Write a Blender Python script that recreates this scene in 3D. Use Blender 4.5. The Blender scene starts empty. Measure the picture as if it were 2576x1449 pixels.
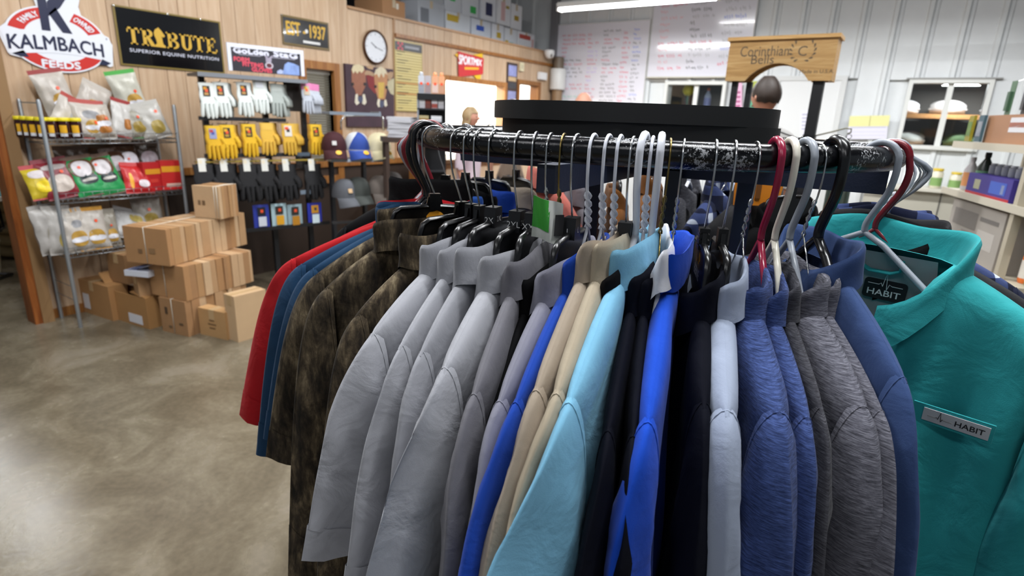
import bpy, bmesh, math, random
from mathutils import Vector, Matrix, noise
random.seed(7)
PI = math.pi
SC = bpy.context.scene
COL = SC.collection
def R_(d): return math.radians(d)

# ------------------------------------------------------------------ camera
FW, FH, FPX = 2576.0, 1449.0, 1439.0
CAMH = 1.55
_p, _r, _y = R_(16.5), R_(2.2), R_(32.9)
C_F = Vector((-math.sin(_y)*math.cos(_p), math.cos(_y)*math.cos(_p), -math.sin(_p)))
_rt = Vector((math.cos(_y), math.sin(_y), 0)); _dn = C_F.cross(_rt)
C_R = math.cos(_r)*_rt - math.sin(_r)*_dn
C_D = math.cos(_r)*_dn + math.sin(_r)*_rt
C_O = Vector((0, 0, CAMH))
cam = bpy.data.cameras.new('camera'); camo = bpy.data.objects.new('camera', cam); COL.objects.link(camo)
cam.sensor_width = 36.0; cam.lens = FPX/FW*36.0; cam.clip_start = 0.02; cam.clip_end = 100
cam.dof.use_dof = True; cam.dof.focus_distance = 0.85; cam.dof.aperture_fstop = 5.0
M = Matrix((C_R, -C_D, -C_F)).transposed().to_4x4(); M.translation = C_O
camo.matrix_world = M
SC.camera = camo
# ------------------------------------------------------------------ world + exposure
W_ = bpy.data.worlds.new('world'); SC.world = W_; W_.use_nodes = True
W_.node_tree.nodes['Background'].inputs[0].default_value = (0.80, 0.90, 1.0, 1)
W_.node_tree.nodes['Background'].inputs[1].default_value = 0.16
SC.view_settings.view_transform = 'Standard'; SC.view_settings.look = 'None'
SC.view_settings.exposure = 0.35; SC.view_settings.gamma = 1.0; SC.view_settings.use_curve_mapping = False

# ------------------------------------------------------------------ pixel helpers (a pixel gives a direction; the plane gives the distance)
def ray(x, y): return (C_F*FPX + C_R*(x-FW/2) + C_D*(y-FH/2)).normalized()
def on_z(x, y, z): v = ray(x, y); return C_O + v*((z-CAMH)/v.z)
def on_x(x, y, X): v = ray(x, y); return C_O + v*(X/v.x)
def on_y(x, y, Y): v = ray(x, y); return C_O + v*(Y/v.y)
def at_d(x, y, d): v = ray(x, y); return C_O + v*(d/v.dot(C_F))
def on_plane(x, y, a, b):
    "vertical plane through the ground points a and b"
    n = Vector((-(b[1]-a[1]), b[0]-a[0], 0)); v = ray(x, y)
    return C_O + v*((Vector((a[0], a[1], 0))-C_O).dot(n)/v.dot(n))
def proj(P): q = Vector(P)-C_O; z = q.dot(C_F); return FW/2+FPX*q.dot(C_R)/z, FH/2+FPX*q.dot(C_D)/z

# ------------------------------------------------------------------ materials
def lin(c):
    if isinstance(c, str):
        c = c.lstrip('#'); c = [int(c[i:i+2], 16)/255 for i in (0, 2, 4)]
    return tuple((x/12.92 if x <= 0.04045 else ((x+0.055)/1.055)**2.4) for x in c)+(1.0,)
MATS = {}
def nodes_of(name):
    m = bpy.data.materials.new(name); m.use_nodes = True
    nt = m.node_tree; return m, nt, nt.nodes['Principled BSDF']
def mat(col, rough=0.6, metal=0.0, bump=0.0, bscale=200.0, vary=0.0, vscale=6.0, coat=0.0, emit=0.0, spec=0.5, alpha=1.0, trans=0.0, stretch=None):
    key = (col, rough, metal, bump, bscale, vary, vscale, coat, emit, spec, alpha, trans, stretch)
    if key in MATS: return MATS[key]
    m, nt, b = nodes_of('paint_'+str(col).strip('#'))
    b.inputs['Base Color'].default_value = lin(col); b.inputs['Roughness'].default_value = rough
    b.inputs['Metallic'].default_value = metal; b.inputs['Coat Weight'].default_value = coat
    b.inputs['Specular IOR Level'].default_value = spec; b.inputs['Alpha'].default_value = alpha
    b.inputs['Transmission Weight'].default_value = trans
    if emit: b.inputs['Emission Color'].default_value = lin(col); b.inputs['Emission Strength'].default_value = emit
    N = nt.nodes.new; L = nt.links.new
    if bump or vary:
        tc = N('ShaderNodeTexCoord'); mp = N('ShaderNodeMapping'); L(tc.outputs['Object'], mp.inputs['Vector'])
        if stretch: mp.inputs['Scale'].default_value = stretch
    if vary:
        n = N('ShaderNodeTexNoise'); n.inputs['Scale'].default_value = vscale; n.inputs['Detail'].default_value = 5; n.inputs['Roughness'].default_value = 0.6
        L(mp.outputs[0], n.inputs['Vector'])
        h = N('ShaderNodeHueSaturation'); h.inputs['Color'].default_value = lin(col)
        r = N('ShaderNodeMapRange'); r.inputs['From Min'].default_value = 0.3; r.inputs['From Max'].default_value = 0.7
        r.inputs['To Min'].default_value = 1-vary; r.inputs['To Max'].default_value = 1+vary
        L(n.outputs['Fac'], r.inputs['Value']); L(r.outputs[0], h.inputs['Value']); L(h.outputs[0], b.inputs['Base Color'])
    if bump:
        n = N('ShaderNodeTexNoise'); n.inputs['Scale'].default_value = bscale; n.inputs['Detail'].default_value = 4
        L(mp.outputs[0], n.inputs['Vector'])
        bp = N('ShaderNodeBump'); bp.inputs['Strength'].default_value = bump; bp.inputs['Distance'].default_value = 0.01
        L(n.outputs['Fac'], bp.inputs['Height']); L(bp.outputs[0], b.inputs['Normal'])
    MATS[key] = m; return m

# ------------------------------------------------------------------ mesh builder
class MB:
    def __init__(s): s.v = []; s.f = []
    def add(s, vs, fs):
        o = len(s.v); s.v += [Vector(v) for v in vs]; s.f += [tuple(i+o for i in f) for f in fs]; return s
    def box(s, c, d, rz=0.0, ax=None):
        c = Vector(c); h = Vector(d)/2
        if ax is None: ca, sa = math.cos(rz), math.sin(rz); ax = (Vector((ca, sa, 0)), Vector((-sa, ca, 0)), Vector((0, 0, 1)))
        vs = [c+ax[0]*(i*h.x)+ax[1]*(j*h.y)+ax[2]*(k*h.z) for i in (-1, 1) for j in (-1, 1) for k in (-1, 1)]
        return s.add(vs, [(0, 1, 3, 2), (4, 6, 7, 5), (0, 4, 5, 1), (2, 3, 7, 6), (0, 2, 6, 4), (1, 5, 7, 3)])
    def bbox(s, lo, hi): lo = Vector(lo); hi = Vector(hi); return s.box((lo+hi)/2, hi-lo)
    def tube(s, pts, r, n=8, closed=False, cap=True, flat=None):
        pts = [Vector(p) for p in pts]; m = len(pts); rs = r if isinstance(r, (list, tuple)) else [r]*m
        up = None; rings = []
        for i, p in enumerate(pts):
            a = pts[(i-1) % m] if (closed or i > 0) else p; b = pts[(i+1) % m] if (closed or i < m-1) else p
            t = (b-a).normalized()
            if up is None:
                up = Vector((0, 0, 1)) if abs(t.z) < 0.9 else Vector((1, 0, 0))
            x = up.cross(t)
            if x.length < 1e-5: x = t.orthogonal()
            x.normalize(); up = t.cross(x).normalized()
            ex, ey = (1, 1) if flat is None else flat
            rings.append([p+(x*math.cos(2*PI*k/n)*ex+up*math.sin(2*PI*k/n)*ey)*rs[i] for k in range(n)])
        vs = [v for q in rings for v in q]; fs = []
        for i in range(m if closed else m-1):
            j = (i+1) % m
            for k in range(n): l = (k+1) % n; fs.append((i*n+k, i*n+l, j*n+l, j*n+k))
        if cap and not closed: fs += [tuple(range(n-1, -1, -1)), tuple(range((m-1)*n, m*n))]
        return s.add(vs, fs)
    def lathe(s, c, prof, n=20, ax=None, sx=1.0, sy=1.0):
        c = Vector(c); ax = ax or (Vector((1, 0, 0)), Vector((0, 1, 0)), Vector((0, 0, 1)))
        vs = []; fs = []
        for r, z in prof: vs += [c+ax[0]*(r*sx*math.cos(2*PI*k/n))+ax[1]*(r*sy*math.sin(2*PI*k/n))+ax[2]*z for k in range(n)]
        for i in range(len(prof)-1):
            for k in range(n): l = (k+1) % n; fs.append((i*n+k, i*n+l, (i+1)*n+l, (i+1)*n+k))
        if prof[0][0] > 1e-4: fs.append(tuple(range(n-1, -1, -1)))
        if prof[-1][0] > 1e-4: fs.append(tuple(range((len(prof)-1)*n, len(prof)*n)))
        return s.add(vs, fs)
    def prism(s, poly, o, x, y, th, off=0.0):
        "flat outline (a,b) -> o + a*x + b*y, thickness th along x cross y, starting at off"
        o = Vector(o); x = Vector(x); y = Vector(y); n = x.cross(y).normalized(); m = len(poly)
        vs = [o+x*a+y*b+n*off for a, b in poly]+[o+x*a+y*b+n*(off+th) for a, b in poly]
        fs = [tuple(range(m-1, -1, -1)), tuple(range(m, 2*m))]+[(i, (i+1) % m, m+(i+1) % m, m+i) for i in range(m)]
        return s.add(vs, fs)
    def grid(s, fn, nu, nv, wrap=False):
        vs = [fn(i/(nu if wrap else nu-1), j/(nv-1)) for j in range(nv) for i in range(nu)]; fs = []
        for j in range(nv-1):
            for i in range(nu if wrap else nu-1):
                k = (i+1) % nu; fs.append((j*nu+i, j*nu+k, (j+1)*nu+k, (j+1)*nu+i))
        return s.add(vs, fs)
    def sphere(s, c, r, n=14, m=9, sc=(1, 1, 1)):
        prof = [(max(1e-5, r*math.sin(PI*i/(m-1))), -r*math.cos(PI*i/(m-1))*sc[2]) for i in range(m)]
        return s.lathe(c, prof, n, sx=sc[0], sy=sc[1])
    def mesh(s, name, mt, smooth=None, weld=False):
        me = bpy.data.meshes.new(name); me.from_pydata([tuple(v) for v in s.v], [], s.f)
        if weld:
            bm = bmesh.new(); bm.from_mesh(me); bmesh.ops.remove_doubles(bm, verts=bm.verts, dist=1e-5); bmesh.ops.recalc_face_normals(bm, faces=bm.faces); bm.to_mesh(me); bm.free()
        if mt is not None: me.materials.append(mt)
        if smooth is not None:
            me.polygons.foreach_set('use_smooth', [True]*len(me.polygons))
            if smooth < 179: me.set_sharp_from_angle(angle=R_(smooth))
        me.update(); return me
    def build(s, name, mt, parent=None, smooth=None, world=False, weld=False):
        if world and parent is not None:
            inv = WM[parent.name].inverted(); s.v = [inv @ v for v in s.v]
        return link(name, s.mesh(name, mt, smooth, weld), parent)
WM = {}
def link(name, data, parent=None):
    o = bpy.data.objects.new(name, data); COL.objects.link(o)
    if parent is not None:
        o.parent = parent; WM[o.name] = WM[parent.name].copy()
    else: WM[o.name] = Matrix.Identity(4)
    return o
def tag(o, label=None, cat=None, group=None, kind=None):
    if label: o['label'] = label
    if cat: o['category'] = cat
    if group: o['group'] = group
    if kind: o['kind'] = kind
    return o
def thing(name, label, cat, loc=(0, 0, 0), rz=0.0, group=None):
    o = bpy.data.objects.new(name, None); COL.objects.link(o); o.empty_display_size = 0.05
    o.location = loc; o.rotation_euler = (0, 0, rz)
    WM[o.name] = Matrix.Translation(Vector(loc)) @ Matrix.Rotation(rz, 4, 'Z')
    return tag(o, label, cat, group)
def struct(o): o['kind'] = 'structure'; return o
def copy_tree(src, parent=None, loc=None, rz=None, label=None):
    c = src.copy(); COL.objects.link(c); c.parent = parent
    if loc is not None: c.location = loc
    if rz is not None: c.rotation_euler = (0, 0, rz)
    WM[c.name] = Matrix.Translation(c.location) @ c.rotation_euler.to_matrix().to_4x4() if parent is None else WM[parent.name].copy()
    if label: c['label'] = label
    for ch in list(src.children): copy_tree(ch, c)
    return c
def mat_swap(o, old, new):
    "give this copy its own mesh with another material"
    o.data = o.data.copy(); o.data.materials.clear(); o.data.materials.append(new)

# ------------------------------------------------------------------ lettering
def text_mesh(body, size=1.0, bold=0.0, spacing=1.0, shear=0.0, depth=0.0):
    cu = bpy.data.curves.new('lettering', 'FONT'); cu.body = body; cu.size = size; cu.offset = bold
    cu.space_character = spacing; cu.shear = shear; cu.extrude = depth; cu.resolution_u = 3
    ob = bpy.data.objects.new('lettering', cu); COL.objects.link(ob)
    dg = bpy.context.evaluated_depsgraph_get(); dg.update()
    me = bpy.data.meshes.new_from_object(ob.evaluated_get(dg))
    bpy.data.objects.remove(ob); bpy.data.curves.remove(cu)
    vs = [v.co.copy() for v in me.vertices]; fs = [tuple(p.vertices) for p in me.polygons]; bpy.data.meshes.remove(me)
    return vs, fs
def lettering(name, body, mt, parent, o, x, y, width=None, height=None, off=0.0012, bold=0.0, spacing=1.0, shear=0.0, bend=None, center=True, world=True, dup=0.0):
    "letters fitted in width x height (metres), centre at o, reading along x, up along y"
    vs, fs = text_mesh(body, 1.0, bold, spacing, shear)
    if not vs: return None
    x0 = min(v.x for v in vs); x1 = max(v.x for v in vs); y0 = min(v.y for v in vs); y1 = max(v.y for v in vs)
    sx = width/(x1-x0) if width else height/(y1-y0); sy = height/(y1-y0) if height else sx
    o = Vector(o); x = Vector(x).normalized(); y = Vector(y).normalized(); n = x.cross(y)
    m = MB()
    for i, (da, db) in enumerate([(0, 0)]+([(-dup, 0), (dup, 0), (0, -dup), (0, dup)] if dup else [])):
        out = []
        for v in vs:
            a = (v.x-(x0+x1)/2)*sx+da; b = (v.y-(y0+y1)/2)*sy+db
            if bend: a, b = bend(a, b)
            out.append(o+x*a+y*b+n*(off+i*0.00006))
        m.add(out, fs)
    return m.build(name, mt, parent, world=world)
def arc(cx, cy, rx, ry, a0, a1, n=16): return [(cx+rx*math.cos(R_(a0+(a1-a0)*i/n)), cy+ry*math.sin(R_(a0+(a1-a0)*i/n))) for i in range(n+1)]
def rrect(w, h, r, n=4, cx=0, cy=0):
    p = []
    for sx, sy, a in ((1, 1, 0), (-1, 1, 90), (-1, -1, 180), (1, -1, 270)): p += arc(cx+sx*(w/2-r), cy+sy*(h/2-r), r, r, a, a+90, n)
    return p
EX, EY, EZ = Vector((1, 0, 0)), Vector((0, 1, 0)), Vector((0, 0, 1))
def bez(p0, p1, p2, p3, t):
    a = 1-t; return tuple(a*a*a*p0[i]+3*a*a*t*p1[i]+3*a*t*t*p2[i]+t*t*t*p3[i] for i in range(len(p0)))
# ------------------------------------------------------------------ surface materials
def ramp(nt, stops, interp='LINEAR'):
    r = nt.nodes.new('ShaderNodeValToRGB'); r.color_ramp.interpolation = interp; e = r.color_ramp.elements
    while len(e) > 1: e.remove(e[0])
    e[0].position = stops[0][0]; e[0].color = lin(stops[0][1])
    for p, c in stops[1:]: k = e.new(p); k.color = lin(c)
    return r
def concrete():
    m, nt, b = nodes_of('polished_concrete'); N = nt.nodes.new; L = nt.links.new
    tc = N('ShaderNodeTexCoord'); n1 = N('ShaderNodeTexNoise'); n1.inputs['Scale'].default_value = 2.6; n1.inputs['Detail'].default_value = 9; n1.inputs['Roughness'].default_value = 0.62; n1.inputs['Distortion'].default_value = 0.6
    L(tc.outputs['Object'], n1.inputs['Vector'])
    r = ramp(nt, [(0.30, '584f40'), (0.46, '655c4c'), (0.56, '736a59'), (0.72, '81786a')]); L(n1.outputs['Fac'], r.inputs['Fac'])
    n2 = N('ShaderNodeTexNoise'); n2.inputs['Scale'].default_value = 40; n2.inputs['Detail'].default_value = 6; L(tc.outputs['Object'], n2.inputs['Vector'])
    mx = N('ShaderNodeMix'); mx.data_type = 'RGBA'; mx.blend_type = 'OVERLAY'; mx.inputs['Factor'].default_value = 0.28
    L(r.outputs[0], mx.inputs['A']); L(n2.outputs['Fac'], mx.inputs['B']); L(mx.outputs['Result'], b.inputs['Base Color'])
    r2 = N('ShaderNodeMapRange'); r2.inputs['To Min'].default_value = 0.16; r2.inputs['To Max'].default_value = 0.36; L(n1.outputs['Fac'], r2.inputs['Value']); L(r2.outputs[0], b.inputs['Roughness'])
    b.inputs['Specular IOR Level'].default_value = 0.45
    bp = N('ShaderNodeBump'); bp.inputs['Strength'].default_value = 0.06; bp.inputs['Distance'].default_value = 0.01; L(n2.outputs['Fac'], bp.inputs['Height']); L(bp.outputs[0], b.inputs['Normal'])
    return m
def wood(name, c0, c1, c2, scale=(14, 14, 1.2), rough=0.45, nscale=2.0):
    m, nt, b = nodes_of(name); N = nt.nodes.new; L = nt.links.new
    tc = N('ShaderNodeTexCoord'); oi = N('ShaderNodeObjectInfo'); ad = N('ShaderNodeVectorMath'); ad.operation = 'ADD'
    mu = N('ShaderNodeMath'); mu.operation = 'MULTIPLY'; mu.inputs[1].default_value = 37.0; L(oi.outputs['Random'], mu.inputs[0])
    L(tc.outputs['Object'], ad.inputs[0]); L(mu.outputs[0], ad.inputs[1])
    mp = N('ShaderNodeMapping'); mp.inputs['Scale'].default_value = scale; L(ad.outputs[0], mp.inputs['Vector'])
    n = N('ShaderNodeTexNoise'); n.inputs['Scale'].default_value = nscale; n.inputs['Detail'].default_value = 7; n.inputs['Roughness'].default_value = 0.6; n.inputs['Distortion'].default_value = 1.2; L(mp.outputs[0], n.inputs['Vector'])
    r = ramp(nt, [(0.30, c0), (0.5, c1), (0.72, c2)]); L(n.outputs['Fac'], r.inputs['Fac'])
    h = N('ShaderNodeHueSaturation'); mr = N('ShaderNodeMapRange'); mr.inputs['To Min'].default_value = 0.9; mr.inputs['To Max'].default_value = 1.08
    L(oi.outputs['Random'], mr.inputs['Value']); L(mr.outputs[0], h.inputs['Value']); L(r.outputs[0], h.inputs['Color']); L(h.outputs[0], b.inputs['Base Color'])
    b.inputs['Roughness'].default_value = rough; b.inputs['Specular IOR Level'].default_value = 0.35
    return m
M_CONC = concrete()
M_PANEL = wood('wood_panelling', 'b3967a', 'bfa386', 'cab197', (9, 9, 0.7))
M_TRIM = wood('stained_oak_trim', '7a4a24', '93602f', 'ab7a45', (16, 16, 1.0), 0.4)
M_POST = wood('stained_post', '6e3815', '8c4d20', 'a2632f', (14, 14, 0.9), 0.45)
M_SIGNWOOD = wood('pale_pine', 'b58a52', 'cfa469', 'deb981', (1.5, 20, 20), 0.5)
M_WHITEWALL = mat('d0d3d4', 0.45, vary=0.05, vscale=2.5)
M_CEIL = mat('5b5d60', 0.8, vary=0.1, vscale=3)
M_DARK = mat('15161a', 0.7)
M_BLACK = mat('0b0b0d', 0.55)
M_TAN = mat('a9977c', 0.75, vary=0.06)

WX, WY = -5.02, 8.85          # panelled wall plane, white end wall plane
# ------------------------------------------------------------------ lamps of the shop: fluorescent strips hanging from the roof
def strip_light(x0, x1, y, z, label, watts, w=0.13):
    t = thing('strip_light', label, 'ceiling light', ((x0+x1)/2, y, z), 0, 'fluorescent strips under the roof'); l = x1-x0
    b = MB(); b.box((0, 0, 0.035), (l, w, 0.05)); b.box((0, 0, 0.065), (l, w*0.6, 0.02)); b.build('housing', mat('d9d9d6', 0.5), t)
    for s in (-1, 1): b = MB(); b.box((s*(l/2-0.012), 0, -0.005), (0.024, w, 0.05)); b.build('end_cap', mat('e3e3e0', 0.5), t)
    b = MB(); b.lathe((-l/2+0.025, 0, -0.004), [(0.006, 0), (0.026, 0.01), (0.026, l-0.06), (0.006, l-0.05)], 10, (EY, EZ, EX), 1.6, 1.0)
    b.build('diffuser', mat('fbfaff', 0.4, emit=12.0), t, 60)
    for s in (-0.35, 0.35): b = MB(); b.tube([(s*l, 0, 0.07), (s*l, 0, ROOFZ-z)], 0.003, 5); b.build('hanging_chain', mat('8a8a88', 0.4, 1.0), t)
    ld = bpy.data.lights.new('tube_light', 'AREA'); ld.shape = 'RECTANGLE'; ld.size = l; ld.size_y = 0.12; ld.energy = watts; ld.color = (0.965, 0.985, 1.0)
    lo = bpy.data.objects.new('tube_light', ld); COL.objects.link(lo); lo.parent = t; lo.location = (0, 0, -0.035)
    return t
ROOFZ = 4.3
k = 0
LIGHTS = [(-3.95, -1.95, 6.95, 2.9, 'white fluorescent strip hanging in front of the marker boards'),
          (-0.9, 1.1, 6.95, 2.9, 'fluorescent strip above the white door and window'),
          (-9.5, -7.5, 1.85, 3.3, 'fluorescent strip over the table beyond the wooden post'),
          (-3.9, -1.9, 3.4, 3.8, 'fluorescent strip over the glove and cap racks'),
          (-0.9, 1.1, 3.4, 3.8, 'fluorescent strip over the wind chime stand'),
          (-3.6, -1.6, 0.9, 3.8, 'fluorescent strip over the bare floor by the clothes rack'),
          (-0.8, 1.2, 1.0, 3.8, 'fluorescent strip over the round clothes rack'),
          (-3.6, -1.6, -2.0, 3.8, 'fluorescent strip behind the viewer, towards the wooden post'),
          (-0.6, 1.4, -2.0, 3.8, 'fluorescent strip right behind the viewer')]
for i, (x0, x1, y, z, lab) in enumerate(LIGHTS): strip_light(x0, x1, y, z, lab, [88, 66, 150, 80, 76, 70, 68, 22, 16][i])

# ------------------------------------------------------------------ floor, roof, walls
b = MB(); b.bbox((-12, -5, -0.1), (6, 9.2, 0)); struct(b.build('floor', M_CONC))
b = MB(); b.bbox((-12, -5, ROOFZ), (6, 9.2, ROOFZ+0.1)); ce = struct(b.build('ceiling', M_CEIL))
for i in range(6):
    b = MB(); b.box((-3, -3.4+i*2.3, ROOFZ-0.1), (18, 0.09, 0.2)); b.build('purlin', mat('45474a', 0.6), ce)
# white ribbed end wall: sheet pieces each with its own rib
wb = MB(); _xs = [-12, -3.12, -2.22, -0.06, 0.75, 6]; _hz = {1: (1.25, 2.17), 3: (1.4, 2.18)}
for _i in range(5):
    if _i in _hz: wb.bbox((_xs[_i], WY+0.06, 0), (_xs[_i+1], WY+0.2, _hz[_i][0])); wb.bbox((_xs[_i], WY+0.06, _hz[_i][1]), (_xs[_i+1], WY+0.2, ROOFZ))
    else: wb.bbox((_xs[_i], WY+0.06, 0), (_xs[_i+1], WY+0.2, ROOFZ))
wall_back = struct(wb.build('wall_back', M_WHITEWALL))
PW = 0.345
prof = [(0, 0), (0.235, 0), (0.252, -0.028), (0.290, -0.028), (0.307, 0), (PW-0.004, 0), (PW-0.004, 0.05), (0, 0.05)]
holes_b = [(-3.12, -2.22, 1.25, 2.17), (-0.06, 0.75, 1.4, 2.18), (-1.58, -0.74, 0.0, 2.2)]
for i in range(52):
    x0 = -12+i*PW
    # openings cut the sheet into lengths
    segs = [(0.0, ROOFZ)]
    for (a, c, z0, z1) in holes_b:
        if x0+PW > a+0.02 and x0 < c-0.02:
            segs = [q for s0, s1 in segs for q in ((s0, min(s1, z0)), (max(s0, z1), s1)) if q[1]-q[0] > 0.02]
    for s0, s1 in segs:
        b = MB(); b.prism([(p, q) for p, q in prof], (x0, WY, s0), EX, EY, s1-s0); b.build('sheet_panel', M_WHITEWALL, wall_back)
# a column at the meeting of the panelled wall and the end wall
b = MB(); b.box((WX-0.03, WY-0.06, ROOFZ/2), (0.12, 0.10, ROOFZ)); struct(b.build('trim_1', mat('77767a', 0.5)))

# panelled partition
wl = MB(); openings = [(3.86, 4.20, 0.9, 1.95), (5.98, 7.32, 1.05, 1.99), (7.73, 8.28, 0.0, 2.06)]
def cut(y0, y1, zt):
    segs = [(0.0, zt)]
    for (a, c, z0, z1) in openings:
        if y1 > a+0.001 and y0 < c-0.001: segs = [q for s0, s1 in segs for q in ((s0, min(s1, z0)), (max(s0, z1), s1)) if q[1]-q[0] > 0.01]
    return segs
ys = sorted({1.50, 4.43, WY, 5.1}|{q for o in openings for q in o[:2]})
for a, c in zip(ys, ys[1:]):
    for s0, s1 in cut(a, c, 3.4 if c <= 4.44 else 2.56): wl.bbox((WX-0.13, a, s0), (WX-0.014, c, s1))
wall_left = struct(wl.build('wall_left', mat('9a7654', 0.7)))
y = 1.50; i = 0; wseq = [0.155, 0.205, 0.13, 0.18, 0.16, 0.215, 0.145]
while y < WY-0.02:
    w = wseq[i % 7]; i += 1; y1 = min(y+w, WY-0.01)
    for br in [1.50, 4.43, 5.1]+[q for o in openings for q in o[:2]]:
        if y+0.02 < br < y1: y1 = br
    for s0, s1 in cut(y, y1, 3.4 if y1 <= 4.44 else 2.58):
        b = MB(); d = 0.0018
        b.prism([(d*0.6, 0), (d*0.6, 0.009), (d*1.6, 0.014), (y1-y-d*1.6, 0.014), (y1-y-d*0.6, 0.009), (y1-y-d*0.6, 0)], (WX-0.014, y, s0), EY, EX, -(s1-s0))
        b.build('plank', M_PANEL, wall_left)
    y = y1
def trim(name, lo, hi, m=M_TRIM): bb = MB(); bb.bbox(lo, hi); return struct(bb.build(name, m))
# horizontal moulding and upper board
trim('trim_2', (WX, 5.10, 2.385), (WX+0.03, WY-0.14, 2.425))
trim('trim_3', (WX-0.13, 4.43, 2.575), (WX+0.016, WY, 2.60), mat('b08a66', 0.5))
trim('trim_4', (WX-0.02, 5.085, 0.1), (WX+0.012, 5.11, 2.58), mat('a5805d', 0.5))
# wainscot rail seen behind the racks
trim('trim_5', (WX, 1.5, 0.99), (WX+0.045, 5.95, 1.05))
trim('wall_wainscot', (WX, 2.42, 0.0), (WX+0.016, 5.9, 0.99), mat('33241a', 0.6))
# baseboard
struct(trim('baseboard_left', (WX, 1.5, 0.0), (WX+0.012, 7.7, 0.07)))
# wooden post ending the partition
pt = MB(); pt.box((-5.02, 1.42, 1.9), (0.14, 0.11, 3.8)); po = struct(pt.build('trim_6', M_POST))
b = MB(); b.box((-4.945, 1.445, 1.9), (0.014, 0.07, 3.8)); struct(b.build('trim_7', mat('8a6a45', 0.6)))
# ---- office openings in the partition
def casing(name, y0, y1, z0, z1, w=0.07, sill=True, glass=None):
    bb = MB(); X0, X1 = WX-0.13, WX+0.03
    bb.bbox((X0, y0-w, z0 if not sill else z0-w), (X1, y0, z1+w)); bb.bbox((X0, y1, z0 if not sill else z0-w), (X1, y1+w, z1+w)); bb.bbox((X0, y0, z1), (X1, y1, z1+w))
    if sill: bb.bbox((X0, y0, z0-w), (X1+0.03, y1, z0))
    return struct(bb.build(name, M_TRIM))
casing('window_1', 3.86, 4.20, 0.9, 1.95, 0.075)
casing('window_2', 5.98, 7.32, 1.05, 1.99, 0.06)
casing('door_1', 7.73, 8.28, 0.0, 2.06, 0.06, False)
# blinds in the first window: every slat a piece
bl = thing('window_blind', 'white slatted blind in the brown framed office window', 'blind', (WX-0.06, 4.03, 0.9))
b = MB(); b.box((0, 0, 1.03), (0.04, 0.34, 0.04)); b.build('head_rail', mat('c9c6bb', 0.5), bl)
sl = MB(); sl.box((0, 0, 0), (0.026, 0.33, 0.002), ax=(Vector((0.75, 0, 0.66)), EY, Vector((-0.66, 0, 0.75)))); slm = sl.mesh('slat', mat('b9b5a6', 0.5))
for i in range(40): o = link('slat', slm, bl); o.location = (0, 0, 0.02+i*0.025)
# bright office behind window_2
struct(trim('wall_office', (-7.6, 5.2, 0), (-7.5, WY, 2.5), mat('f2f3ee', 0.7)))
struct(trim('wall_office_side', (-7.5, 5.2, 0), (WX-0.13, 5.28, 2.5), mat('e9e9e2', 0.7)))
struct(trim('ceiling_office', (-9.5, 1.6, 2.5), (WX-0.13, WY+0.05, 2.56), mat('e6e6e2', 0.8)))
def office_lamp(x, y, label, watts):
    t = thing('office_light', label, 'ceiling light', (x, y, 2.47)); bb = MB(); bb.box((0, 0, 0), (0.6, 1.1, 0.05)); bb.build('housing', mat('eeeeea', 0.5), t)
    bb = MB(); bb.box((0, 0, -0.03), (0.54, 1.04, 0.012)); bb.build('diffuser', mat('ffffff', 0.5, emit=6.0), t)
    ld = bpy.data.lights.new('panel_light', 'AREA'); ld.shape = 'RECTANGLE'; ld.size = 0.54; ld.size_y = 1.04; ld.energy = watts
    lo = bpy.data.objects.new('panel_light', ld); COL.objects.link(lo); lo.parent = t; lo.location = (0, 0, -0.045)
office_lamp(-6.3, 6.6, 'bright ceiling panel inside the office behind the wide window', 190)
office_lamp(-6.3, 3.4, 'ceiling panel in the back room behind the blind', 8)
office_lamp(-6.2, 8.1, 'ceiling panel beyond the doorway next to the framed pictures', 60)
trim('wall_office_divider', (-7.5, 7.5, 0), (WX-0.13, 7.56, 2.5), mat('efece2', 0.7))
# tan door leaf seen through the doorway
d = MB(); d.bbox((-5.62, 7.80, 0.0), (-5.58, 8.62, 2.03)); dd = struct(d.build('door_2', mat('dba866', 0.45, vary=0.06, vscale=3)))
b = MB(); b.lathe((-5.58, 7.90, 1.0), [(0.012, 0), (0.012, 0.03), (0.028, 0.04), (0.028, 0.06), (0.005, 0.065)], 12, (EY, EZ, EX)); b.build('door_knob', mat('b8b5a8', 0.3, 1), dd, 60)
# far tan wall of the space left of the post
trim('wall_far_left', (-11.5, -5, 0), (-11.35, 9.0, ROOFZ), mat('8f8468', 0.7, vary=0.05))
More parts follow.
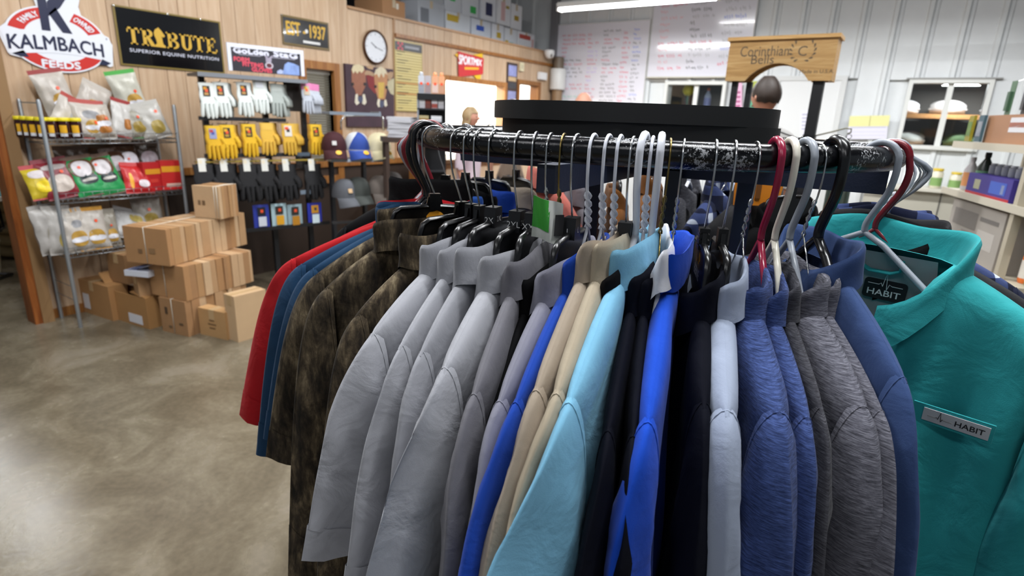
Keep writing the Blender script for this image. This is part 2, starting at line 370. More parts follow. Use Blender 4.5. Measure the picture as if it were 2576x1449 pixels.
# ------------------------------------------------------------------ the round clothes rack
RC = Vector((-0.4636, 1.2022, 0)); RR = 0.46; RZ = 1.5104; RT = 0.0194
def chipped_paint():
    m, nt, b = nodes_of('chipped_black_enamel'); N = nt.nodes.new; L = nt.links.new
    tc = N('ShaderNodeTexCoord'); n = N('ShaderNodeTexNoise'); n.inputs['Scale'].default_value = 230; n.inputs['Detail'].default_value = 6; n.inputs['Roughness'].default_value = 0.7; L(tc.outputs['Object'], n.inputs['Vector'])
    n2 = N('ShaderNodeTexNoise'); n2.inputs['Scale'].default_value = 16; n2.inputs['Detail'].default_value = 3; L(tc.outputs['Object'], n2.inputs['Vector'])
    a = N('ShaderNodeMath'); a.operation = 'MULTIPLY'; L(n.outputs['Fac'], a.inputs[0]); L(n2.outputs['Fac'], a.inputs[1])
    r = N('ShaderNodeMapRange'); r.inputs['From Min'].default_value = 0.322; r.inputs['From Max'].default_value = 0.334; L(a.outputs[0], r.inputs['Value'])
    mx = N('ShaderNodeMix'); mx.data_type = 'RGBA'; mx.inputs['A'].default_value = lin('0c0d10'); mx.inputs['B'].default_value = lin('9a9c9f'); L(r.outputs[0], mx.inputs['Factor']); L(mx.outputs['Result'], b.inputs['Base Color'])
    rr = N('ShaderNodeMapRange'); rr.inputs['To Min'].default_value = 0.16; rr.inputs['To Max'].default_value = 0.45; L(r.outputs[0], rr.inputs['Value']); L(rr.outputs[0], b.inputs['Roughness'])
    bp = N('ShaderNodeBump'); bp.inputs['Strength'].default_value = 0.25; bp.inputs['Distance'].default_value = 0.002; L(a.outputs[0], bp.inputs['Height']); L(bp.outputs[0], b.inputs['Normal'])
    return m
M_RAIL = chipped_paint()
M_NAVY = mat('141c33', 0.45, bump=0.05); M_BLKPAINT = mat('0a0a0c', 0.4, bump=0.03)
rack = thing('clothes_rack', 'round black chipped clothes rack crowded with shirts, navy arms inside', 'clothes rack', (RC.x, RC.y, 0))
b = MB(); b.tube([(RR*math.cos(2*PI*i/96), RR*math.sin(2*PI*i/96), RZ) for i in range(96)], RT, 16, closed=True); b.build('ring_rail', M_RAIL, rack, 180)
for a in (4.0, 94.0):
    b = MB(); b.box((0, 0, RZ-0.045), (2*RR-0.01, 0.03, 0.042), R_(a)); b.build('cross_arm', M_NAVY, rack)
b = MB(); b.box((0.085, -0.02, 0.73), (0.032, 0.032, 1.46), 0.3); b.build('centre_pole', M_BLKPAINT, rack)
for q in ((-0.13, 0.06), (0.20, 0.12)):
    b = MB(); b.box((q[0], q[1], 0.79), (0.035, 0.035, 1.40), 0.25); b.build('upright', M_NAVY, rack)
for a in (35, 125, 215, 305):
    b = MB(); b.tube([(0.08*math.cos(R_(a)), 0.08*math.sin(R_(a)), 0.25), (0.42*math.cos(R_(a)), 0.42*math.sin(R_(a)), 0.012)], 0.016, 8); b.build('leg', M_BLKPAINT, rack, 60)
# ---- black lobed tray standing on the rack
def tray_outline(s):
    pts = []
    for i in range(72):
        a = 2*PI*i/72; c, q = math.cos(a), math.sin(a)
        rr = 1.0/((abs(c)/0.285)**2.6+(abs(q)/0.24)**2.6)**(1/2.6)
        rr *= 1-0.030*math.exp(-((a-R_(262))/0.13)**2)-0.030*math.exp(-((a-R_(82))/0.13)**2)
        pts.append((rr*c*s, rr*q*s))
    return pts
tray = thing('display_tray', 'wide black lobed tray in two tiers standing on top of the clothes rack', 'display tray', (RC.x-0.028, RC.y-0.01, RZ-0.026), R_(30))
o3 = tray_outline(1.0)
b = MB(); b.prism(tray_outline(0.98), (0.012, 0, 0), EX, EY, 0.066); b.build('lower_tier', mat('0a0a0b', 0.7), tray, 30)
b = MB(); b.prism(o3, (0, 0, 0.066), EX, EY, 0.033); b.build('rim', mat('121213', 0.6), tray, 30)

# ------------------------------------------------------------------ fabrics
def fabric(name, c, kind='plain', c2=None, c3=None, rough=0.85, sheen=0.05, weave=900, wr=0.35):
    m, nt, b = nodes_of(name); N = nt.nodes.new; L = nt.links.new
    b.inputs['Base Color'].default_value = lin(c); b.inputs['Roughness'].default_value = rough; b.inputs['Specular IOR Level'].default_value = 0.14
    b.inputs['Sheen Weight'].default_value = sheen; b.inputs['Sheen Roughness'].default_value = 0.6
    tc = N('ShaderNodeTexCoord'); src = tc.outputs['Object']
    if kind == 'heather':
        mp = N('ShaderNodeMapping'); mp.inputs['Scale'].default_value = (32, 32, 440); L(src, mp.inputs['Vector'])
        n = N('ShaderNodeTexNoise'); n.inputs['Scale'].default_value = 2.2; n.inputs['Detail'].default_value = 6; n.inputs['Roughness'].default_value = 0.7; L(mp.outputs[0], n.inputs['Vector'])
        r = ramp(nt, [(0.34, c2), (0.50, c), (0.66, c3)]); L(n.outputs['Fac'], r.inputs['Fac']); L(r.outputs[0], b.inputs['Base Color'])
    elif kind == 'camo':
        mp = N('ShaderNodeMapping'); mp.inputs['Scale'].default_value = (40, 40, 13); L(src, mp.inputs['Vector'])
        n = N('ShaderNodeTexNoise'); n.inputs['Scale'].default_value = 1.0; n.inputs['Detail'].default_value = 8; n.inputs['Roughness'].default_value = 0.68; n.inputs['Distortion'].default_value = 0.3; L(mp.outputs[0], n.inputs['Vector'])
        r = ramp(nt, [(0.34, '120f0b'), (0.43, '272018'), (0.51, '3d3427'), (0.59, '5a4e3c'), (0.70, '8a7c62')]); L(n.outputs['Fac'], r.inputs['Fac']); L(r.outputs[0], b.inputs['Base Color'])
    elif kind == 'plaid':
        sx = N('ShaderNodeSeparateXYZ'); L(src, sx.inputs[0]); out = None
        for ax, sc in (('X', 15.0), ('Z', 15.0)):
            w = N('ShaderNodeMath'); w.operation = 'MULTIPLY'; w.inputs[1].default_value = sc; L(sx.outputs[ax], w.inputs[0])
            f = N('ShaderNodeMath'); f.operation = 'FRACT'; L(w.outputs[0], f.inputs[0])
            g = N('ShaderNodeMath'); g.operation = 'LESS_THAN'; g.inputs[1].default_value = 0.36; L(f.outputs[0], g.inputs[0])
            if out is None: out = g
            else:
                s = N('ShaderNodeMath'); s.operation = 'ADD'; L(out.outputs[0], s.inputs[0]); L(g.outputs[0], s.inputs[1])
                dv = N('ShaderNodeMath'); dv.operation = 'MULTIPLY'; dv.inputs[1].default_value = 0.5; L(s.outputs[0], dv.inputs[0]); out = dv
        r = ramp(nt, [(0.0, c), (0.5, c2), (1.0, c3)]); L(out.outputs[0], r.inputs['Fac']); L(r.outputs[0], b.inputs['Base Color'])
    w = N('ShaderNodeTexNoise'); w.inputs['Scale'].default_value = 13; w.inputs['Detail'].default_value = 4; w.inputs['Distortion'].default_value = 0.8; L(src, w.inputs['Vector'])
    f = N('ShaderNodeTexNoise'); f.inputs['Scale'].default_value = weave; f.inputs['Detail'].default_value = 1; L(src, f.inputs['Vector'])
    b1 = N('ShaderNodeBump'); b1.inputs['Strength'].default_value = wr; b1.inputs['Distance'].default_value = 0.012; L(w.outputs['Fac'], b1.inputs['Height'])
    b2 = N('ShaderNodeBump'); b2.inputs['Strength'].default_value = 0.12; b2.inputs['Distance'].default_value = 0.002; L(f.outputs['Fac'], b2.inputs['Height']); L(b1.outputs[0], b2.inputs['Normal']); L(b2.outputs[0], b.inputs['Normal'])
    return m
FAB = dict(
    red=fabric('red_cotton', 'a40f18'), blue=fabric('steel_blue_cotton', '183856'), camo=fabric('bark_camouflage', '40362a', 'camo'),
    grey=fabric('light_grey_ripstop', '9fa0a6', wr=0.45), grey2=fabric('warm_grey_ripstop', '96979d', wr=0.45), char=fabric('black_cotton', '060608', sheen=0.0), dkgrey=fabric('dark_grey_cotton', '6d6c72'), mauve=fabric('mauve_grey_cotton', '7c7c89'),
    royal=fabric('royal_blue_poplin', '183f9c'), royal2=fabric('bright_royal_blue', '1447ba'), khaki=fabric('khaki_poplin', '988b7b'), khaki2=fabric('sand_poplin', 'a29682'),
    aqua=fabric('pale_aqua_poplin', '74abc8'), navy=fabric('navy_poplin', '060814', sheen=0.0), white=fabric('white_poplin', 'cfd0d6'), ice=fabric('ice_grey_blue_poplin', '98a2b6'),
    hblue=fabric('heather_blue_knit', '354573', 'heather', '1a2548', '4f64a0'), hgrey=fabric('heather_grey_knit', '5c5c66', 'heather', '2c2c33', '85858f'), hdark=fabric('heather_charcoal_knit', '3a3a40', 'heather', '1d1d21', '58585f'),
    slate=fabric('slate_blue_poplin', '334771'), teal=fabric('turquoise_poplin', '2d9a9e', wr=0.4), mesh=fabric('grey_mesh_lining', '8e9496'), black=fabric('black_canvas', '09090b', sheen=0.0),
    brown=fabric('brown_duck_canvas', '6a4119'), plaid=fabric('navy_white_plaid', '141a33', 'plaid', '3d4a76', 'c9d2e2'), salmon=fabric('salmon_cotton', 'c06a5e'), drk=fabric('charcoal_canvas', '2b2b2d'), ltblue=fabric('sky_blue_cotton', '3d6fd0'))

# ------------------------------------------------------------------ hangers (origin: middle of the rail where the hook rests; +x points out of the ring)
def hook_path(r, n=14, neck=-0.115, lean=1.0):
    pts = [(-r*math.cos(R_(35)), -r*math.sin(R_(35))*1.05-0.0)]
    pts += [(r*math.cos(R_(a)), r*math.sin(R_(a))) for a in [180-180*i/n for i in range(-1, n+1)]][1:]
    pts += [(r*1.0*lean, -0.022), (r*0.82*lean, -0.05), (r*0.35*lean, -0.078), (0.0, -0.10), (0.0, neck)]
    out = []
    for i in range(len(pts)-1):                       # rounded bends
        p0, p1, p2, p3 = pts[max(i-1, 0)], pts[i], pts[i+1], pts[min(i+2, len(pts)-1)]
        for t in ((0.0,) if i < n else (0.0, 0.33, 0.67)):
            out.append(tuple(0.5*((2*b_)+(-a_+c_)*t+(2*a_-5*b_+4*c_-d_)*t*t+(-a_+3*b_-3*c_+d_)*t**3) for a_, b_, c_, d_ in zip(p0, p1, p2, p3)))
    out.append(pts[-1])
    return [(x, 0, z) for x, z in out]
def sagged(b, sag): b.v = [Vector((v.x, v.y, v.z-sag*clamp((abs(v.x)-0.006)/0.06))) for v in b.v]; return b
def hanger_tube(t, m, rr=0.0052, wide=0.2, low=True, sag=0.0, lean=1.0):
    b = MB(); b.tube(hook_path(RT+rr+0.001, lean=lean), rr, 8); b.build('hook', m, t, 180)
    b = MB()
    b.tube([(-wide, 0, -0.235), (-wide*0.55, 0, -0.190), (-0.03, 0, -0.128), (0, 0, -0.114), (0.03, 0, -0.128), (wide*0.55, 0, -0.190), (wide, 0, -0.235)], rr, 8)
    sagged(b, sag).build('shoulder_bar', m, t, 180)
    if low:
        b = MB(); b.tube([(-wide, 0, -0.235), (-wide*0.97, 0, -0.252), (-wide*0.8, 0, -0.256), (wide*0.8, 0, -0.256), (wide*0.97, 0, -0.252), (wide, 0, -0.235)], rr*0.9, 8); sagged(b, sag).build('trouser_bar', m, t, 180)
        b = MB()
        for s in (-1, 1): b.tube([(s*wide*0.62, 0, -0.197), (s*wide*0.60, 0.0, -0.213), (s*wide*0.66, 0, -0.222)], rr*0.7, 6)
        sagged(b, sag).build('strap_hook', m, t, 180)
def hanger_wire(t, m, rr=0.0014, twist=True, wide=0.2, sag=0.0, lean=1.0):
    b = MB(); b.tube(hook_path(RT+rr+0.0008, neck=-0.10, lean=lean), rr, 7); b.build('hook', m, t, 180)
    if twist:
        b = MB()
        for s in (0, PI): b.tube([(0.0022*rr/0.0014*math.cos(s+i*0.9), 0.0022*rr/0.0014*math.sin(s+i*0.9), -0.055-i*0.0034) for i in range(17)], rr, 6)
        # the twisted neck follows the hook's inward sweep
        b.v = [Vector((v.x+(RT*0.9)*max(0.0, min(1.0, (v.z+0.105)/0.06))**1.3, v.y, v.z)) for v in b.v]
        b.build('twisted_neck', m, t, 180)
    b = MB(); b.tube([(0, 0, -0.108), (0.02, 0, -0.124), (0.05, 0, -0.145), (wide-0.02, 0, -0.222), (wide, 0, -0.236), (wide-0.015, 0, -0.243), (0, 0, -0.246), (-wide+0.015, 0, -0.243), (-wide, 0, -0.236), (-wide+0.02, 0, -0.222), (-0.05, 0, -0.145), (-0.02, 0, -0.124)], rr, 6, closed=True)
    sagged(b, sag).build('shoulder_wire', m, t, 180)
M_CHROME = mat('c4c6c8', 0.22, 1.0); M_GOLD = mat('8d7a4a', 0.3, 1.0); M_WHWIRE = mat('d3d6df', 0.35); M_BLKPL = mat('0c0c0e', 0.28, bump=0.02)
M_PRINT = mat('d8d8d8', 0.6); M_LOGO = mat('e0981c', 0.6)
def hanger_berne(t, size=None, logo=False, wide=0.185, style=0, lean=1.0):
    "black moulded coat hanger: wire hook, neck block with a size clip, tall flat plate that falls steeply into the arms"
    rr = 0.0016
    b = MB(); b.tube(hook_path(RT+rr+0.001, neck=-0.105, lean=lean), rr, 7); b.build('hook', M_CHROME, t, 180)
    pts = [(0.012, 0.018), (0.016, 0.0), (0.062, -0.003), (0.073, -0.010), (0.078, -0.024), (0.084, -0.085), (0.100, -0.140), (wide, -0.205), (wide+0.006, -0.215), (wide-0.004, -0.223), (0.10, -0.165), (0.085, -0.112), (0.066, -0.108), (0.0, -0.108)]
    poly = pts+[(-x, z) for x, z in reversed(pts[:-1])]
    b = MB(); b.prism(poly, (0, 0.003, -0.122), EX, EZ, 0.006); b.build('plate', M_BLKPL, t)
    # raised rim along the upper edge
    edge = pts[1:9]
    b = MB()
    for s in (-1, 1): b.tube([(s*x, 0, z-0.122) for x, z in edge], 0.0052, 6, flat=(1.5, 0.7) if False else None)
    b.tube([(-0.016, 0, -0.122), (0.016, 0, -0.122)], 0.0052, 6)
    b.build('rim', M_BLKPL, t, 60)
    b = MB()
    if style == 0: b.box((0, 0, -0.113), (0.020, 0.013, 0.030))
    else:
        for i in range(4): b.box((0, 0, -0.101-i*0.008), (0.019+0.003*i, 0.014, 0.0055))
        b.box((0, 0, -0.114), (0.014, 0.010, 0.03))
    nb = b.build('neck_block', M_BLKPL, t)
    if size:
        b = MB(); b.prism([(-0.015, -0.016), (0.015, -0.016), (0.012, 0.016), (-0.012, 0.016)], (0, 0.0095, -0.112), EX, EZ, 0.019); cl = b.build('size_clip', mat('17171a', 0.35), t)
        for s, xx in ((-1, EX), (1, -EX)): lettering('size_letters', size, M_PRINT, cl, (0, s*0.0098, -0.114), xx, EZ, height=0.0085, off=0.0004, world=False)
        lettering('size_letters', size, M_PRINT, cl, (0.0137, 0, -0.116), EY, EZ, height=0.009, off=0.0012, world=False)
    if logo:
        for s, xx in ((-1, EX), (1, -EX)):
            o = Vector((0, s*0.0031, -0.158))
            lettering('brand_letters', 'BERNE', M_PRINT, t, o+Vector((0, 0, -0.004)), xx, EZ, width=0.062, height=0.015, off=0.0005, bold=0.015, world=False)
            bear = [(-0.016, 0), (-0.016, 0.010), (-0.010, 0.017), (-0.002, 0.018), (0.004, 0.020), (0.012, 0.016), (0.018, 0.010), (0.018, 0.005), (0.012, 0.006), (0.010, 0), (0.006, 0), (0.004, 0.005), (-0.005, 0.005), (-0.008, 0)]
            bb = MB(); bb.prism(bear, o+Vector((0, 0, 0.009)), xx, EZ, 0.0006); bb.build('logo_print', M_LOGO, t)

# ------------------------------------------------------------------ shirts
def clamp(x, a=0.0, b=1.0): return max(a, min(b, x))
def garment(name, label, loc, psi, fab, Lsh=0.225, body=0.72, sleeve='short', T=0.022, seed=0, collar='shirt', sw=0.09, swing=0.0, cufflen=None, front=-1, placket=True, fine=True, flare=1.0, yoke=False, inner=1.0, slx=0.0, tuck=0.0, nw=0.068, ct0=None, scoop=0.050, drop=0.088, twist=0.0, lens=0.6):
    rnd = random.Random(seed*77+5); g = thing(name, label, 'shirt' if 'shirt' in name else 'jacket', loc, psi, 'garments on the round rack')
    F = FAB[fab] if isinstance(fab, str) else fab
    ph = [rnd.uniform(0, 6.28) for _ in range(8)]; off = Vector((rnd.uniform(0, 50), rnd.uniform(0, 50), seed*3.1))
    def ridge(u, sg):
        a = abs(u)
        if a < nw:
            q = 1-(a/nw)**2
            return -scoop*q if sg == front else 0.006*q
        k = (a-nw)/(Lsh-nw); return -drop*(0.75*k+0.25*k*k)
    def Xw(d):
        if d < 0.08: return 1.0
        if d < 0.28: return 1-0.09*(d-0.08)/0.20
        return 0.91+0.09*flare*(d-0.28)/(body-0.28)
    def tshift(d): return swing*d*d+0.006*math.sin(d*7+ph[6])*clamp(d/0.2)
    def nz(u, t, z, s): return noise.noise(Vector((u*s, t*s, z*s*0.6))+off)
    def sheet(sg):
        def fn(a, v):
            s = -1+2*a; u0 = s*Lsh; zr = ridge(u0, sg)
            vv = v**1.9; z = zr+(-body-zr)*vv; d = -z
            u = u0*Xw(d)
            dr = zr-z
            th = T*math.sqrt(1-math.exp(-dr/0.016))*(1-abs(s)**9)**0.5*(0.85+0.5*clamp((d-0.15)/0.5))+(0.0025 if abs(u0) < nw else 0.0)
            fo = clamp(dr/0.28)*T*(0.42*math.sin(7.5*s+ph[0]+1.4*math.sin(2.2*d+ph[1]))+0.24*math.sin(15*s+ph[2]+2*d))*(1-abs(s)**6)
            th += (fo if sg > 0 else -fo*0.8)*0.6+nz(u, 0, z, 11)*0.004*clamp(dr/0.05)
            if abs(s) > 0.999: th = 0.002
            if v == 0 and abs(u0) >= nw: th = -0.0005
            return Vector((u, sg*max(th, -0.001)+tshift(d)+(fo*0.5), z))
        b = MB(); b.grid(fn, 30, 34); return b
    b = MB()
    for sg in (1, -1): q = sheet(sg); b.add(q.v, q.f)
    bo = b.build('body', F, g, 180)
    # sleeves
    zs = -drop+0.008
    for sd in (1, -1):
        if sleeve == 'none': break
        if sleeve == 'short': le = cufflen or 0.44; wO, wI = sw, 0.055
        else: le = cufflen or 0.70; wO, wI = sw*0.9, 0.015
        k = 1.0 if sd > 0 else 0.85
        O = [(Lsh-0.016, zs), (Lsh+0.038*k, zs-0.020), (Lsh+(0.035+wO*0.30)*k, zs-0.10), (Lsh+(wO+0.02)*k+slx, -le)]
        I = [(Lsh*0.90, -0.275), (Lsh*0.90, -0.31), (Lsh-wI+0.01, -0.34), (Lsh-wI+0.0, -le-0.025)]
        sp = [rnd.uniform(0, 6.28) for _ in range(4)]; nth = 22
        def sl(a, v, O=O, I=I, sd=sd, sp=sp, le=le):
            o = bez(*O, v); i = bez(*I, v); th = 2*PI*a; c, s = math.cos(th), math.sin(th)
            cu = math.copysign(abs(c)**0.85, c); mu, mz = (o[0]+i[0])/2, (o[1]+i[1])/2
            tw = -0.42*twist*sd*clamp((v-0.08)/0.5)**1.2; hw_ = (o[0]-i[0])/2; mu += abs(math.sin(tw))*hw_*0.55
            u = mu+hw_*cu*math.cos(tw); z = mz+(o[1]-i[1])/2*cu*(0.6+0.4*math.cos(tw)); tx = hw_*(cu+0.6)*math.sin(tw)
            s = s*abs(s)**(lens*clamp(v*2.5))
            tk = T*(0.92+0.30*math.sin(min(1, v*1.6)*PI/2))*(1.0 if sleeve == 'short' else 1.15-0.4*v)
            fo = 0.16*T*math.sin(3*th+sp[0]+3.5*v)*clamp(v*2)+0.12*T*math.sin(5*th+sp[1]-5*v)*clamp(v*2)
            cr = 0.0040*(abs(math.sin(7*v+sp[2]+1.6*c))**6-0.3)*clamp(v*3)+0.0028*(abs(math.sin(11*v+sp[3]-2.3*c))**10-0.2)*clamp(v*2)
            t = (tk+fo*0.6)*s+fo*0.5+cr*s
            u -= t*math.sin(tw)*0.8; t = t*math.cos(tw)+tx
            t += nz(u, t, z, 13)*0.005*clamp(v*2.5)
            return Vector((sd*u, t+tshift(-z)*(1-tuck), z))
        nv = 30; b = MB(); b.grid(lambda a, v: sl(a, v*0.925), nth, nv, wrap=True); so = b.build('sleeve', F, g, 180)
        # hemmed cuff, a doubled band just proud of the sleeve
        b = MB()
        def cf(a, v):
            p = sl(a, 0.915+0.085*v); c0 = (sl(0, 0.915+0.085*v)+sl(0.5, 0.915+0.085*v))/2; return c0+(p-c0)*1.012+Vector((0, (0.0018 if p.y > c0.y else -0.0018), 0))
        b.grid(cf, nth, 5, wrap=True)
        b.grid(lambda a, v: (lambda p, c: c+(p-c)*0.93)(sl(a, 1-0.06*v), (sl(0, 1-0.06*v)+sl(0.5, 1-0.06*v))/2), nth, 3, wrap=True); b.build('cuff', F, so, 60)
        # armhole seam
        b = MB(); ring = [sl(i/26, 0.055) for i in range(26)]; c0 = sum(ring, Vector())/26; b.tube([c0+(p-c0)*1.004 for p in ring], 0.0009, 5, closed=True); b.build('armhole_seam', F, so, 180)
    # collar
    if collar:
        cu0, ct = nw+0.012, ct0 or min(0.026, T*1.15); hb = {'shirt': 0.036, 'stand': 0.050, 'knit': 0.030}[collar]; lf = {'shirt': 0.052, 'stand': 0.0, 'knit': 0.046}[collar]
        def base(p):
            cz = math.cos(p); return -(scoop*0.92)*max(0, cz)**1.4+0.008*max(0, -cz)-0.004
        prof = [(-0.003, -0.012), (0.0, 0.0), (0.001, 0.5*hb), (0.003, hb), (0.007, hb+0.003), (0.011, hb-0.004)]
        if lf: prof += [(0.0145, hb-0.4*lf), (0.018, hb-0.75*lf), (0.020, hb-lf)]
        else: prof = prof[:5]+[(0.008, hb*0.5), (0.006, 0.0)]
        def cfn(v, a):
            p = R_(14)+a*R_(332); cz, sz = math.cos(p), math.sin(p)
            i = v*(len(prof)-1); j = min(int(i), len(prof)-2); q = i-j; o = prof[j][0]*(1-q)+prof[j+1][0]*q; h = prof[j][1]*(1-q)+prof[j+1][1]*q
            if lf and h < hb*0.8 and j >= 5: h -= 0.022*max(0, cz)**3
            lean = 1+0.10*clamp(h/hb); n = Vector((sz, front*cz, 0))
            wob = 0.003*math.sin(3*p+ph[3])+0.002*math.sin(5*p+ph[4])
            u = cu0*sz*lean; t = front*ct*cz
            return Vector((u, t, base(p)+h+wob))+n*(o+wob*0.4)*(1.0 if abs(sz) > 0.5 else 0.8)
        b = MB(); b.grid(cfn, 2*len(prof)-1, 40); b.build('collar', F, g, 70)
    if placket and fine:
        b = MB()
        def pl(a, v):
            z = -scoop-v*(body-scoop-0.03); d = -z
            vi = v
            # rides on the front sheet
            s = 0.0; dr = d-scoop; fo = clamp(dr/0.28)*T*(0.42*math.sin(ph[0]+1.4*math.sin(2.2*d+ph[1]))+0.24*math.sin(ph[2]+2*d))
            th = T*math.sqrt(1-math.exp(-max(dr, 0)/0.016))*(0.85+0.5*clamp((d-0.15)/0.5))+0.0025
            th += (fo if front > 0 else -fo*0.8)*0.6
            return Vector((-0.014+0.028*a, front*(max(th, 0.0015)+0.0035)+tshift(d)+fo*0.5, z))
        b.grid(pl, 3, 26); po = b.build('placket', F, g, 180)
        bm_ = MB(); bm_.lathe((0, 0, 0), [(0.0001, 0.0016), (0.004, 0.0018), (0.0052, 0.0008), (0.005, -0.001)], 10, (EX, EZ, EY)); me = bm_.mesh('button', mat('b9bcc2', 0.3), 60)
        for i in range(6): o = link('button', me, po); p = pl(0.5, 0.04+0.16*i); o.location = p+Vector((0, front*0.001, 0)); o.scale = (1, front, 1)
    if yoke and fine:
        # stitched yoke line across the back
        sgb = -front
        b = MB(); b.tube([sheet_pt(sgb, s/14, Lsh, T, ph, body, Xw, tshift, nz, ridge) for s in range(-13, 14)], 0.0011, 4); b.build('yoke_seam', F, g, 180)
    return g
def sheet_pt(sg, s, Lsh, T, ph, body, Xw, tshift, nz, ridge):
    u0 = s*Lsh; zr = ridge(u0, sg); z = -0.115-0.0*abs(s); z = min(z, zr-0.012); d = -z; dr = zr-z; u = u0*Xw(d)
    th = T*math.sqrt(1-math.exp(-dr/0.016))*(1-abs(s)**9)**0.5*(0.85+0.5*clamp((d-0.15)/0.5))
    fo = clamp(dr/0.28)*T*(0.42*math.sin(7.5*s+ph[0]+1.4*math.sin(2.2*d+ph[1]))+0.24*math.sin(15*s+ph[2]+2*d))*(1-abs(s)**6)
    th += (fo if sg > 0 else -fo*0.8)*0.6+nz(u, 0, z, 11)*0.004*clamp(dr/0.05)
    return Vector((u, sg*(th+0.0004)+tshift(d)+fo*0.5, z))

def ring_pt(phi): return Vector((RC.x+RR*math.cos(R_(phi)), RC.y+RR*math.sin(R_(phi)), RZ))
def solve_psi(phi, tipx, Lt, zt):
    "turn the garment on its hook until its shoulder lies in the direction of that pixel column"
    if tipx is None: return phi
    P = ring_pt(phi); best = None
    for k in range(-90, 91):
        a = phi+k*0.5; q = proj((P.x+Lt*math.cos(R_(a)), P.y+Lt*math.sin(R_(a)), zt))
        e = abs(q[0]-tipx)+abs(k)*0.15
        if best is None or e < best[0]: best = (e, a)
    return best[1]
HCOL = dict(maroon=mat('6f1420', 0.3), maroon2=mat('8c1c3a', 0.25), cream=mat('d6d2c4', 0.35), greyp=mat('8d939c', 0.35), whitep=mat('d9dce4', 0.35), blackp=mat('101012', 0.25))
def hang(phi, psi, kind, colour, label, **kw):
    P = ring_pt(phi)
    t = thing('clothes_hanger', label, 'hanger', P, R_(psi), 'hangers on the round rack')
    if kind == 'tube': hanger_tube(t, HCOL[colour], kw.get('rr', 0.0052), kw.get('wide', 0.18), kw.get('low', True), kw.get('sag', 0.0), kw.get('lean', 1.0))
    elif kind == 'wire': hanger_wire(t, {'chrome': M_CHROME, 'gold': M_GOLD, 'white': M_WHWIRE}[colour], {'white': 0.0024}.get(colour, 0.0014), wide=kw.get('wide', 0.18), sag=kw.get('sag', 0.0), lean=kw.get('lean', 1.0))
    else: hanger_berne(t, kw.get('size'), kw.get('logo', False), style=kw.get('style', 0), lean=kw.get('lean', 1.0))
    return t
NECK = dict(tube=-0.138, wire=-0.136, berne=-0.182)
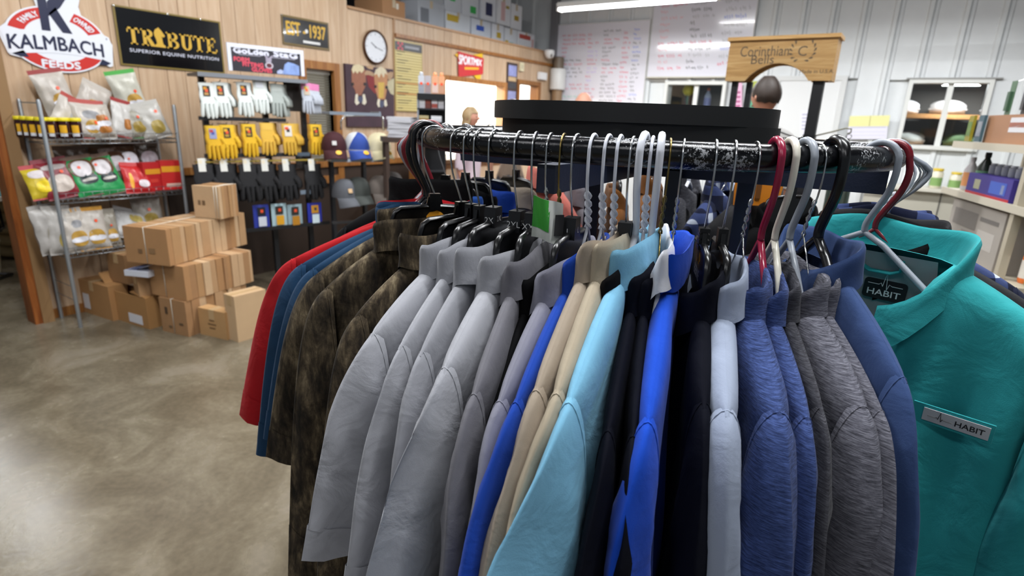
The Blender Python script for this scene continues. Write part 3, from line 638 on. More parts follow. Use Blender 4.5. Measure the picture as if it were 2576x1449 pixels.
# ------------------------------------------------------------------ the near half of the ring, left to right
# (ring angle, hanger kind, hanger colour, hanger label, hanger options) , (fabric, pixel column of the outer shoulder, name, label, options)
NEAR = [
 (217, 'tube', 'maroon', 'maroon plastic hanger at the far left bend of the rail', dict(wide=0.16, low=False), 'red', -217, 'short_sleeve_shirt', 'red shirt, rearmost at the left end of the rack', dict(nd=0.03, collar=None, Lsh=0.245, sw=0.10)),
 (221.5, 'tube', 'greyp', 'grey plastic hanger at the left bend, holding the front red shirt', dict(wide=0.16, low=False), 'red', -227, 'short_sleeve_shirt', 'front red shirt with its sleeve hanging over the concrete floor', dict(nd=0.03, twist=0.5, Lsh=0.275, sw=0.10)),
 (225.5, 'tube', 'maroon', 'thin maroon hanger at the left bend, between grey and black ones', dict(wide=0.16, low=False), 'blue', -229, 'short_sleeve_shirt', 'steel blue shirt right beside the front red shirt', dict(nd=0.03, Lsh=0.250, cufflen=0.50)),
 (229, 'tube', 'blackp', 'black plastic hanger at the left bend of the rail, the rear one', dict(wide=0.16, low=False), 'blue', -231, 'short_sleeve_shirt', 'steel blue shirt half hidden by the brown camouflage shirts', dict(nd=0.03, Lsh=0.225)),
 (233, 'tube', 'blackp', 'black plastic hanger at the left bend of the rail, the front one', dict(wide=0.16, low=False), 'camo', -232, 'camouflage_shirt', 'brown camouflage shirt, leftmost of three', dict(nd=0.03, twist=0.3, Lsh=0.215, cufflen=0.47)),
 (239, 'berne', 'black', 'black coat hanger with orange bear logo over the camouflage shirts', dict(logo=True), 'camo', -233, 'camouflage_shirt', 'brown camouflage shirt, middle one of three', dict(nw=0.084, Lsh=0.205, sleeve='long')),
 (252.5, 'berne', 'black', 'black coat hanger with wire hook, first right of the bear logo hanger', {}, 'camo', -250, 'camouflage_shirt', 'brown camouflage shirt, rightmost of three, touching the light grey shirts', dict(nw=0.084, Lsh=0.195, sleeve='long')),
 (256, 'berne', 'black', 'black coat hanger behind the leftmost light grey collar', {}, 'grey', 850, 'short_sleeve_shirt', 'light grey shirt with the widest sleeve, leftmost of the light grey ones', dict(nw=0.084, twist=0.5, lens=1.0, Lsh=0.222, T=0.026, sw=0.09, cufflen=0.41)),
 (258.5, 'berne', 'black', 'black coat hanger over the middle of the light grey shirts', {}, 'grey', 930, 'short_sleeve_shirt', 'light grey shirt squeezed second among the light grey ones', dict(nw=0.084, twist=0.2, Lsh=0.225, T=0.016)),
 (262.5, 'berne', 'black', 'black coat hanger with 2X size clip', dict(size='2X'), 'grey2', 985, 'short_sleeve_shirt', 'light grey shirt squeezed third among the light grey ones', dict(nw=0.084, Lsh=0.22, T=0.016)),
 (268.5, 'berne', 'black', 'black coat hanger with ribbed neck and 2XL clip', dict(size='2XL', style=1), 'grey', 1045, 'short_sleeve_shirt', 'light grey shirt with upright collar and creased sleeve, nearest of the grey ones', dict(nw=0.084, twist=0.75, lens=1.0, Lsh=0.24, T=0.024, sw=0.13, cufflen=0.50)),
 (272, 'berne', 'black', 'black coat hanger with XXL clip beside the green tag', dict(size='XXL'), 'dkgrey', 1140, 'short_sleeve_shirt', 'dark grey shirt in shadow next to the nearest light grey one', dict(nw=0.084, drop=0.105, Lsh=0.254, T=0.016)),
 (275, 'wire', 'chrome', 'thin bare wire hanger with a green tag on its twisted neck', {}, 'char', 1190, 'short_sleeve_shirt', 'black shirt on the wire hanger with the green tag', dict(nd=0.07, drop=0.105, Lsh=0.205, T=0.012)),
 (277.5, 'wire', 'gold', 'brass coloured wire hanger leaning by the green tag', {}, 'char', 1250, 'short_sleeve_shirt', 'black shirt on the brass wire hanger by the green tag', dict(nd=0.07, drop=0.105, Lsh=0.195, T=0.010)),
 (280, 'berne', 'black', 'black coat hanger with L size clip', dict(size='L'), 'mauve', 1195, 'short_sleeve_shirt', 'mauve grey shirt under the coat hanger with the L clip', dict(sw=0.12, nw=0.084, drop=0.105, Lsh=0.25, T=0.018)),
 (283.0, 'wire', 'white', 'white coated wire hanger, first of three alike, holding royal blue', {}, 'royal', 1232, 'short_sleeve_shirt', 'deep royal blue shirt between mauve grey and khaki', dict(sw=0.12, nd=0.035, twist=0.35, drop=0.105, Lsh=0.264, T=0.016, cufflen=0.50)),
 (285.6, 'wire', 'white', 'white coated wire hanger, middle of three alike, in a khaki collar', {}, 'khaki', 1280, 'short_sleeve_shirt', 'khaki shirt beside the deep royal blue one', dict(nd=0.015, twist=0.3, drop=0.105, Lsh=0.264, T=0.018, sw=0.10)),
 (287.6, 'wire', 'white', 'white coated wire hanger, third of three alike, left of the S clip', {}, 'khaki2', 1350, 'short_sleeve_shirt', 'sand coloured shirt between khaki and pale aqua', dict(nd=0.012, twist=0.5, drop=0.105, Lsh=0.269, T=0.017, sw=0.10)),
 (289.8, 'berne', 'black', 'black coat hanger with S size clip', dict(size='S'), 'char', 1440, 'short_sleeve_shirt', 'black shirt hidden between sand and pale aqua shirts', dict(nw=0.084, drop=0.105, Lsh=0.19, T=0.010)),
 (291.6, 'tube', 'whitep', 'thick white plastic hanger, left one of two, in the pale aqua shirt', {}, 'aqua', 1372, 'short_sleeve_shirt', 'pale aqua shirt with its sleeve swung forward', dict(nd=0.012, twist=0.95, lens=1.0, drop=0.105, Lsh=0.284, T=0.020, sw=0.19, cufflen=0.52)),
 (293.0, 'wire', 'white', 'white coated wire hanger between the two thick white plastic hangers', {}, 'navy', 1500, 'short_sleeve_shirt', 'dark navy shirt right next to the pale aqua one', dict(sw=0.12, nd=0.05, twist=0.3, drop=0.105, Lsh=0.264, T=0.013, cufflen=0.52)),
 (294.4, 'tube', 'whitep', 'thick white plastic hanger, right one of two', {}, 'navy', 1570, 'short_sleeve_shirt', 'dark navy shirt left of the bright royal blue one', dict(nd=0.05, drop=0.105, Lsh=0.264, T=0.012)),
 (295.9, 'wire', 'gold', 'brass coloured wire hanger right of the thick white plastic ones', {}, 'white', 1640, 'short_sleeve_shirt', 'white shirt showing only a strip between navy and bright royal blue', dict(nd=0.015, sleeve='none', Lsh=0.12, T=0.008, body=0.5)),
 (298.2, 'wire', 'chrome', 'bare wire hanger in the turned up royal blue collar', {}, 'royal2', 1622, 'short_sleeve_shirt', 'bright royal blue shirt with its collar turned up', dict(nd=0.032, twist=0.6, drop=0.105, Lsh=0.269, T=0.019, cufflen=0.56, sw=0.06, collar='stand')),
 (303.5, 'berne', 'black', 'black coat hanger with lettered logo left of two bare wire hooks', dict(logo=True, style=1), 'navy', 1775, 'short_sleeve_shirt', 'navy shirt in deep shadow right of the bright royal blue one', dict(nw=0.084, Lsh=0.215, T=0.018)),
 (306.8, 'berne', 'black', 'black coat hanger over the ice grey shirt', {}, 'ice', 1845, 'short_sleeve_shirt', 'ice grey blue shirt between navy and heather blue', dict(nw=0.084, twist=-0.4, Lsh=0.235, T=0.026, sw=0.05, cufflen=0.58)),
 (310.6, 'wire', 'chrome', 'bare twisted wire hanger left of the crimson plastic hanger', {}, 'hblue', 1990, 'knit_shirt', 'heather blue knit shirt with folded collar, the left one', dict(nd=0.05, twist=-0.5, Lsh=0.225, T=0.030, collar='knit', cufflen=0.60, sw=0.06)),
 (314.2, 'tube', 'maroon2', 'glossy crimson plastic hanger left of the cream one', {}, 'hblue', 2080, 'knit_shirt', 'heather blue knit shirt, the right one, on the crimson hanger', dict(nd=0.055, twist=-0.3, Lsh=0.225, T=0.019, collar='knit', cufflen=0.60, sw=0.06)),
 (317.0, 'tube', 'cream', 'cream plastic hanger between crimson and grey ones', {}, 'hdark', 2110, 'knit_shirt', 'charcoal heather knit shirt on the cream hanger', dict(nd=0.05, Lsh=0.215, T=0.014, collar='knit')),
 (320.2, 'tube', 'greyp', 'grey plastic hanger right of the cream one', {}, 'hgrey', 2255, 'knit_shirt', 'mid grey heather knit shirt with the broad sleeve', dict(nd=0.045, twist=-0.6, Lsh=0.225, T=0.028, collar='knit', cufflen=0.62, sw=0.07)),
 (323.2, 'wire', 'chrome', 'bare wire hanger right of the three plastic ones', {}, 'hgrey', 2300, 'knit_shirt', 'grey heather knit shirt partly covered by its broad sleeved twin', dict(nd=0.05, Lsh=0.235, T=0.016, collar='knit')),
 (327.0, 'tube', 'blackp', 'chunky black plastic hanger in the slate blue shirt', dict(rr=0.0075), 'slate', 2355, 'short_sleeve_shirt', 'slate blue shirt overlapping the turquoise one', dict(nd=0.01, twist=-0.4, Lsh=0.235, T=0.020, cufflen=0.60, sw=0.08)),
 (343.0, 'tube', 'greyp', 'grey plastic hanger inside the open turquoise collar', {}, 'teal', None, 'short_sleeve_shirt', 'turquoise shirt with an open collar and logo label, at the right edge', dict(nd=0.0, ou=0.03, Lsh=0.25, T=0.040, sw=0.12, cufflen=0.50, nw=0.088, ct0=0.055, scoop=0.12)),
]
for i, (phi, kind, colr, hlab, ho, fab, tipx, nm, lab, op) in enumerate(NEAR):
    Ls = op.get('Lsh', 0.225); P = ring_pt(phi); nd_ = op.pop('nd', 0.0); zn = RZ+NECK[kind]-nd_; ou = op.pop('ou', 0.0)
    psi = -tipx if tipx is not None and tipx < 0 else solve_psi(phi, tipx, Ls+0.06, zn-0.13)
    hang(phi, psi, kind, colr, hlab, **{**dict(lean=max(1.0, 2.0-0.24*i), sag=nd_+(0.014 if nd_ else 0.006), wide=Ls-0.05), **ho})
    garment(nm, lab, (P.x+ou*math.cos(R_(psi)), P.y+ou*math.sin(R_(psi)), zn), R_(psi), fab, seed=i+1, **op)
# ------------------------------------------------------------------ flat things on walls: outlines measured in the photograph, laid on the wall they hang on
def quad(b, pts, n, off, th):
    n = Vector(n); m = len(pts); b.add([p+n*off for p in pts]+[p+n*(off+th) for p in pts], [tuple(range(m-1, -1, -1)), tuple(range(m, 2*m))]+[(i, (i+1) % m, m+(i+1) % m, m+i) for i in range(m)]); return b
def board(name, label, cat, pts, n, mt, off=0.002, th=0.008, part='board', group=None):
    c = sum(pts, Vector())/len(pts); zb = min(p.z for p in pts); t = thing(name, label, cat, (c.x, c.y, zb), 0, group)
    b = MB(); quad(b, pts, n, off, th); b.build(part, mt, t, world=True); return t
def layer(t, name, pts, n, mt, off, th=0.0008): b = MB(); quad(b, pts, n, off, th); return b.build(name, mt, t, world=True)
def LW(pts, X=WX): return [on_x(x, y, X) for x, y in pts]
def yz(pts, X=WX): return [Vector((X, y, z)) for y, z in pts]
NX = EX
NAVY = mat('1c2140', 0.4); RED = mat('c22a22', 0.4); WHITE = mat('dfe2ea', 0.4); GOLD = mat('c9a13a', 0.4)
# ---- oval feed sign
ecy, ecz, erx, erz = 1.835, 1.955, 0.300, 0.212
outl = arc(ecy, ecz, erx, erz, 20, 58, 10)+[(1.985, 2.19), (2.03, 2.33), (1.70, 2.33), (1.735, 2.172)]+arc(ecy, ecz, erx, erz, 109, 160, 12)+[(1.515, 1.995), (1.503, 1.97), (1.535, 1.845), (1.545, 1.832), (1.60, 1.82)]+arc(ecy, ecz, erx, erz, 216, 324, 24)+[(2.13, 1.805), (2.152, 1.815), (2.168, 1.96), (2.16, 1.975), (2.15, 2.01), (2.125, 2.02)]
ks = board('feed_sign', 'oval red and white feed sign under a huge navy letter K', 'sign', yz(outl), NX, WHITE, 0.004, 0.010)
def ringseg(a0, a1, ro=0.955, ri=0.66): return [(ecy+erx*ro*math.cos(R_(a)), ecz+erz*ro*math.sin(R_(a))) for a in [a0+(a1-a0)*i/14 for i in range(15)]]+[(ecy+erx*ri*math.cos(R_(a)), ecz+erz*ri*math.sin(R_(a))) for a in [a1+(a0-a1)*i/14 for i in range(15)]]
for a0, a1 in ((22, 66), (106, 164), (212, 328)): layer(ks, 'red_arc', yz(ringseg(a0, a1)), NX, RED, 0.0141)
layer(ks, 'banner', yz([(1.513, 1.99)]+[(1.513+0.65*i/12, 1.987+0.020*math.sin(PI*i/12)) for i in range(1, 12)]+[(2.163, 1.965), (2.150, 1.83)]+[(2.150-0.605*i/12, 1.838+0.030*math.sin(PI*i/12)) for i in range(1, 12)]+[(1.545, 1.84)]), NX, WHITE, 0.0152)
for s in ([(1.555, 1.842), (1.62, 1.868), (1.645, 1.828), (1.60, 1.826)], [(2.14, 1.832), (2.085, 1.856), (2.06, 1.815), (2.11, 1.815)]): layer(ks, 'banner_fold', yz(s), NX, NAVY, 0.0152)
for s in ([(1.748, 2.33), (1.745, 2.008), (1.795, 2.008), (1.80, 2.33)], [(1.795, 2.10), (1.80, 2.19), (1.91, 2.33), (1.985, 2.33), (1.872, 2.165)], [(1.80, 2.12), (1.865, 2.005), (1.922, 2.005), (1.846, 2.165)]): layer(ks, 'letter_stroke', yz(s), NX, NAVY, 0.0160)
def bowb(k): return lambda a, b: (a, b+k*(1-(a/0.29)**2))
lettering('name_letters', 'KALMBACH', NAVY, ks, (WX+0.017, 1.822, 1.912), EY, EZ, width=0.555, height=0.088, off=0, dup=0.0028, bend=bowb(0.018))
lettering('name_letters', 'FEEDS', WHITE, ks, (WX+0.0158, 1.825, 1.818), EY, EZ, width=0.225, height=0.046, off=0, dup=0.003, bend=bowb(-0.025))
def arctext(body, amid, span, ro, hgt, sgn=1):
    def bend(a, b):
        ang = R_(amid)-sgn*a/0.22; r = ro+sgn*b/ (erx if False else 0.235); return (erx*r*math.cos(ang), erz*r*math.sin(ang))
    lettering('name_letters', body, WHITE, ks, (WX+0.0158, ecy, ecz), EY, EZ, width=span, height=hgt, off=0, dup=0.0016, bend=bend)
arctext('FAMILY', 131, 0.125, 0.80, 0.034); arctext('OWNED', 45, 0.135, 0.80, 0.034)
lettering('mark_letters', 'R', NAVY, ks, (WX+0.0158, 2.135, 1.998), EY, EZ, height=0.012, off=0)
# ---- black and gold horse feed sign
ts = board('horse_feed_sign', 'wide black sign with gold serif letters and a chess horse', 'sign', yz([(2.208, 1.828), (3.03, 1.828), (3.03, 2.245), (2.208, 2.245)]), NX, mat('0a0a0d', 0.18, coat=0.5), 0.003, 0.006)
for q in ([(2.208, 1.828), (3.03, 1.828), (3.03, 1.84), (2.208, 1.84)], [(2.208, 2.233), (3.03, 2.233), (3.03, 2.245), (2.208, 2.245)], [(2.208, 1.84), (2.222, 1.84), (2.222, 2.233), (2.208, 2.233)], [(3.016, 1.84), (3.03, 1.84), (3.03, 2.233), (3.016, 2.233)]): layer(ts, 'border', yz(q), NX, mat('7c6a34', 0.35), 0.0092)
def serif(t, body, mt, X, y0, y1, z0, z1, st=0.026):
    "capital letters with slab serifs, drawn stroke by stroke"
    n = len(body); w = (y1-y0)/n; h = z1-z0; ser = h*0.09
    for i, ch in enumerate(body):
        a = y0+i*w+0.006; e = y0+(i+1)*w-0.006; m = (a+e)/2; P = []
        def R(y_a, y_b, z_a, z_b): P.append([(y_a, z_a), (y_b, z_a), (y_b, z_b), (y_a, z_b)])
        def foot(y, up=False): z = z1-ser if up else z0; R(y-st*0.95, y+st*0.95, z, z+ser)
        if ch == 'T': R(m-st/2, m+st/2, z0, z1); foot(m); R(a, e, z1-ser*1.3, z1); R(a, a+ser*0.8, z1-h*0.3, z1); R(e-ser*0.8, e, z1-h*0.3, z1)
        elif ch in 'RB':
            s = a+st*0.9; R(s-st/2, s+st/2, z0, z1); foot(s); foot(s, True)
            P.append([(s, z1)]+arc(s+st, z0+h*0.76, w*0.36, h*0.24, 90, -90, 8)+[(s, z0+h*0.52), (s, z0+h*0.52+ser)]+arc(s+st, z0+h*0.76, w*0.36-st*0.9, h*0.24-ser, -90, 90, 8)+[(s, z1-ser)])
            if ch == 'B': P.append([(s, z0+h*0.54)]+arc(s+st, z0+h*0.27, w*0.42, h*0.27, 90, -90, 8)+[(s, z0), (s, z0+ser)]+arc(s+st, z0+h*0.27, w*0.42-st*0.9, h*0.27-ser, -90, 90, 8)+[(s, z0+h*0.54-ser)])
            else: P.append([(s+st*0.4, z0+h*0.52), (s+st*1.5, z0+h*0.52), (e+0.012, z0), (e-st*0.9, z0)])
        elif ch == 'U':
            s = a+st*0.9; r = e-st*0.6; foot(s, True); foot(r, True)
            P.append([(s-st/2, z1)]+arc((s+r)/2, z0+h*0.32, (r-s)/2+st/2, h*0.32, 180, 360, 12)+[(r+st*0.3, z1), (r-st*0.1, z1)]+arc((s+r)/2, z0+h*0.32, (r-s)/2-st/2, h*0.32-ser, 360, 180, 12)+[(s+st/2, z1)])
        elif ch == 'E':
            s = a+st*0.9; R(s-st/2, s+st/2, z0, z1); foot(s); foot(s, True); R(s, e, z0, z0+ser*1.2); R(s, e-0.01, z1-ser*1.2, z1); R(s, e-0.03, z0+h*0.47, z0+h*0.47+ser); R(e-ser, e, z0, z0+h*0.28); R(e-0.01-ser, e-0.01, z1-h*0.28, z1); R(e-0.03-ser*0.8, e-0.03, z0+h*0.38, z0+h*0.66)
        for q in P: layer(t, 'letter_stroke', yz(q, X), NX, mt, 0.0095)
serif(ts, 'TR', GOLD, WX, 2.275, 2.475, 1.985, 2.105); serif(ts, 'BUTE', GOLD, WX, 2.562, 2.985, 1.985, 2.105)
horse = [(2.475, 1.985), (2.555, 1.985), (2.553, 2.0), (2.54, 2.008), (2.536, 2.03), (2.535, 2.05), (2.53, 2.065), (2.54, 2.06), (2.552, 2.064), (2.558, 2.074), (2.545, 2.09), (2.535, 2.108), (2.52, 2.122), (2.515, 2.13), (2.508, 2.124), (2.488, 2.112), (2.477, 2.09), (2.478, 2.065), (2.488, 2.04), (2.492, 2.01), (2.478, 2.0)]
layer(ts, 'chess_horse', yz(horse), NX, GOLD, 0.0096)
lettering('slogan_letters', 'SUPERIOR EQUINE NUTRITION', mat('c6c8d6', 0.5), ts, (WX+0.0095, 2.635, 1.940), EY, EZ, width=0.70, height=0.030, off=0, bold=0.012, spacing=1.1)
for y_ in (2.215, 2.60, 2.86): b = MB(); b.lathe((WX+0.009, y_, 2.236), [(0.006, 0), (0.006, 0.004), (0.001, 0.006)], 10, (EY, EZ, EX)); b.build('nail_head', M_CHROME, ts, 60, world=True)
# ---- established sign
es = board('anniversary_sign', 'small black and gold sign reading EST 1937', 'sign', yz([(3.632, 2.14), (4.173, 2.14), (4.173, 2.398), (3.632, 2.398)]), NX, mat('101013', 0.2, coat=0.4), 0.003, 0.006)
for q in ([(3.632, 2.14), (4.173, 2.14), (4.173, 2.158), (3.632, 2.158)], [(3.632, 2.38), (4.173, 2.38), (4.173, 2.398), (3.632, 2.398)], [(3.632, 2.158), (3.645, 2.158), (3.645, 2.38), (3.632, 2.38)], [(4.16, 2.158), (4.173, 2.158), (4.173, 2.38), (4.16, 2.38)]): layer(es, 'border', yz(q), NX, mat('6d5a30', 0.35), 0.0092)
lettering('date_letters', 'EST - 1937', GOLD, es, (WX+0.0095, 3.905, 2.290), EY, EZ, width=0.45, height=0.115, off=0, dup=0.004)
lettering('slogan_letters', 'Longhorn Feed', mat('d8d8d6', 0.5), es, (WX+0.0095, 3.93, 2.187), EY, EZ, width=0.25, height=0.03, off=0, bold=0.03) if False else layer(es, 'white_script_line', yz([(3.86, 2.178), (4.06, 2.178), (4.06, 2.200), (3.86, 2.200)]), NX, mat('d8d8d6', 0.5), 0.0095)
b = MB(); b.lathe((WX+0.0095, 3.905, 2.285), [(0.018, 0), (0.018, 0.001)], 16, (EY, EZ, EX)); b.build('white_dot', mat('d8d8d6', 0.5), es, world=True)
for yy, zz in ((3.64, 2.39), (4.165, 2.39)): b = MB(); b.lathe((WX+0.009, yy, zz), [(0.006, 0), (0.006, 0.004), (0.001, 0.006)], 10, (EY, EZ, EX)); b.build('nail_head', M_CHROME, es, 60, world=True)
# ---- wall clock
ck = thing('wall_clock', 'round white wall clock with dark brown rim on the panelled wall', 'clock', (WX, 4.79, 2.07))
b = MB(); b.lathe((0, 0, 0.172), [(0.165, 0.0), (0.176, 0.012), (0.176, 0.030), (0.168, 0.040), (0.158, 0.036), (0.154, 0.026), (0.154, 0.004), (0.165, 0.0)], 40, (EY, EZ, EX)); b.build('rim', mat('4a2d18', 0.35), ck, 60)
b = MB(); b.lathe((0.022, 0, 0.172), [(0.156, 0), (0.156, 0.003)], 40, (EY, EZ, EX)); dial = b.build('dial', mat('d9dce2', 0.5), ck)
for h in range(12):
    a = R_(90-30*h); b = MB(); b.box((0.0256, 0.132*math.cos(a), 0.172+0.132*math.sin(a)), (0.0012, 0.022 if h % 3 == 0 else 0.014, 0.006), ax=(EX, Vector((0, math.cos(a), math.sin(a))), Vector((0, -math.sin(a), math.cos(a))))); b.build('hour_mark', mat('8b8e96', 0.5), dial)
for nm, L_, w_, a in (('hour_hand', 0.085, 0.009, R_(148)), ('minute_hand', 0.115, 0.006, R_(-14))):
    b = MB(); b.box((0.0285, math.cos(a)*L_*0.42, 0.172+math.sin(a)*L_*0.42), (0.0012, L_, w_), ax=(EX, Vector((0, math.cos(a), math.sin(a))), Vector((0, -math.sin(a), math.cos(a))))); b.build(nm, mat('63666e', 0.4), ck)
b = MB(); b.lathe((0.025, 0, 0.172), [(0.008, 0), (0.008, 0.005), (0.002, 0.007)], 12, (EY, EZ, EX)); b.build('hub', mat('63666e', 0.4), ck, 60)
# ---- painting of two cows (plain shapes on a canvas)
cy0, cy1, cz0, cz1 = 4.345, 5.045, 1.40, 2.035
cp = board('cow_painting', 'unframed canvas painting of two brown cow faces on dark maroon', 'painting', yz([(cy0, cz0), (cy1, cz0), (cy1, cz1), (cy0, cz1)]), NX, mat('3b2430', 0.6, vary=0.25, vscale=5), 0.002, 0.03, 'canvas')
def cpx(p): return [(on_x(850+x/5.574, 60+y/5.573, WX+0.033).y, on_x(850+x/5.574, 60+y/5.573, WX+0.033).z) for x, y in p]
def paint(name, p, c, off): layer(cp, name, yz(cpx(p)), NX, mat(c, 0.6, vary=0.12, vscale=14), off)
paint('red_patch', [(390, 690), (560, 760), (600, 900), (520, 980), (430, 880)], '7d1f22', 0.0325)
paint('cow_neck', [(700, 800), (790, 760), (785, 1000), (740, 980), (690, 880)], 'b3ab8d', 0.0325)
paint('cow_face', [(190, 640), (250, 590), (330, 590), (385, 650), (395, 850), (345, 960), (330, 1000), (255, 1000), (240, 930), (195, 850)], '8f5b45', 0.0333)
paint('cow_face', [(505, 700), (560, 620), (650, 620), (700, 690), (690, 900), (660, 1060), (565, 1060), (520, 900)], 'ad7a53', 0.0333)
paint('yellow_blaze', [(560, 820), (650, 820), (640, 1040), (575, 1040)], 'c3a24c', 0.0342)
paint('pale_forelock', [(190, 640), (215, 580), (290, 565), (360, 600), (365, 650), (330, 690), (300, 660), (270, 700), (240, 660), (215, 700)], 'cdbf9c', 0.0345)
paint('pale_forelock', [(505, 720), (530, 640), (600, 600), (670, 640), (695, 720), (660, 690), (640, 760), (605, 690), (575, 760), (545, 700)], 'c9bda2', 0.0345)
for e in ([(370, 690), (400, 650), (450, 660), (500, 690), (500, 740), (430, 715), (385, 720)], [(700, 690), (740, 670), (780, 680), (770, 740), (730, 800), (700, 770)], [(390, 600), (450, 580), (500, 600), (490, 640), (430, 630)]): paint('ear', e, 'a98a6b', 0.0337)
for m_ in ([(245, 990), (275, 980), (285, 1040), (300, 1110), (260, 1140), (235, 1100)], [(345, 990), (375, 985), (400, 1100), (375, 1135), (340, 1120), (345, 1050)], [(560, 1050), (590, 1060), (595, 1160), (565, 1170), (545, 1120)], [(650, 1070), (675, 1060), (692, 1140), (665, 1165), (645, 1130)]): paint('white_muzzle', m_, 'd2cbb8', 0.0345)
for n_ in ([(275, 1030), (310, 1015), (350, 1030), (345, 1085), (310, 1110), (280, 1080)], [(585, 1090), (615, 1075), (645, 1090), (645, 1150), (610, 1180), (585, 1150)]): paint('nose', n_, '464a63', 0.0350)
for e in ((205, 845), (375, 845), (525, 880), (680, 890)): paint('eye', [(e[0]+20*math.cos(a), e[1]+24*math.sin(a)) for a in [i*0.785 for i in range(8)]], '1d1716', 0.0350)
# ---- gold price chart with checker logo
pc = board('price_chart', 'tall gold ruled price chart with black heading', 'chart', yz([(5.083, 1.585), (5.547, 1.585), (5.547, 2.362), (5.083, 2.362)]), NX, mat('ad9a5c', 0.4), 0.014, 0.006)
layer(pc, 'heading', yz([(5.09, 2.255), (5.54, 2.255), (5.54, 2.345), (5.09, 2.345)]), NX, mat('2a2b31', 0.4), 0.0202)
for i in range(3):
    for j in range(3):
        if (i+j) % 2 == 0: layer(pc, 'checker', yz([(5.13+i*0.03, 2.257+j*0.028), (5.16+i*0.03, 2.257+j*0.028), (5.16+i*0.03, 2.285+j*0.028), (5.13+i*0.03, 2.285+j*0.028)]), NX, mat('c04a58', 0.5), 0.0212)
layer(pc, 'heading_print', yz([(5.25, 2.285), (5.49, 2.285), (5.49, 2.312), (5.25, 2.312)]), NX, mat('8d8f96', 0.5), 0.0212)
for i in range(22):
    z_ = 1.60+i*0.0295; layer(pc, 'ruled_line', yz([(5.10, z_), (5.53, z_), (5.53, z_+0.012), (5.10, z_+0.012)]), NX, mat('d6c88a' if i not in (6, 10) else 'b97c44', 0.4), 0.0202)
    if i % 3 != 1: layer(pc, 'price_print', yz([(5.12, z_+0.014), (5.20+0.05*(i % 4), z_+0.014), (5.20+0.05*(i % 4), z_+0.024), (5.12, z_+0.024)]), NX, mat('5d5131', 0.6), 0.0202)
# ---- red dog food sign
sp = board('dog_food_sign', 'red wedge shaped dog food sign with yellow flashes', 'sign', yz([(6.23, 2.355), (6.79, 2.325), (6.78, 2.12), (6.25, 2.045)]), NX, mat('c02a2e', 0.4), 0.014, 0.008)
for q in ([(6.55, 2.345), (6.77, 2.39), (6.77, 2.33)], [(6.17, 2.31), (6.235, 2.335), (6.235, 2.28)], [(6.58, 2.088), (6.74, 2.11), (6.72, 2.0)]): layer(sp, 'yellow_flash', yz(q), NX, mat('e0b21c', 0.4), 0.012, 0.006)
lettering('name_letters', 'SPORTMIX', mat('e6e4ea', 0.5), sp, (WX+0.023, 6.495, 2.262), EY, EZ, width=0.50, height=0.115, off=0, dup=0.006, shear=0.1, bend=lambda a, b: (a, b*(1-0.35*(a+0.25)/0.5)))
layer(sp, 'slogan_band', yz([(6.37, 2.145), (6.68, 2.17), (6.68, 2.198), (6.37, 2.178)]), NX, mat('e2a625', 0.5), 0.0222)
# ---- two framed pictures in one strip
fp = board('framed_pictures', 'narrow dark frame holding two blue pictures, by the doorway', 'picture frame', yz([(7.385, 1.72), (7.655, 1.72), (7.655, 2.335), (7.385, 2.335)]), NX, mat('3a2a24', 0.4), 0.002, 0.016, 'frame')
for z0_, z1_, c_ in ((2.15, 2.30, '8c92c4'), (2.08, 2.14, 'b59a74'), (1.98, 2.06, '3a3a3e'), (1.80, 1.94, '8b8fb8'), (1.74, 1.79, '8a7866')): layer(fp, 'print', yz([(7.415, z0_), (7.625, z0_), (7.625, z1_), (7.415, z1_)]), NX, mat(c_, 0.4, vary=0.2, vscale=9), 0.0185)
# ---- thermostat, switch box, round duct, security camera near the corner
t = board('thermostat', 'small ivory thermostat under the moulding', 'thermostat', yz([(7.70, 2.24), (7.80, 2.24), (7.80, 2.36), (7.70, 2.36)]), NX, mat('d8cfae', 0.5), 0.014, 0.025); layer(t, 'dial_plate', yz([(7.72, 2.27), (7.78, 2.27), (7.78, 2.33), (7.72, 2.33)]), NX, mat('c2b99a', 0.4), 0.0392)
t = board('sensor_box', 'white box on the panelled wall beside the end wall', 'box', yz([(8.24, 2.16), (8.46, 2.16), (8.46, 2.27), (8.24, 2.27)]), NX, mat('dcdcdc', 0.5), 0.014, 0.05, 'case'); layer(t, 'lid', yz([(8.25, 2.17), (8.45, 2.17), (8.45, 2.26), (8.25, 2.26)]), NX, mat('e6e6e6', 0.5), 0.0642, 0.004)
t = thing('downspout_cover', 'white cylinder standing on a tan pipe in the corner', 'pipe', (WX+0.14, 8.68, 0)); b = MB(); b.lathe((0, 0, 0), [(0.085, 0), (0.085, 2.0), (0.085, 2.03)], 20); b.build('tan_pipe', mat('8a6f52', 0.5), t, 40); b = MB(); b.lathe((0, 0, 2.03), [(0.125, 0), (0.13, 0.01), (0.13, 0.30), (0.12, 0.32)], 24); b.build('white_sleeve', mat('d4d4d2', 0.4), t, 40); b = MB(); b.lathe((0, 0, 2.35), [(0.085, 0), (0.085, 0.17), (0.07, 0.18)], 20); b.build('upper_pipe', mat('6c5f50', 0.5), t, 40)
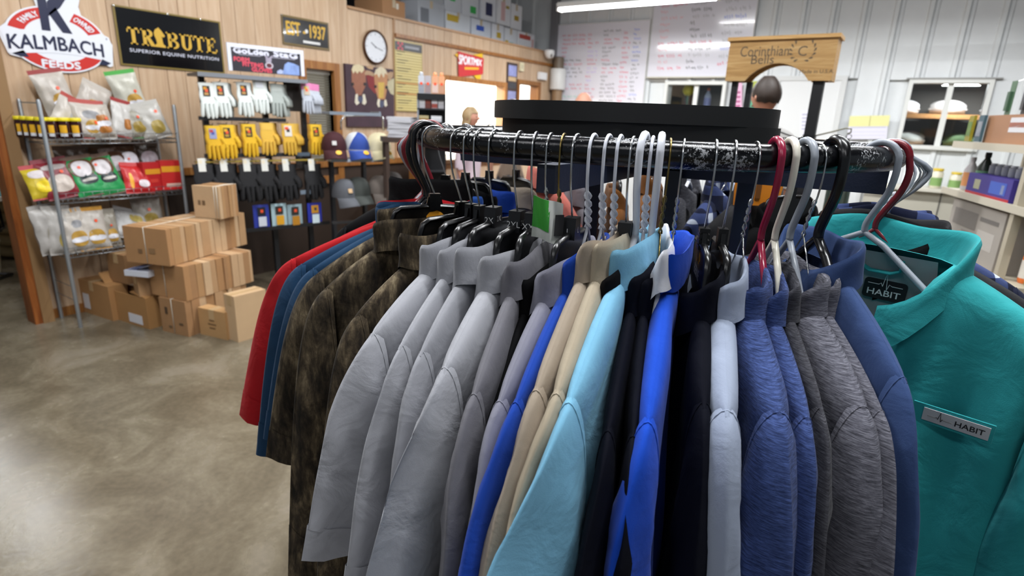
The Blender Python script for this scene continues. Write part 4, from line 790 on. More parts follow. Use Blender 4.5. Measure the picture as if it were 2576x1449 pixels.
t = thing('security_camera', 'white dome security camera on top of the corner pipe', 'camera', (WX+0.12, 8.40, 2.49)); b = MB(); b.lathe((0, 0, 0.06), [(0.05, 0.06), (0.075, 0.05), (0.08, 0.0), (0.06, -0.05), (0.02, -0.07), (0.0001, -0.072)], 20); b.build('housing', mat('e4e4e4', 0.35), t, 60); b = MB(); b.lathe((0.045, -0.03, 0.03), [(0.026, 0), (0.026, 0.035), (0.018, 0.04)], 14, (EZ, Vector((-0.5, 0.86, 0)), Vector((0.86, -0.5, 0)))); b.build('lens', mat('121214', 0.15), t, 60); b = MB(); b.box((-0.06, 0.02, 0.10), (0.15, 0.03, 0.03)); b.build('bracket', mat('d0d0d0', 0.4), t)
# ---- stock stored above the office: cartons on the mezzanine
mz = MB(); mz.bbox((-9.5, 4.45, 2.56), (WX-0.02, WY, 2.60)); struct(mz.build('floor_mezzanine', mat('57524c', 0.8)))
dk = MB(); dk.bbox((-8.0, 1.6, 2.56), (-7.9, WY, ROOFZ)); struct(dk.build('wall_mezzanine', mat('2b2c30', 0.8)))
def carton(label, y0, y1, z0, z1, c, x1=-5.30, dep=0.5, prints=(), name='carton', group='cartons stacked above the office'):
    t = thing(name, label, 'box', (x1-dep/2, (y0+y1)/2, z0), 0, group); w = y1-y0; h = z1-z0; m = mat(c, 0.7, vary=0.05, vscale=4)
    b = MB(); b.box((0, 0, h/2-0.003), (dep, w, h-0.006)); b.build('body', m, t)
    for s in (-1, 1): b = MB(); b.box((0, s*w/4, h-0.001), (dep-0.004, w/2-0.004, 0.006)); b.build('top_flap', m, t)
    b = MB(); b.box((0, 0, h+0.0025), (dep+0.002, 0.05, 0.002)); b.box((dep/2+0.001, 0, h-0.04), (0.002, 0.05, 0.085)); b.build('tape', mat('b7a68a', 0.4), t)
    for (a0, a1, b0, b1, cc) in prints:
        b = MB(); b.bbox((dep/2+0.0002, -w/2+a0*w, b0*h), (dep/2+0.0022, -w/2+a1*w, b1*h)); b.build('print', mat(cc, 0.6), t)
    return t
carton('plain brown carton on the partition top above the clock', 5.06, 5.42, 2.60, 2.80, 'a87c55', -5.15, 0.45, [(0.6, 0.7, 0.55, 0.85, 'd8d2c4')])
stock = [(5.75, 6.25, 2.60, 2.92, 'a9adb4', [(0.1, 0.4, 0.2, 0.7, '6d7178')], 'grey white carton next to the brown one, lower row'), (5.70, 6.22, 2.92, 3.22, '9da0a6', [(0.2, 0.6, 0.3, 0.6, '7b7460')], 'grey white carton in the shadow, upper row'),
 (6.28, 6.80, 2.60, 2.87, 'c6cad0', [(0.05, 0.5, 0.55, 0.85, 'b79a22')], 'white carton with a yellow label, lower row'), (6.26, 6.60, 2.87, 3.28, 'b9bdc4', [(0.3, 0.62, 0.3, 0.6, '2fa04a'), (0.1, 0.8, 0.75, 0.82, '555555')], 'white carton with a green shield print'),
 (6.62, 6.98, 2.87, 3.30, 'c3c7ce', [(0.5, 0.85, 0.1, 0.3, '2fa04a'), (0.1, 0.9, 0.8, 0.86, '4d6a3a')], 'white carton with a green wedge print'), (6.83, 7.28, 2.60, 2.86, 'c9ced8', [(0.25, 0.65, 0.45, 0.7, '2a4fae')], 'white carton with a blue label, lower row'),
 (7.05, 7.40, 2.87, 3.34, 'cdd0d8', [(0.3, 0.75, 0.15, 0.5, '23284e'), (0.4, 0.6, 0.7, 0.8, '444444')], 'white carton with a navy block print'), (7.32, 7.62, 2.60, 2.86, 'd0d2d8', [(0.4, 0.75, 0.3, 0.6, 'b89a28')], 'white carton with a small yellow label, third in the lower row'),
 (7.43, 7.78, 2.87, 3.26, 'd2d4d9', [(0.3, 0.6, 0.15, 0.8, 'c9a6a6'), (0.65, 0.9, 0.6, 0.7, 'a08a2e')], 'white carton with a faded pink strip'), (7.65, 7.98, 2.60, 2.85, 'd0d3d8', [(0.05, 0.3, 0.1, 0.3, 'b2962a'), (0.4, 0.7, 0.1, 0.25, '7fb4b6')], 'white carton with yellow and aqua labels'),
 (7.80, 8.10, 2.86, 3.2, 'd3d5da', [(0.3, 0.7, 0.35, 0.55, 'a3892c')], 'white carton with an olive label, upper row near the corner'), (8.00, 8.50, 2.60, 2.85, 'd6d7db', [(0.1, 0.75, 0.6, 0.85, 'b0473a'), (0.82, 0.95, 0.2, 0.7, 'c7a3a0')], 'white carton with a red banner, nearest the corner')]
for y0_, y1_, z0_, z1_, c_, pr_, lab_ in stock: carton(lab_, y0_, y1_, z0_+0.001, z1_, c_, -5.25-0.0*y0_, 0.5, pr_)
# ------------------------------------------------------------------ the white end wall
NB = -EY
def bw(pts, Y=WY-0.03): return [on_y(x, y, Y) for x, y in pts]
def xz(x0, x1, z0, z1, Y): return [Vector((x0, Y, z0)), Vector((x1, Y, z0)), Vector((x1, Y, z1)), Vector((x0, Y, z1))]
YB = WY-0.029
M_BOARD = mat('d6d5de', 0.12, coat=0.3)
def marker_board(label, x0, x1, z0, z1, seed, cols, Y=YB):
    t = board('marker_board', label, 'whiteboard', xz(x0, x1, z0, z1, Y), NB, M_BOARD, 0.0, 0.018, 'panel'); rnd = random.Random(seed)
    for a in ((x0-0.012, x1+0.012, z0-0.02, z0), (x0-0.012, x1+0.012, z1, z1+0.012), (x0-0.012, x0, z0, z1), (x1, x1+0.012, z0, z1)): b = MB(); quad(b, xz(*a, Y), NB, 0, 0.024); b.build('frame_strip', mat('c3c3c2', 0.4), t, world=True)
    b = MB(); b.bbox((x0, Y-0.07, z0-0.025), (x1, Y-0.02, z0-0.012)); b.build('pen_ledge', mat('bfb9a8', 0.4), t, world=True)
    ink = {}
    for (cx0, cx1, cz0, cz1, pal, dz) in cols:
        z = cz1
        while z > cz0:
            x = cx0+rnd.uniform(0, 0.03); c = rnd.choice(pal)
            while x < cx1-0.03:
                w = min(rnd.uniform(0.05, 0.16), cx1-x); m = ink.setdefault(c, MB()); k = max(3, int(w/0.014)); pts = []
                for i in range(k+1): pts.append((x+w*i/k, z+dz*0.30*(rnd.random()-0.5)+(dz*0.2 if i % 2 else -dz*0.2)))
                hw = dz*0.085
                vs = [Vector((p[0], Y-0.0186, p[1]-hw)) for p in pts]+[Vector((p[0]+0.004, Y-0.0186, p[1]+hw)) for p in pts]; n_ = len(pts)
                m.add(vs, [(i, i+1, n_+i+1, n_+i) for i in range(n_-1)]); x += w+rnd.uniform(0.015, 0.04)
                if rnd.random() < 0.25: break
            z -= dz
    for c, m in ink.items(): m.build('handwriting', mat(c, 0.5), t, world=True)['kind'] = 'stuff'
    return t
K, RD, BLU = '55555c', 'd2607a', '6a80d4'
marker_board('left marker board crowded with handwritten price columns', -5.0, -3.44, 1.62, 3.02, 3, [(-4.92, -4.5, 2.0, 2.86, [K, K, RD], 0.062), (-4.46, -4.26, 1.7, 2.86, [RD, RD, 'b9a5dd'], 0.062), (-4.2, -3.9, 1.7, 2.9, [K, K, K, RD], 0.06), (-3.88, -3.72, 1.7, 2.86, [RD], 0.07), (-3.7, -3.55, 1.7, 2.9, [K, BLU, K], 0.062), (-4.86, -4.55, 1.7, 1.93, ['c9a58c', '8fcab8'], 0.07)])
marker_board('right marker board, larger and fainter, above the sliding window', -3.40, -1.96, 2.235, 3.30, 4, [(-3.3, -2.9, 2.3, 3.2, [RD, 'dba5b0'], 0.085), (-2.85, -2.5, 2.3, 3.2, [K, 'a8a8ad', RD], 0.085), (-2.4, -2.03, 2.3, 3.2, ['a8a8ad', RD, BLU], 0.1)], YB-0.004)
# sliding window
def wwin(name, x0, x1, z0, z1, mull):
    b = MB(); f = 0.045; Y0, Y1 = WY-0.045, WY+0.16
    b.bbox((x0-f, Y0, z0-f), (x0, Y1, z1+f)); b.bbox((x1, Y0, z0-f), (x1+f, Y1, z1+f)); b.bbox((x0, Y0, z1), (x1, Y1, z1+f)); b.bbox((x0, Y0-0.03, z0-f), (x1, Y1, z0)); o = struct(b.build(name, mat('cfd0cc', 0.4)))
    b = MB(); b.bbox((mull-0.03, WY+0.02, z0), (mull+0.03, WY+0.08, z1)); b.build('mullion', mat('d5d6d2', 0.4), o)
    for a, c in ((x0, mull-0.03), (mull+0.03, x1)): b = MB(); b.bbox((a, WY+0.045, z0), (c, WY+0.051, z1)); b.build('pane', mat('e8eef0', 0.02, trans=1.0, spec=0.6), o)
    return o
wwin('window_3', -3.07, -2.27, 1.30, 2.12, -2.66)
wwin('window_4', -0.02, 0.71, 1.42, 2.14, 0.36)
b = MB(); b.bbox((-0.10, WY-0.06, 2.185), (0.82, WY+0.05, 2.20)); struct(b.build('trim_8', mat('8f8f8c', 0.5)))
# dim store room behind the windows
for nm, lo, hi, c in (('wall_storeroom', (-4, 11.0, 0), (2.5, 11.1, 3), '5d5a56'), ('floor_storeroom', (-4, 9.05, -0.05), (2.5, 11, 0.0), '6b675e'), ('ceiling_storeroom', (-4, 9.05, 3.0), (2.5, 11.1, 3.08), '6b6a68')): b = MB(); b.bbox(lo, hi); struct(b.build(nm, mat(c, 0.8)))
def room_strip(x, y, z, l, label, w):
    t = thing('storeroom_light', label, 'ceiling light', (x, y, z)); b = MB(); b.tube([(0, 0, 0.05), (0, 0, 3.0-z)], 0.008, 6); b.build('rod', mat('8a8a88', 0.5), t); b = MB(); b.box((0, 0, 0.03), (l, 0.12, 0.05)); b.build('housing', mat('d5d5d2', 0.5), t); b = MB(); b.box((0, 0, -0.005), (l-0.04, 0.07, 0.02)); b.build('diffuser', mat('ffffff', 0.4, emit=7.0), t)
    ld = bpy.data.lights.new('tube_light', 'AREA'); ld.shape = 'RECTANGLE'; ld.size = l; ld.size_y = 0.1; ld.energy = w; lo = bpy.data.objects.new('tube_light', ld); COL.objects.link(lo); lo.parent = t; lo.location = (0, 0, -0.02)
room_strip(0.52, 10.2, 2.22, 0.42, 'short tube light seen through the right window', 30); room_strip(-2.45, 10.4, 2.16, 0.42, 'short tube light seen through the sliding window', 7)
st = thing('storeroom_shelf', 'brown plank shelf of feed sacks seen through the right window', 'shelf', (0.4, 10.6, 0))
for z_ in (0.9, 1.36, 1.80): b = MB(); b.box((0, 0, z_), (2.0, 0.5, 0.06)); b.build('plank', mat('9a6d3e', 0.6), st)
for x_ in (-0.97, 0.97): b = MB(); b.box((x_, 0, 1.0), (0.08, 0.5, 2.0)); b.build('upright', mat('5a4430', 0.6), st)
def sack(label, c, s, col, rz=0.0, cat='sack', name='feed_sack'):
    t = thing(name, label, cat, c, rz, 'sacks'); b = MB()
    def fn(a, v):
        th = 2*PI*a; k = math.sin(PI*(0.04+0.92*v))**0.35; x = (v-0.5)*s[0]; y_ = math.copysign(abs(math.cos(th))**0.6, math.cos(th))*s[1]/2*k; z_ = (1+math.copysign(abs(math.sin(th))**0.6, math.sin(th)))*s[2]/2*(0.35+0.65*k); return Vector((x, y_+0.01*math.sin(9*v+3*th), z_))
    b.grid(fn, 16, 12, wrap=True); b.build('body', mat(col, 0.7, vary=0.1, vscale=8, bump=0.3, bscale=30), t, 180)
    for e in (-1, 1): b = MB(); b.box((e*s[0]*0.5, 0, s[2]*0.35), (s[0]*0.06, s[1]*0.75, 0.012)); b.build('sewn_end', mat(col, 0.8), t)
    return t
for i, (x_, z_, c_) in enumerate(((-0.5, 1.83, 'cfcfd2'), (0.05, 1.83, '8d8a88'), (0.65, 1.83, 'c3c5c9'), (-0.35, 1.39, 'b9bdb8'), (0.3, 1.39, '5e7a52'), (0.7, 1.39, 'd5d6d0'), (-0.1, 0.93, '4c6a4a'), (0.55, 0.93, 'c7c9c4'))):
    sack(['white sack', 'grey sack', 'pale grey sack', 'light green grey sack', 'green sack', 'off white sack', 'dark green sack', 'pale sack'][i]+' on the '+['upper', 'upper', 'upper', 'middle', 'middle', 'middle', 'lowest', 'lowest'][i]+' plank behind the right window', (0.4+x_, 10.6, z_), (0.42, 0.36, 0.2), c_)
# things standing in the sliding window
b = MB(); b.bbox((-3.12, WY+0.2, 1.76), (-2.2, WY+0.45, 1.789)); struct(b.build('trim_9', mat('9a9890', 0.5)))
t = thing('globe_lamp', 'yellow green globe in the sliding window', 'globe', (-2.86, WY+0.30, 1.79)); b = MB(); b.sphere((0, 0, 0.27), 0.085); b.build('globe', mat('c8c423', 0.4), t, 180); b = MB(); b.lathe((0, 0, 0), [(0.05, 0), (0.05, 0.01), (0.012, 0.02), (0.012, 0.19)], 12); b.build('stand', mat('5d8a78', 0.4), t, 60)
def bottle(label, c, h, r, col, cap, lab=None, name='bottle', cat='bottle', group=None, neck=0.35):
    t = thing(name, label, cat, c, 0, group); b = MB(); b.lathe((0, 0, 0), [(r*0.9, 0), (r, 0.01), (r, h*(0.62 if neck < 0.6 else 0.78)), (r*neck, h*0.84), (r*neck, h*0.9)], 16); b.build('body', mat(col, 0.25), t, 50)
    b = MB(); b.lathe((0, 0, h*0.88), [(r*neck*1.15, 0), (r*neck*1.15, h*0.10), (r*neck, h*0.12)], 14); b.build('cap', mat(cap, 0.4), t, 50)
    if lab: b = MB(); b.lathe((0, 0, h*0.12), [(r*1.01, 0), (r*1.01, h*0.42)], 16); b.build('label_wrap', mat(lab, 0.5), t, 50)
    return t
bottle('small bottle with orange cap behind the sliding window', (-2.55, WY+0.28, 1.79), 0.30, 0.05, 'a9b2c8', 'd06a3c', '8d93c2')
# white door with paper, and wall notices
b = MB(); b.bbox((-1.52, WY-0.035, 0.0), (-0.79, WY+0.03, 2.17)); dr = struct(b.build('door_3', mat('d3d4d4', 0.4)))
for q in ((-1.58, -1.52, 0, 2.23), (-0.79, -0.73, 0, 2.23), (-1.52, -0.79, 2.17, 2.23)): b = MB(); b.bbox((q[0], WY-0.05, q[2]), (q[1], WY+0.03, q[3])); b.build('door_frame', mat('c6c7c6', 0.4), dr)
b = MB(); b.lathe((-1.45, WY-0.035, 1.0), [(0.012, 0), (0.012, 0.04), (0.03, 0.05), (0.028, 0.075), (0.005, 0.08)], 14, (EX, EZ, -EY)); b.build('door_knob', mat('a9a9a6', 0.3, 1), dr, 60)
b = MB(); b.box((-1.15, WY-0.09, 2.27), (0.10, 0.05, 0.06)); cl = b.build('closer_box', mat('8d8d8b', 0.4), dr)
def paper(label, pts, col, rows=(), n=NB, name='notice', off=0.002):
    t = board(name, label, 'paper', pts, n, mat(col, 0.6), off, 0.0015, 'sheet'); o, x, y_ = pts[0], pts[1]-pts[0], pts[3]-pts[0]
    for (a0, a1, b0, b1, c) in rows: layer(t, 'print', [o+x*a0+y_*b0, o+x*a1+y_*b0, o+x*a1+y_*b1, o+x*a0+y_*b1], n, mat(c, 0.6), off+0.0017, 0.0004)
    return t
paper('white notice taped to the white door', bw([(2012, 338), (2040, 338), (2042, 278), (2014, 278)], WY-0.037), 'd9d8e4', [(0.15, 0.85, 0.2+0.15*i, 0.26+0.15*i, 'a9a8b8') for i in range(5)])
nt_ = bw([(2130, 350), (2230, 350), (2236, 292), (2138, 292)], WY-0.05); paper('pale chart with a yellow upper half, right of the white door', nt_, 'd2d0dc', [(0, 1, 0.55, 1, 'd8d495'), (0.05, 0.95, 0.48, 0.53, 'b5b3c4'), (0.05, 0.95, 0.3, 0.33, 'c2c0cf'), (0.05, 0.95, 0.15, 0.18, 'c2c0cf'), (0.52, 0.53, 0.55, 1, 'b5b06a')], name='wall_chart')
paper('pink poster between the chime stand posts', bw([(1846, 300), (1866, 300), (1867, 205), (1847, 205)], WY-0.05), 'd8a9c4', [(0.2, 0.8, 0.2+0.12*i, 0.26+0.12*i, 'a5557f') for i in range(5)], name='poster')
paper('green and yellow poster right of the pink one', bw([(1876, 300), (1912, 300), (1914, 205), (1878, 205)], WY-0.05), '4f9a78', [(0, 1, 0.78, 1, 'a9b34a'), (0, 1, 0.55, 0.6, '2e6b55'), (0, 1, 0.3, 0.34, '2e6b55')], name='poster')
# ------------------------------------------------------------------ wind chime stand
A0 = at_d(1824, 202, 3.20); A1 = at_d(2090, 206, 2.92); A0.z = A1.z = 1.795
ux = (A1-A0); HW = ux.length; ux.normalize(); uy = Vector((-ux.y, ux.x, 0))
cs = thing('chime_stand', 'black post display stand with an arched pale wood header board', 'display stand', (A0.x, A0.y, 0), math.atan2(ux.y, ux.x)); HH = 0.205; DP = 0.13
def head_poly(): return [(0, 0), (HW*0.20, 0)]+[(HW*(0.20+0.60*i/14), 0.088*math.sin(PI*i/14)**0.75) for i in range(1, 14)]+[(HW*0.80, 0), (HW, 0), (HW, HH), (0, HH)]
for nm, y_ in (('header_board', 0.0), ('header_board', DP)): b = MB(); b.prism(head_poly(), (0, y_+0.02, 1.795), EX, EZ, 0.02); b.build(nm, M_SIGNWOOD, cs)
b = MB(); b.box((HW/2, DP/2+0.01, 1.795+HH+0.009), (HW+0.02, DP+0.05, 0.018)); b.build('header_top', M_SIGNWOOD, cs)
for x_ in (0.01, HW-0.01): b = MB(); b.box((x_, DP/2+0.01, 1.795+HH/2), (0.02, DP-0.02, HH-0.002)); b.build('header_end', M_SIGNWOOD, cs)
for x_, y_, q_ in ((0.045, 0.05, 0.03), (0.112, DP-0.03, 0.03), (HW-0.06, 0.05, 0.052)):
    b = MB(); b.box((x_, y_, 0.90), (q_, q_, 1.79)); p_ = b.build('post', mat('151619', 0.45), cs)
    for z_ in (1.2, 1.50): b = MB(); b.box((x_, y_, z_), (q_+0.007, q_+0.007, 0.05)); b.build('collar', mat('101114', 0.4), p_)
b = MB(); b.box((HW/2, DP/2, 0.03), (HW+0.2, DP+0.4, 0.06)); b.build('base', mat('151619', 0.5), cs)
BRN = mat('6e5d48', 0.6)
lettering('name_letters', 'Corinthian', BRN, cs, (HW*0.350, 0, 1.795+0.150), EX, EZ, width=0.245, height=0.052, off=0.001, world=False)
lettering('name_letters', 'Bells', BRN, cs, (HW*0.345, 0, 1.795+0.108), EX, EZ, width=0.115, height=0.045, off=0.001, world=False)
lettering('name_letters', 'C', BRN, cs, (HW*0.705, 0, 1.795+0.145), EX, EZ, height=0.048, off=0.001, world=False)
lettering('origin_letters', 'Made in U.S.A.', BRN, cs, (HW*0.86, 0, 1.795+0.045), EX, EZ, width=0.16, height=0.018, off=0.001, world=False)
for s in (-1, 1):
    b = MB()
    for i in range(6):
        a = R_(-70+22*i); c_ = Vector((HW*0.705+s*0.052*math.cos(a), -0.001, 1.795+0.148+0.052*math.sin(a)*0.95)); d_ = Vector((s*math.cos(a+0.9), 0, math.sin(a+0.9)))
        b.prism([(-0.004, -0.004), (0.012, -0.005), (0.020, 0), (0.012, 0.005)], c_, d_, Vector((-d_.z, 0, d_.x))*(1 if s > 0 else 1), 0.0006)
    b.build('laurel_print', BRN, cs)
b = MB(); b.tube([(HW-0.05, 0.04, 1.515), (HW+0.05, 0.0, 1.545), (HW+0.11, -0.02, 1.565), (HW+0.135, -0.02, 1.562), (HW+0.135, -0.02, 1.545), (HW+0.12, -0.02, 1.538)], 0.004, 6); b.build('hook_arm', mat('6d6a55', 0.4), cs, 180)
b = MB(); b.tube([(HW-0.10, 0.03, 1.50), (HW-0.22, -0.10, 1.545), (HW-0.26, -0.14, 1.56)], 0.004, 6); b.build('hook_arm', mat('3d3d3b', 0.4), cs, 180)
Pw = WM[cs.name] @ Vector((HW+0.13, -0.02, 1.54))
wc = thing('wind_chime', 'wind chime with black cord hanging from the stand hook', 'wind chime', (Pw.x, Pw.y, Pw.z-0.75))
b = MB(); b.tube([(0.012*math.cos(i*0.7), 0, 0.735+0.012*math.sin(i*0.7)) for i in range(9)], 0.0025, 6, closed=True); b.build('ring', M_CHROME, wc, 180)
for i in range(3): b = MB(); b.tube([(0, 0, 0.725), (0.045*math.cos(i*2.1), 0.045*math.sin(i*2.1), 0.64)], 0.002, 5); b.build('cord', M_BLACK, wc)
b = MB(); b.lathe((0, 0, 0.625), [(0.06, 0), (0.062, 0.006), (0.055, 0.016)], 20); b.build('top_disc', M_BLACK, wc, 50)
for i in range(6): a = i*PI/3; b = MB(); b.lathe((0.045*math.cos(a), 0.045*math.sin(a), 0.10+0.03*i), [(0.011, 0), (0.011, 0.50-0.03*i)], 10); b.build('chime_tube', mat('7e8f86', 0.3, 0.9), wc, 50)
# ------------------------------------------------------------------ people
def skin_mesh(V, E, Rr, sub=2):
    me = bpy.data.meshes.new('skeleton'); me.from_pydata(V, E, []); ob = bpy.data.objects.new('skeleton', me); COL.objects.link(ob)
    md = ob.modifiers.new('skin', 'SKIN'); md.use_smooth_shade = True
    for i, r in enumerate(Rr): me.skin_vertices[0].data[i].radius = r if isinstance(r, tuple) else (r, r)
    me.skin_vertices[0].data[0].use_root = True
    s = ob.modifiers.new('sub', 'SUBSURF'); s.levels = sub; s.render_levels = sub
    dg = bpy.context.evaluated_depsgraph_get(); dg.update(); m2 = bpy.data.meshes.new_from_object(ob.evaluated_get(dg))
    vs = [v.co.copy() for v in m2.vertices]; fs = [tuple(p.vertices) for p in m2.polygons]
    bpy.data.objects.remove(ob); bpy.data.meshes.remove(me); bpy.data.meshes.remove(m2); return vs, fs
def head_fn(H, scale=1.0):
    hw, hd, hh = 0.073*scale, 0.095*scale, 0.225*scale
    def fn(a, v):
        th = 2*PI*a; c, s = math.cos(th), math.sin(th); z = v
        r = math.sin(PI*(0.03+0.94*v))**0.55; jaw = 1-0.28*max(0, (0.45-v)/0.45)
        x = hd*c*r*(jaw if c > 0 else 0.82+0.18*v+0.0)*(1.0); y = hw*s*r*(jaw*0.95+0.05)
        f = max(0, c)**10
        x += f*(0.022*math.exp(-((v-0.46)/0.055)**2)+0.014*math.exp(-((v-0.53)/0.06)**2)*0.5+0.009*math.exp(-((v-0.29)/0.03)**2)-0.005*math.exp(-((v-0.36)/0.02)**2)+0.008*math.exp(-((v-0.14)/0.05)**2)-0.007*math.exp(-((v-0.57)/0.03)**2))*scale
        x -= 0.010*scale*math.exp(-((v-0.53)/0.035)**2)*math.exp(-((abs(s)-0.38)/0.14)**2)*(1 if c > 0 else 0)
        return Vector((x, y, hh*v))
    return fn, hw, hd, hh
def person(label, x, y, face, H, skin, hair, style, shirt, trousers):
    t = thing('person', label, 'person', (x, y, 0), R_(face)); S = MB(); SK = mat(skin, 0.55)
    V = [(0, 0, 0.53*H), (0.005, 0, 0.60*H), (0, 0, 0.70*H), (-0.01, 0, 0.78*H), (-0.005, 0, 0.825*H), (0.005, 0, 0.875*H)]; E = [(0, 1), (1, 2), (2, 3), (3, 4), (4, 5)]
    Rr = [(0.10, 0.15), (0.095, 0.135), (0.105, 0.15), (0.085, 0.13), (0.052, 0.055), (0.05, 0.05)]
    Rr = [(a[0]*H/1.75, a[1]*H/1.75) for a in Rr]
    def add(p, par, r): V.append(p); E.append((par, len(V)-1)); Rr.append(r*H/1.75); return len(V)-1
    for s in (-1, 1):
        sh = add((-0.01, s*0.105*H, 0.80*H), 3, 0.052); el = add((-0.015, s*0.135*H, 0.63*H), sh, 0.042); wr = add((0.06, s*0.135*H, 0.49*H), el, 0.028); pa = add((0.085, s*0.13*H, 0.455*H), wr, 0.032)
        for k in range(4): f1 = add((0.10+0.012*k, s*(0.13*H)+(k-1.5)*0.004*s, 0.43*H-0.002*k), pa, 0.010); add((0.105+0.014*k, s*(0.125*H), 0.408*H+0.003*k), f1, 0.008)
        th_ = add((0.11, s*0.115*H, 0.452*H), pa, 0.011); add((0.125, s*0.112*H, 0.438*H), th_, 0.009)
        hp = add((0, s*0.052*H, 0.48*H), 0, 0.085); kn = add((0.01, s*0.055*H, 0.28*H), hp, 0.058); an = add((-0.01, s*0.055*H, 0.05*H), kn, 0.040); add((0.12, s*0.06*H, 0.022*H), an, 0.034)
    vs, fs = skin_mesh(V, E, Rr); S.add(vs, fs)
    fn, hw, hd, hh = head_fn(H, H/1.75); z0 = H-hh
    hb = MB(); hb.grid(lambda a, v: fn(a, v)+Vector((0.02, 0, z0)), 28, 26, wrap=True); S.add(hb.v, hb.f)
    for s in (-1, 1): S.lathe((0.01, s*(hw*0.97), z0+hh*0.46), [(0.0001, -0.012), (0.014, -0.006), (0.016, 0.004), (0.008, 0.012), (0.0001, 0.013)], 10, (EX, EZ, EY), 0.8, 1.5)
    bo = S.build('body', SK, t, 180)
    for s in (-1, 1): b = MB(); b.sphere((0.02+hd*0.80, s*hw*0.40, z0+hh*0.53), 0.011, 10, 7); b.build('eye', mat('2d2a28', 0.2), bo, 180)
    b = MB(); b.box((0.02+hd*0.93, 0, z0+hh*0.265), (0.006, 0.042, 0.010)); b.build('mouth', mat('a86058', 0.5), bo)
    # hair
    HM = mat(hair, 0.55, vary=0.25, vscale=60, stretch=(1, 1, 0.15)); b = MB()
    if style != 'bald':
        def hf(a, v):
            th = 2*PI*a; c = math.cos(th); lo = {'short': (0.64 if c > 0.35 else 0.33+0.25*max(0, c+0.35)), 'long': (0.70 if c > 0.45 else -0.55 if c < 0.2 else -0.55+1.25*(c-0.2)/0.25), 'fringe': 0.5 if c > 0 else 0.3}[style]
            vv = lo+(0.985-lo)*v; p = fn(a, clamp(vv, 0.30 if style == 'long' else 0.03, 0.985)); k = 1.10 if style == 'short' else 1.16
            if style == 'long' and vv < 0.3: p = Vector((p.x*1.0-0.012, p.y*1.05, hh*vv))
            return Vector((p.x*k-0.004, p.y*k, p.z*1.0+hh*0.035*v+0.004*math.sin(20*a*PI)*(1-v)))+Vector((0.02, 0, z0))
        b.grid(hf, 40, 18, wrap=True); b.build('hair', HM, t, 180)
    else:
        def hf(a, v): p = fn(0.25+0.5*a, 0.30+0.36*v); return Vector((p.x*1.06, p.y*1.06, p.z))+Vector((0.02, 0, z0))
        b.grid(hf, 20, 8); b.build('hair', HM, t, 180)
    # clothes: shirt and trousers a little larger than the body they cover
    def shell(name, keep, k, c):
        idx = {}; m = MB(); vv = []
        me = bpy.data.meshes.new('tmp'); me.from_pydata([tuple(v) for v in vs], [], fs); me.update(); ns = [v.normal.copy() for v in me.vertices]; bpy.data.meshes.remove(me)
        ff = []
        for f in fs:
            if all(keep(vs[i]) for i in f):
                for i in f:
                    if i not in idx: idx[i] = len(vv); vv.append(vs[i]+ns[i]*k)
                ff.append(tuple(idx[i] for i in f))
        m.add(vv, ff); return m.build(name, mat(c, 0.8, bump=0.2, bscale=25), t, 180)
    shell('shirt', lambda v: 0.50*H < v.z < 0.842*H and not (abs(v.y) > 0.10*H and v.z < 0.62*H), 0.014, shirt)
    shell('trousers', lambda v: 0.045*H < v.z < 0.535*H and abs(v.y) < 0.098*H, 0.012, trousers)
    shell('shoe', lambda v: v.z < 0.05*H, 0.010, '2a2522')
    return t
MANP = at_d(1938, 200, 3.65)
person('woman in profile with straight blonde hair, beyond the left end of the rail', -3.82, 4.95, 18, 1.65, 'c98f78', 'a38a66', 'long', 'c9b6c0', '3a4258')
person('man with short dark brown hair seen from behind, under the arched wood header', MANP.x, MANP.y, 140, 1.865, 'c08a72', '2c2019', 'short', 'b9b7b4', '3b3f48')
person('bald man whose crown shows above the black tray, before the left marker board', -2.50, 4.98, 160, 1.80, 'c7917a', '8a7868', 'bald', '6c7a8c', '40434a')
person('grey haired person whose hair just shows above the tray, by the framed pictures', -3.72, 5.62, 120, 1.755, 'bf8d78', '82746a', 'short', '7a6a5c', '40434a')
# ------------------------------------------------------------------ wire shelf of snacks
def thing3(name, label, cat, loc, rot, group=None):
    o = thing(name, label, cat, loc, 0, group); o.rotation_euler = rot
    from mathutils import Euler
    WM[o.name] = Matrix.Translation(Vector(loc)) @ Euler(rot).to_matrix().to_4x4(); return o
M_WIRE = mat('8f9498', 0.3, 0.9)
WSX0, WSX1, WSY0, WSY1 = -4.985, -4.66, 1.535, 2.38; WSZ = [1.305, 0.912, 0.537]
ws = thing('wire_shelf', 'chrome wire shelf unit of snack bags against the panelled wall', 'shelf', ((WSX0+WSX1)/2, (WSY0+WSY1)/2, 0)); ox, oy = (WSX0+WSX1)/2, (WSY0+WSY1)/2
for x_ in (WSX0, WSX1):
    for y_ in (WSY0, WSY1): b = MB(); b.lathe((x_-ox, y_-oy, 0), [(0.013, 0), (0.013, 1.54), (0.009, 1.555)], 10); b.build('post', mat('a4a9ad', 0.35, 0.7), ws, 60)
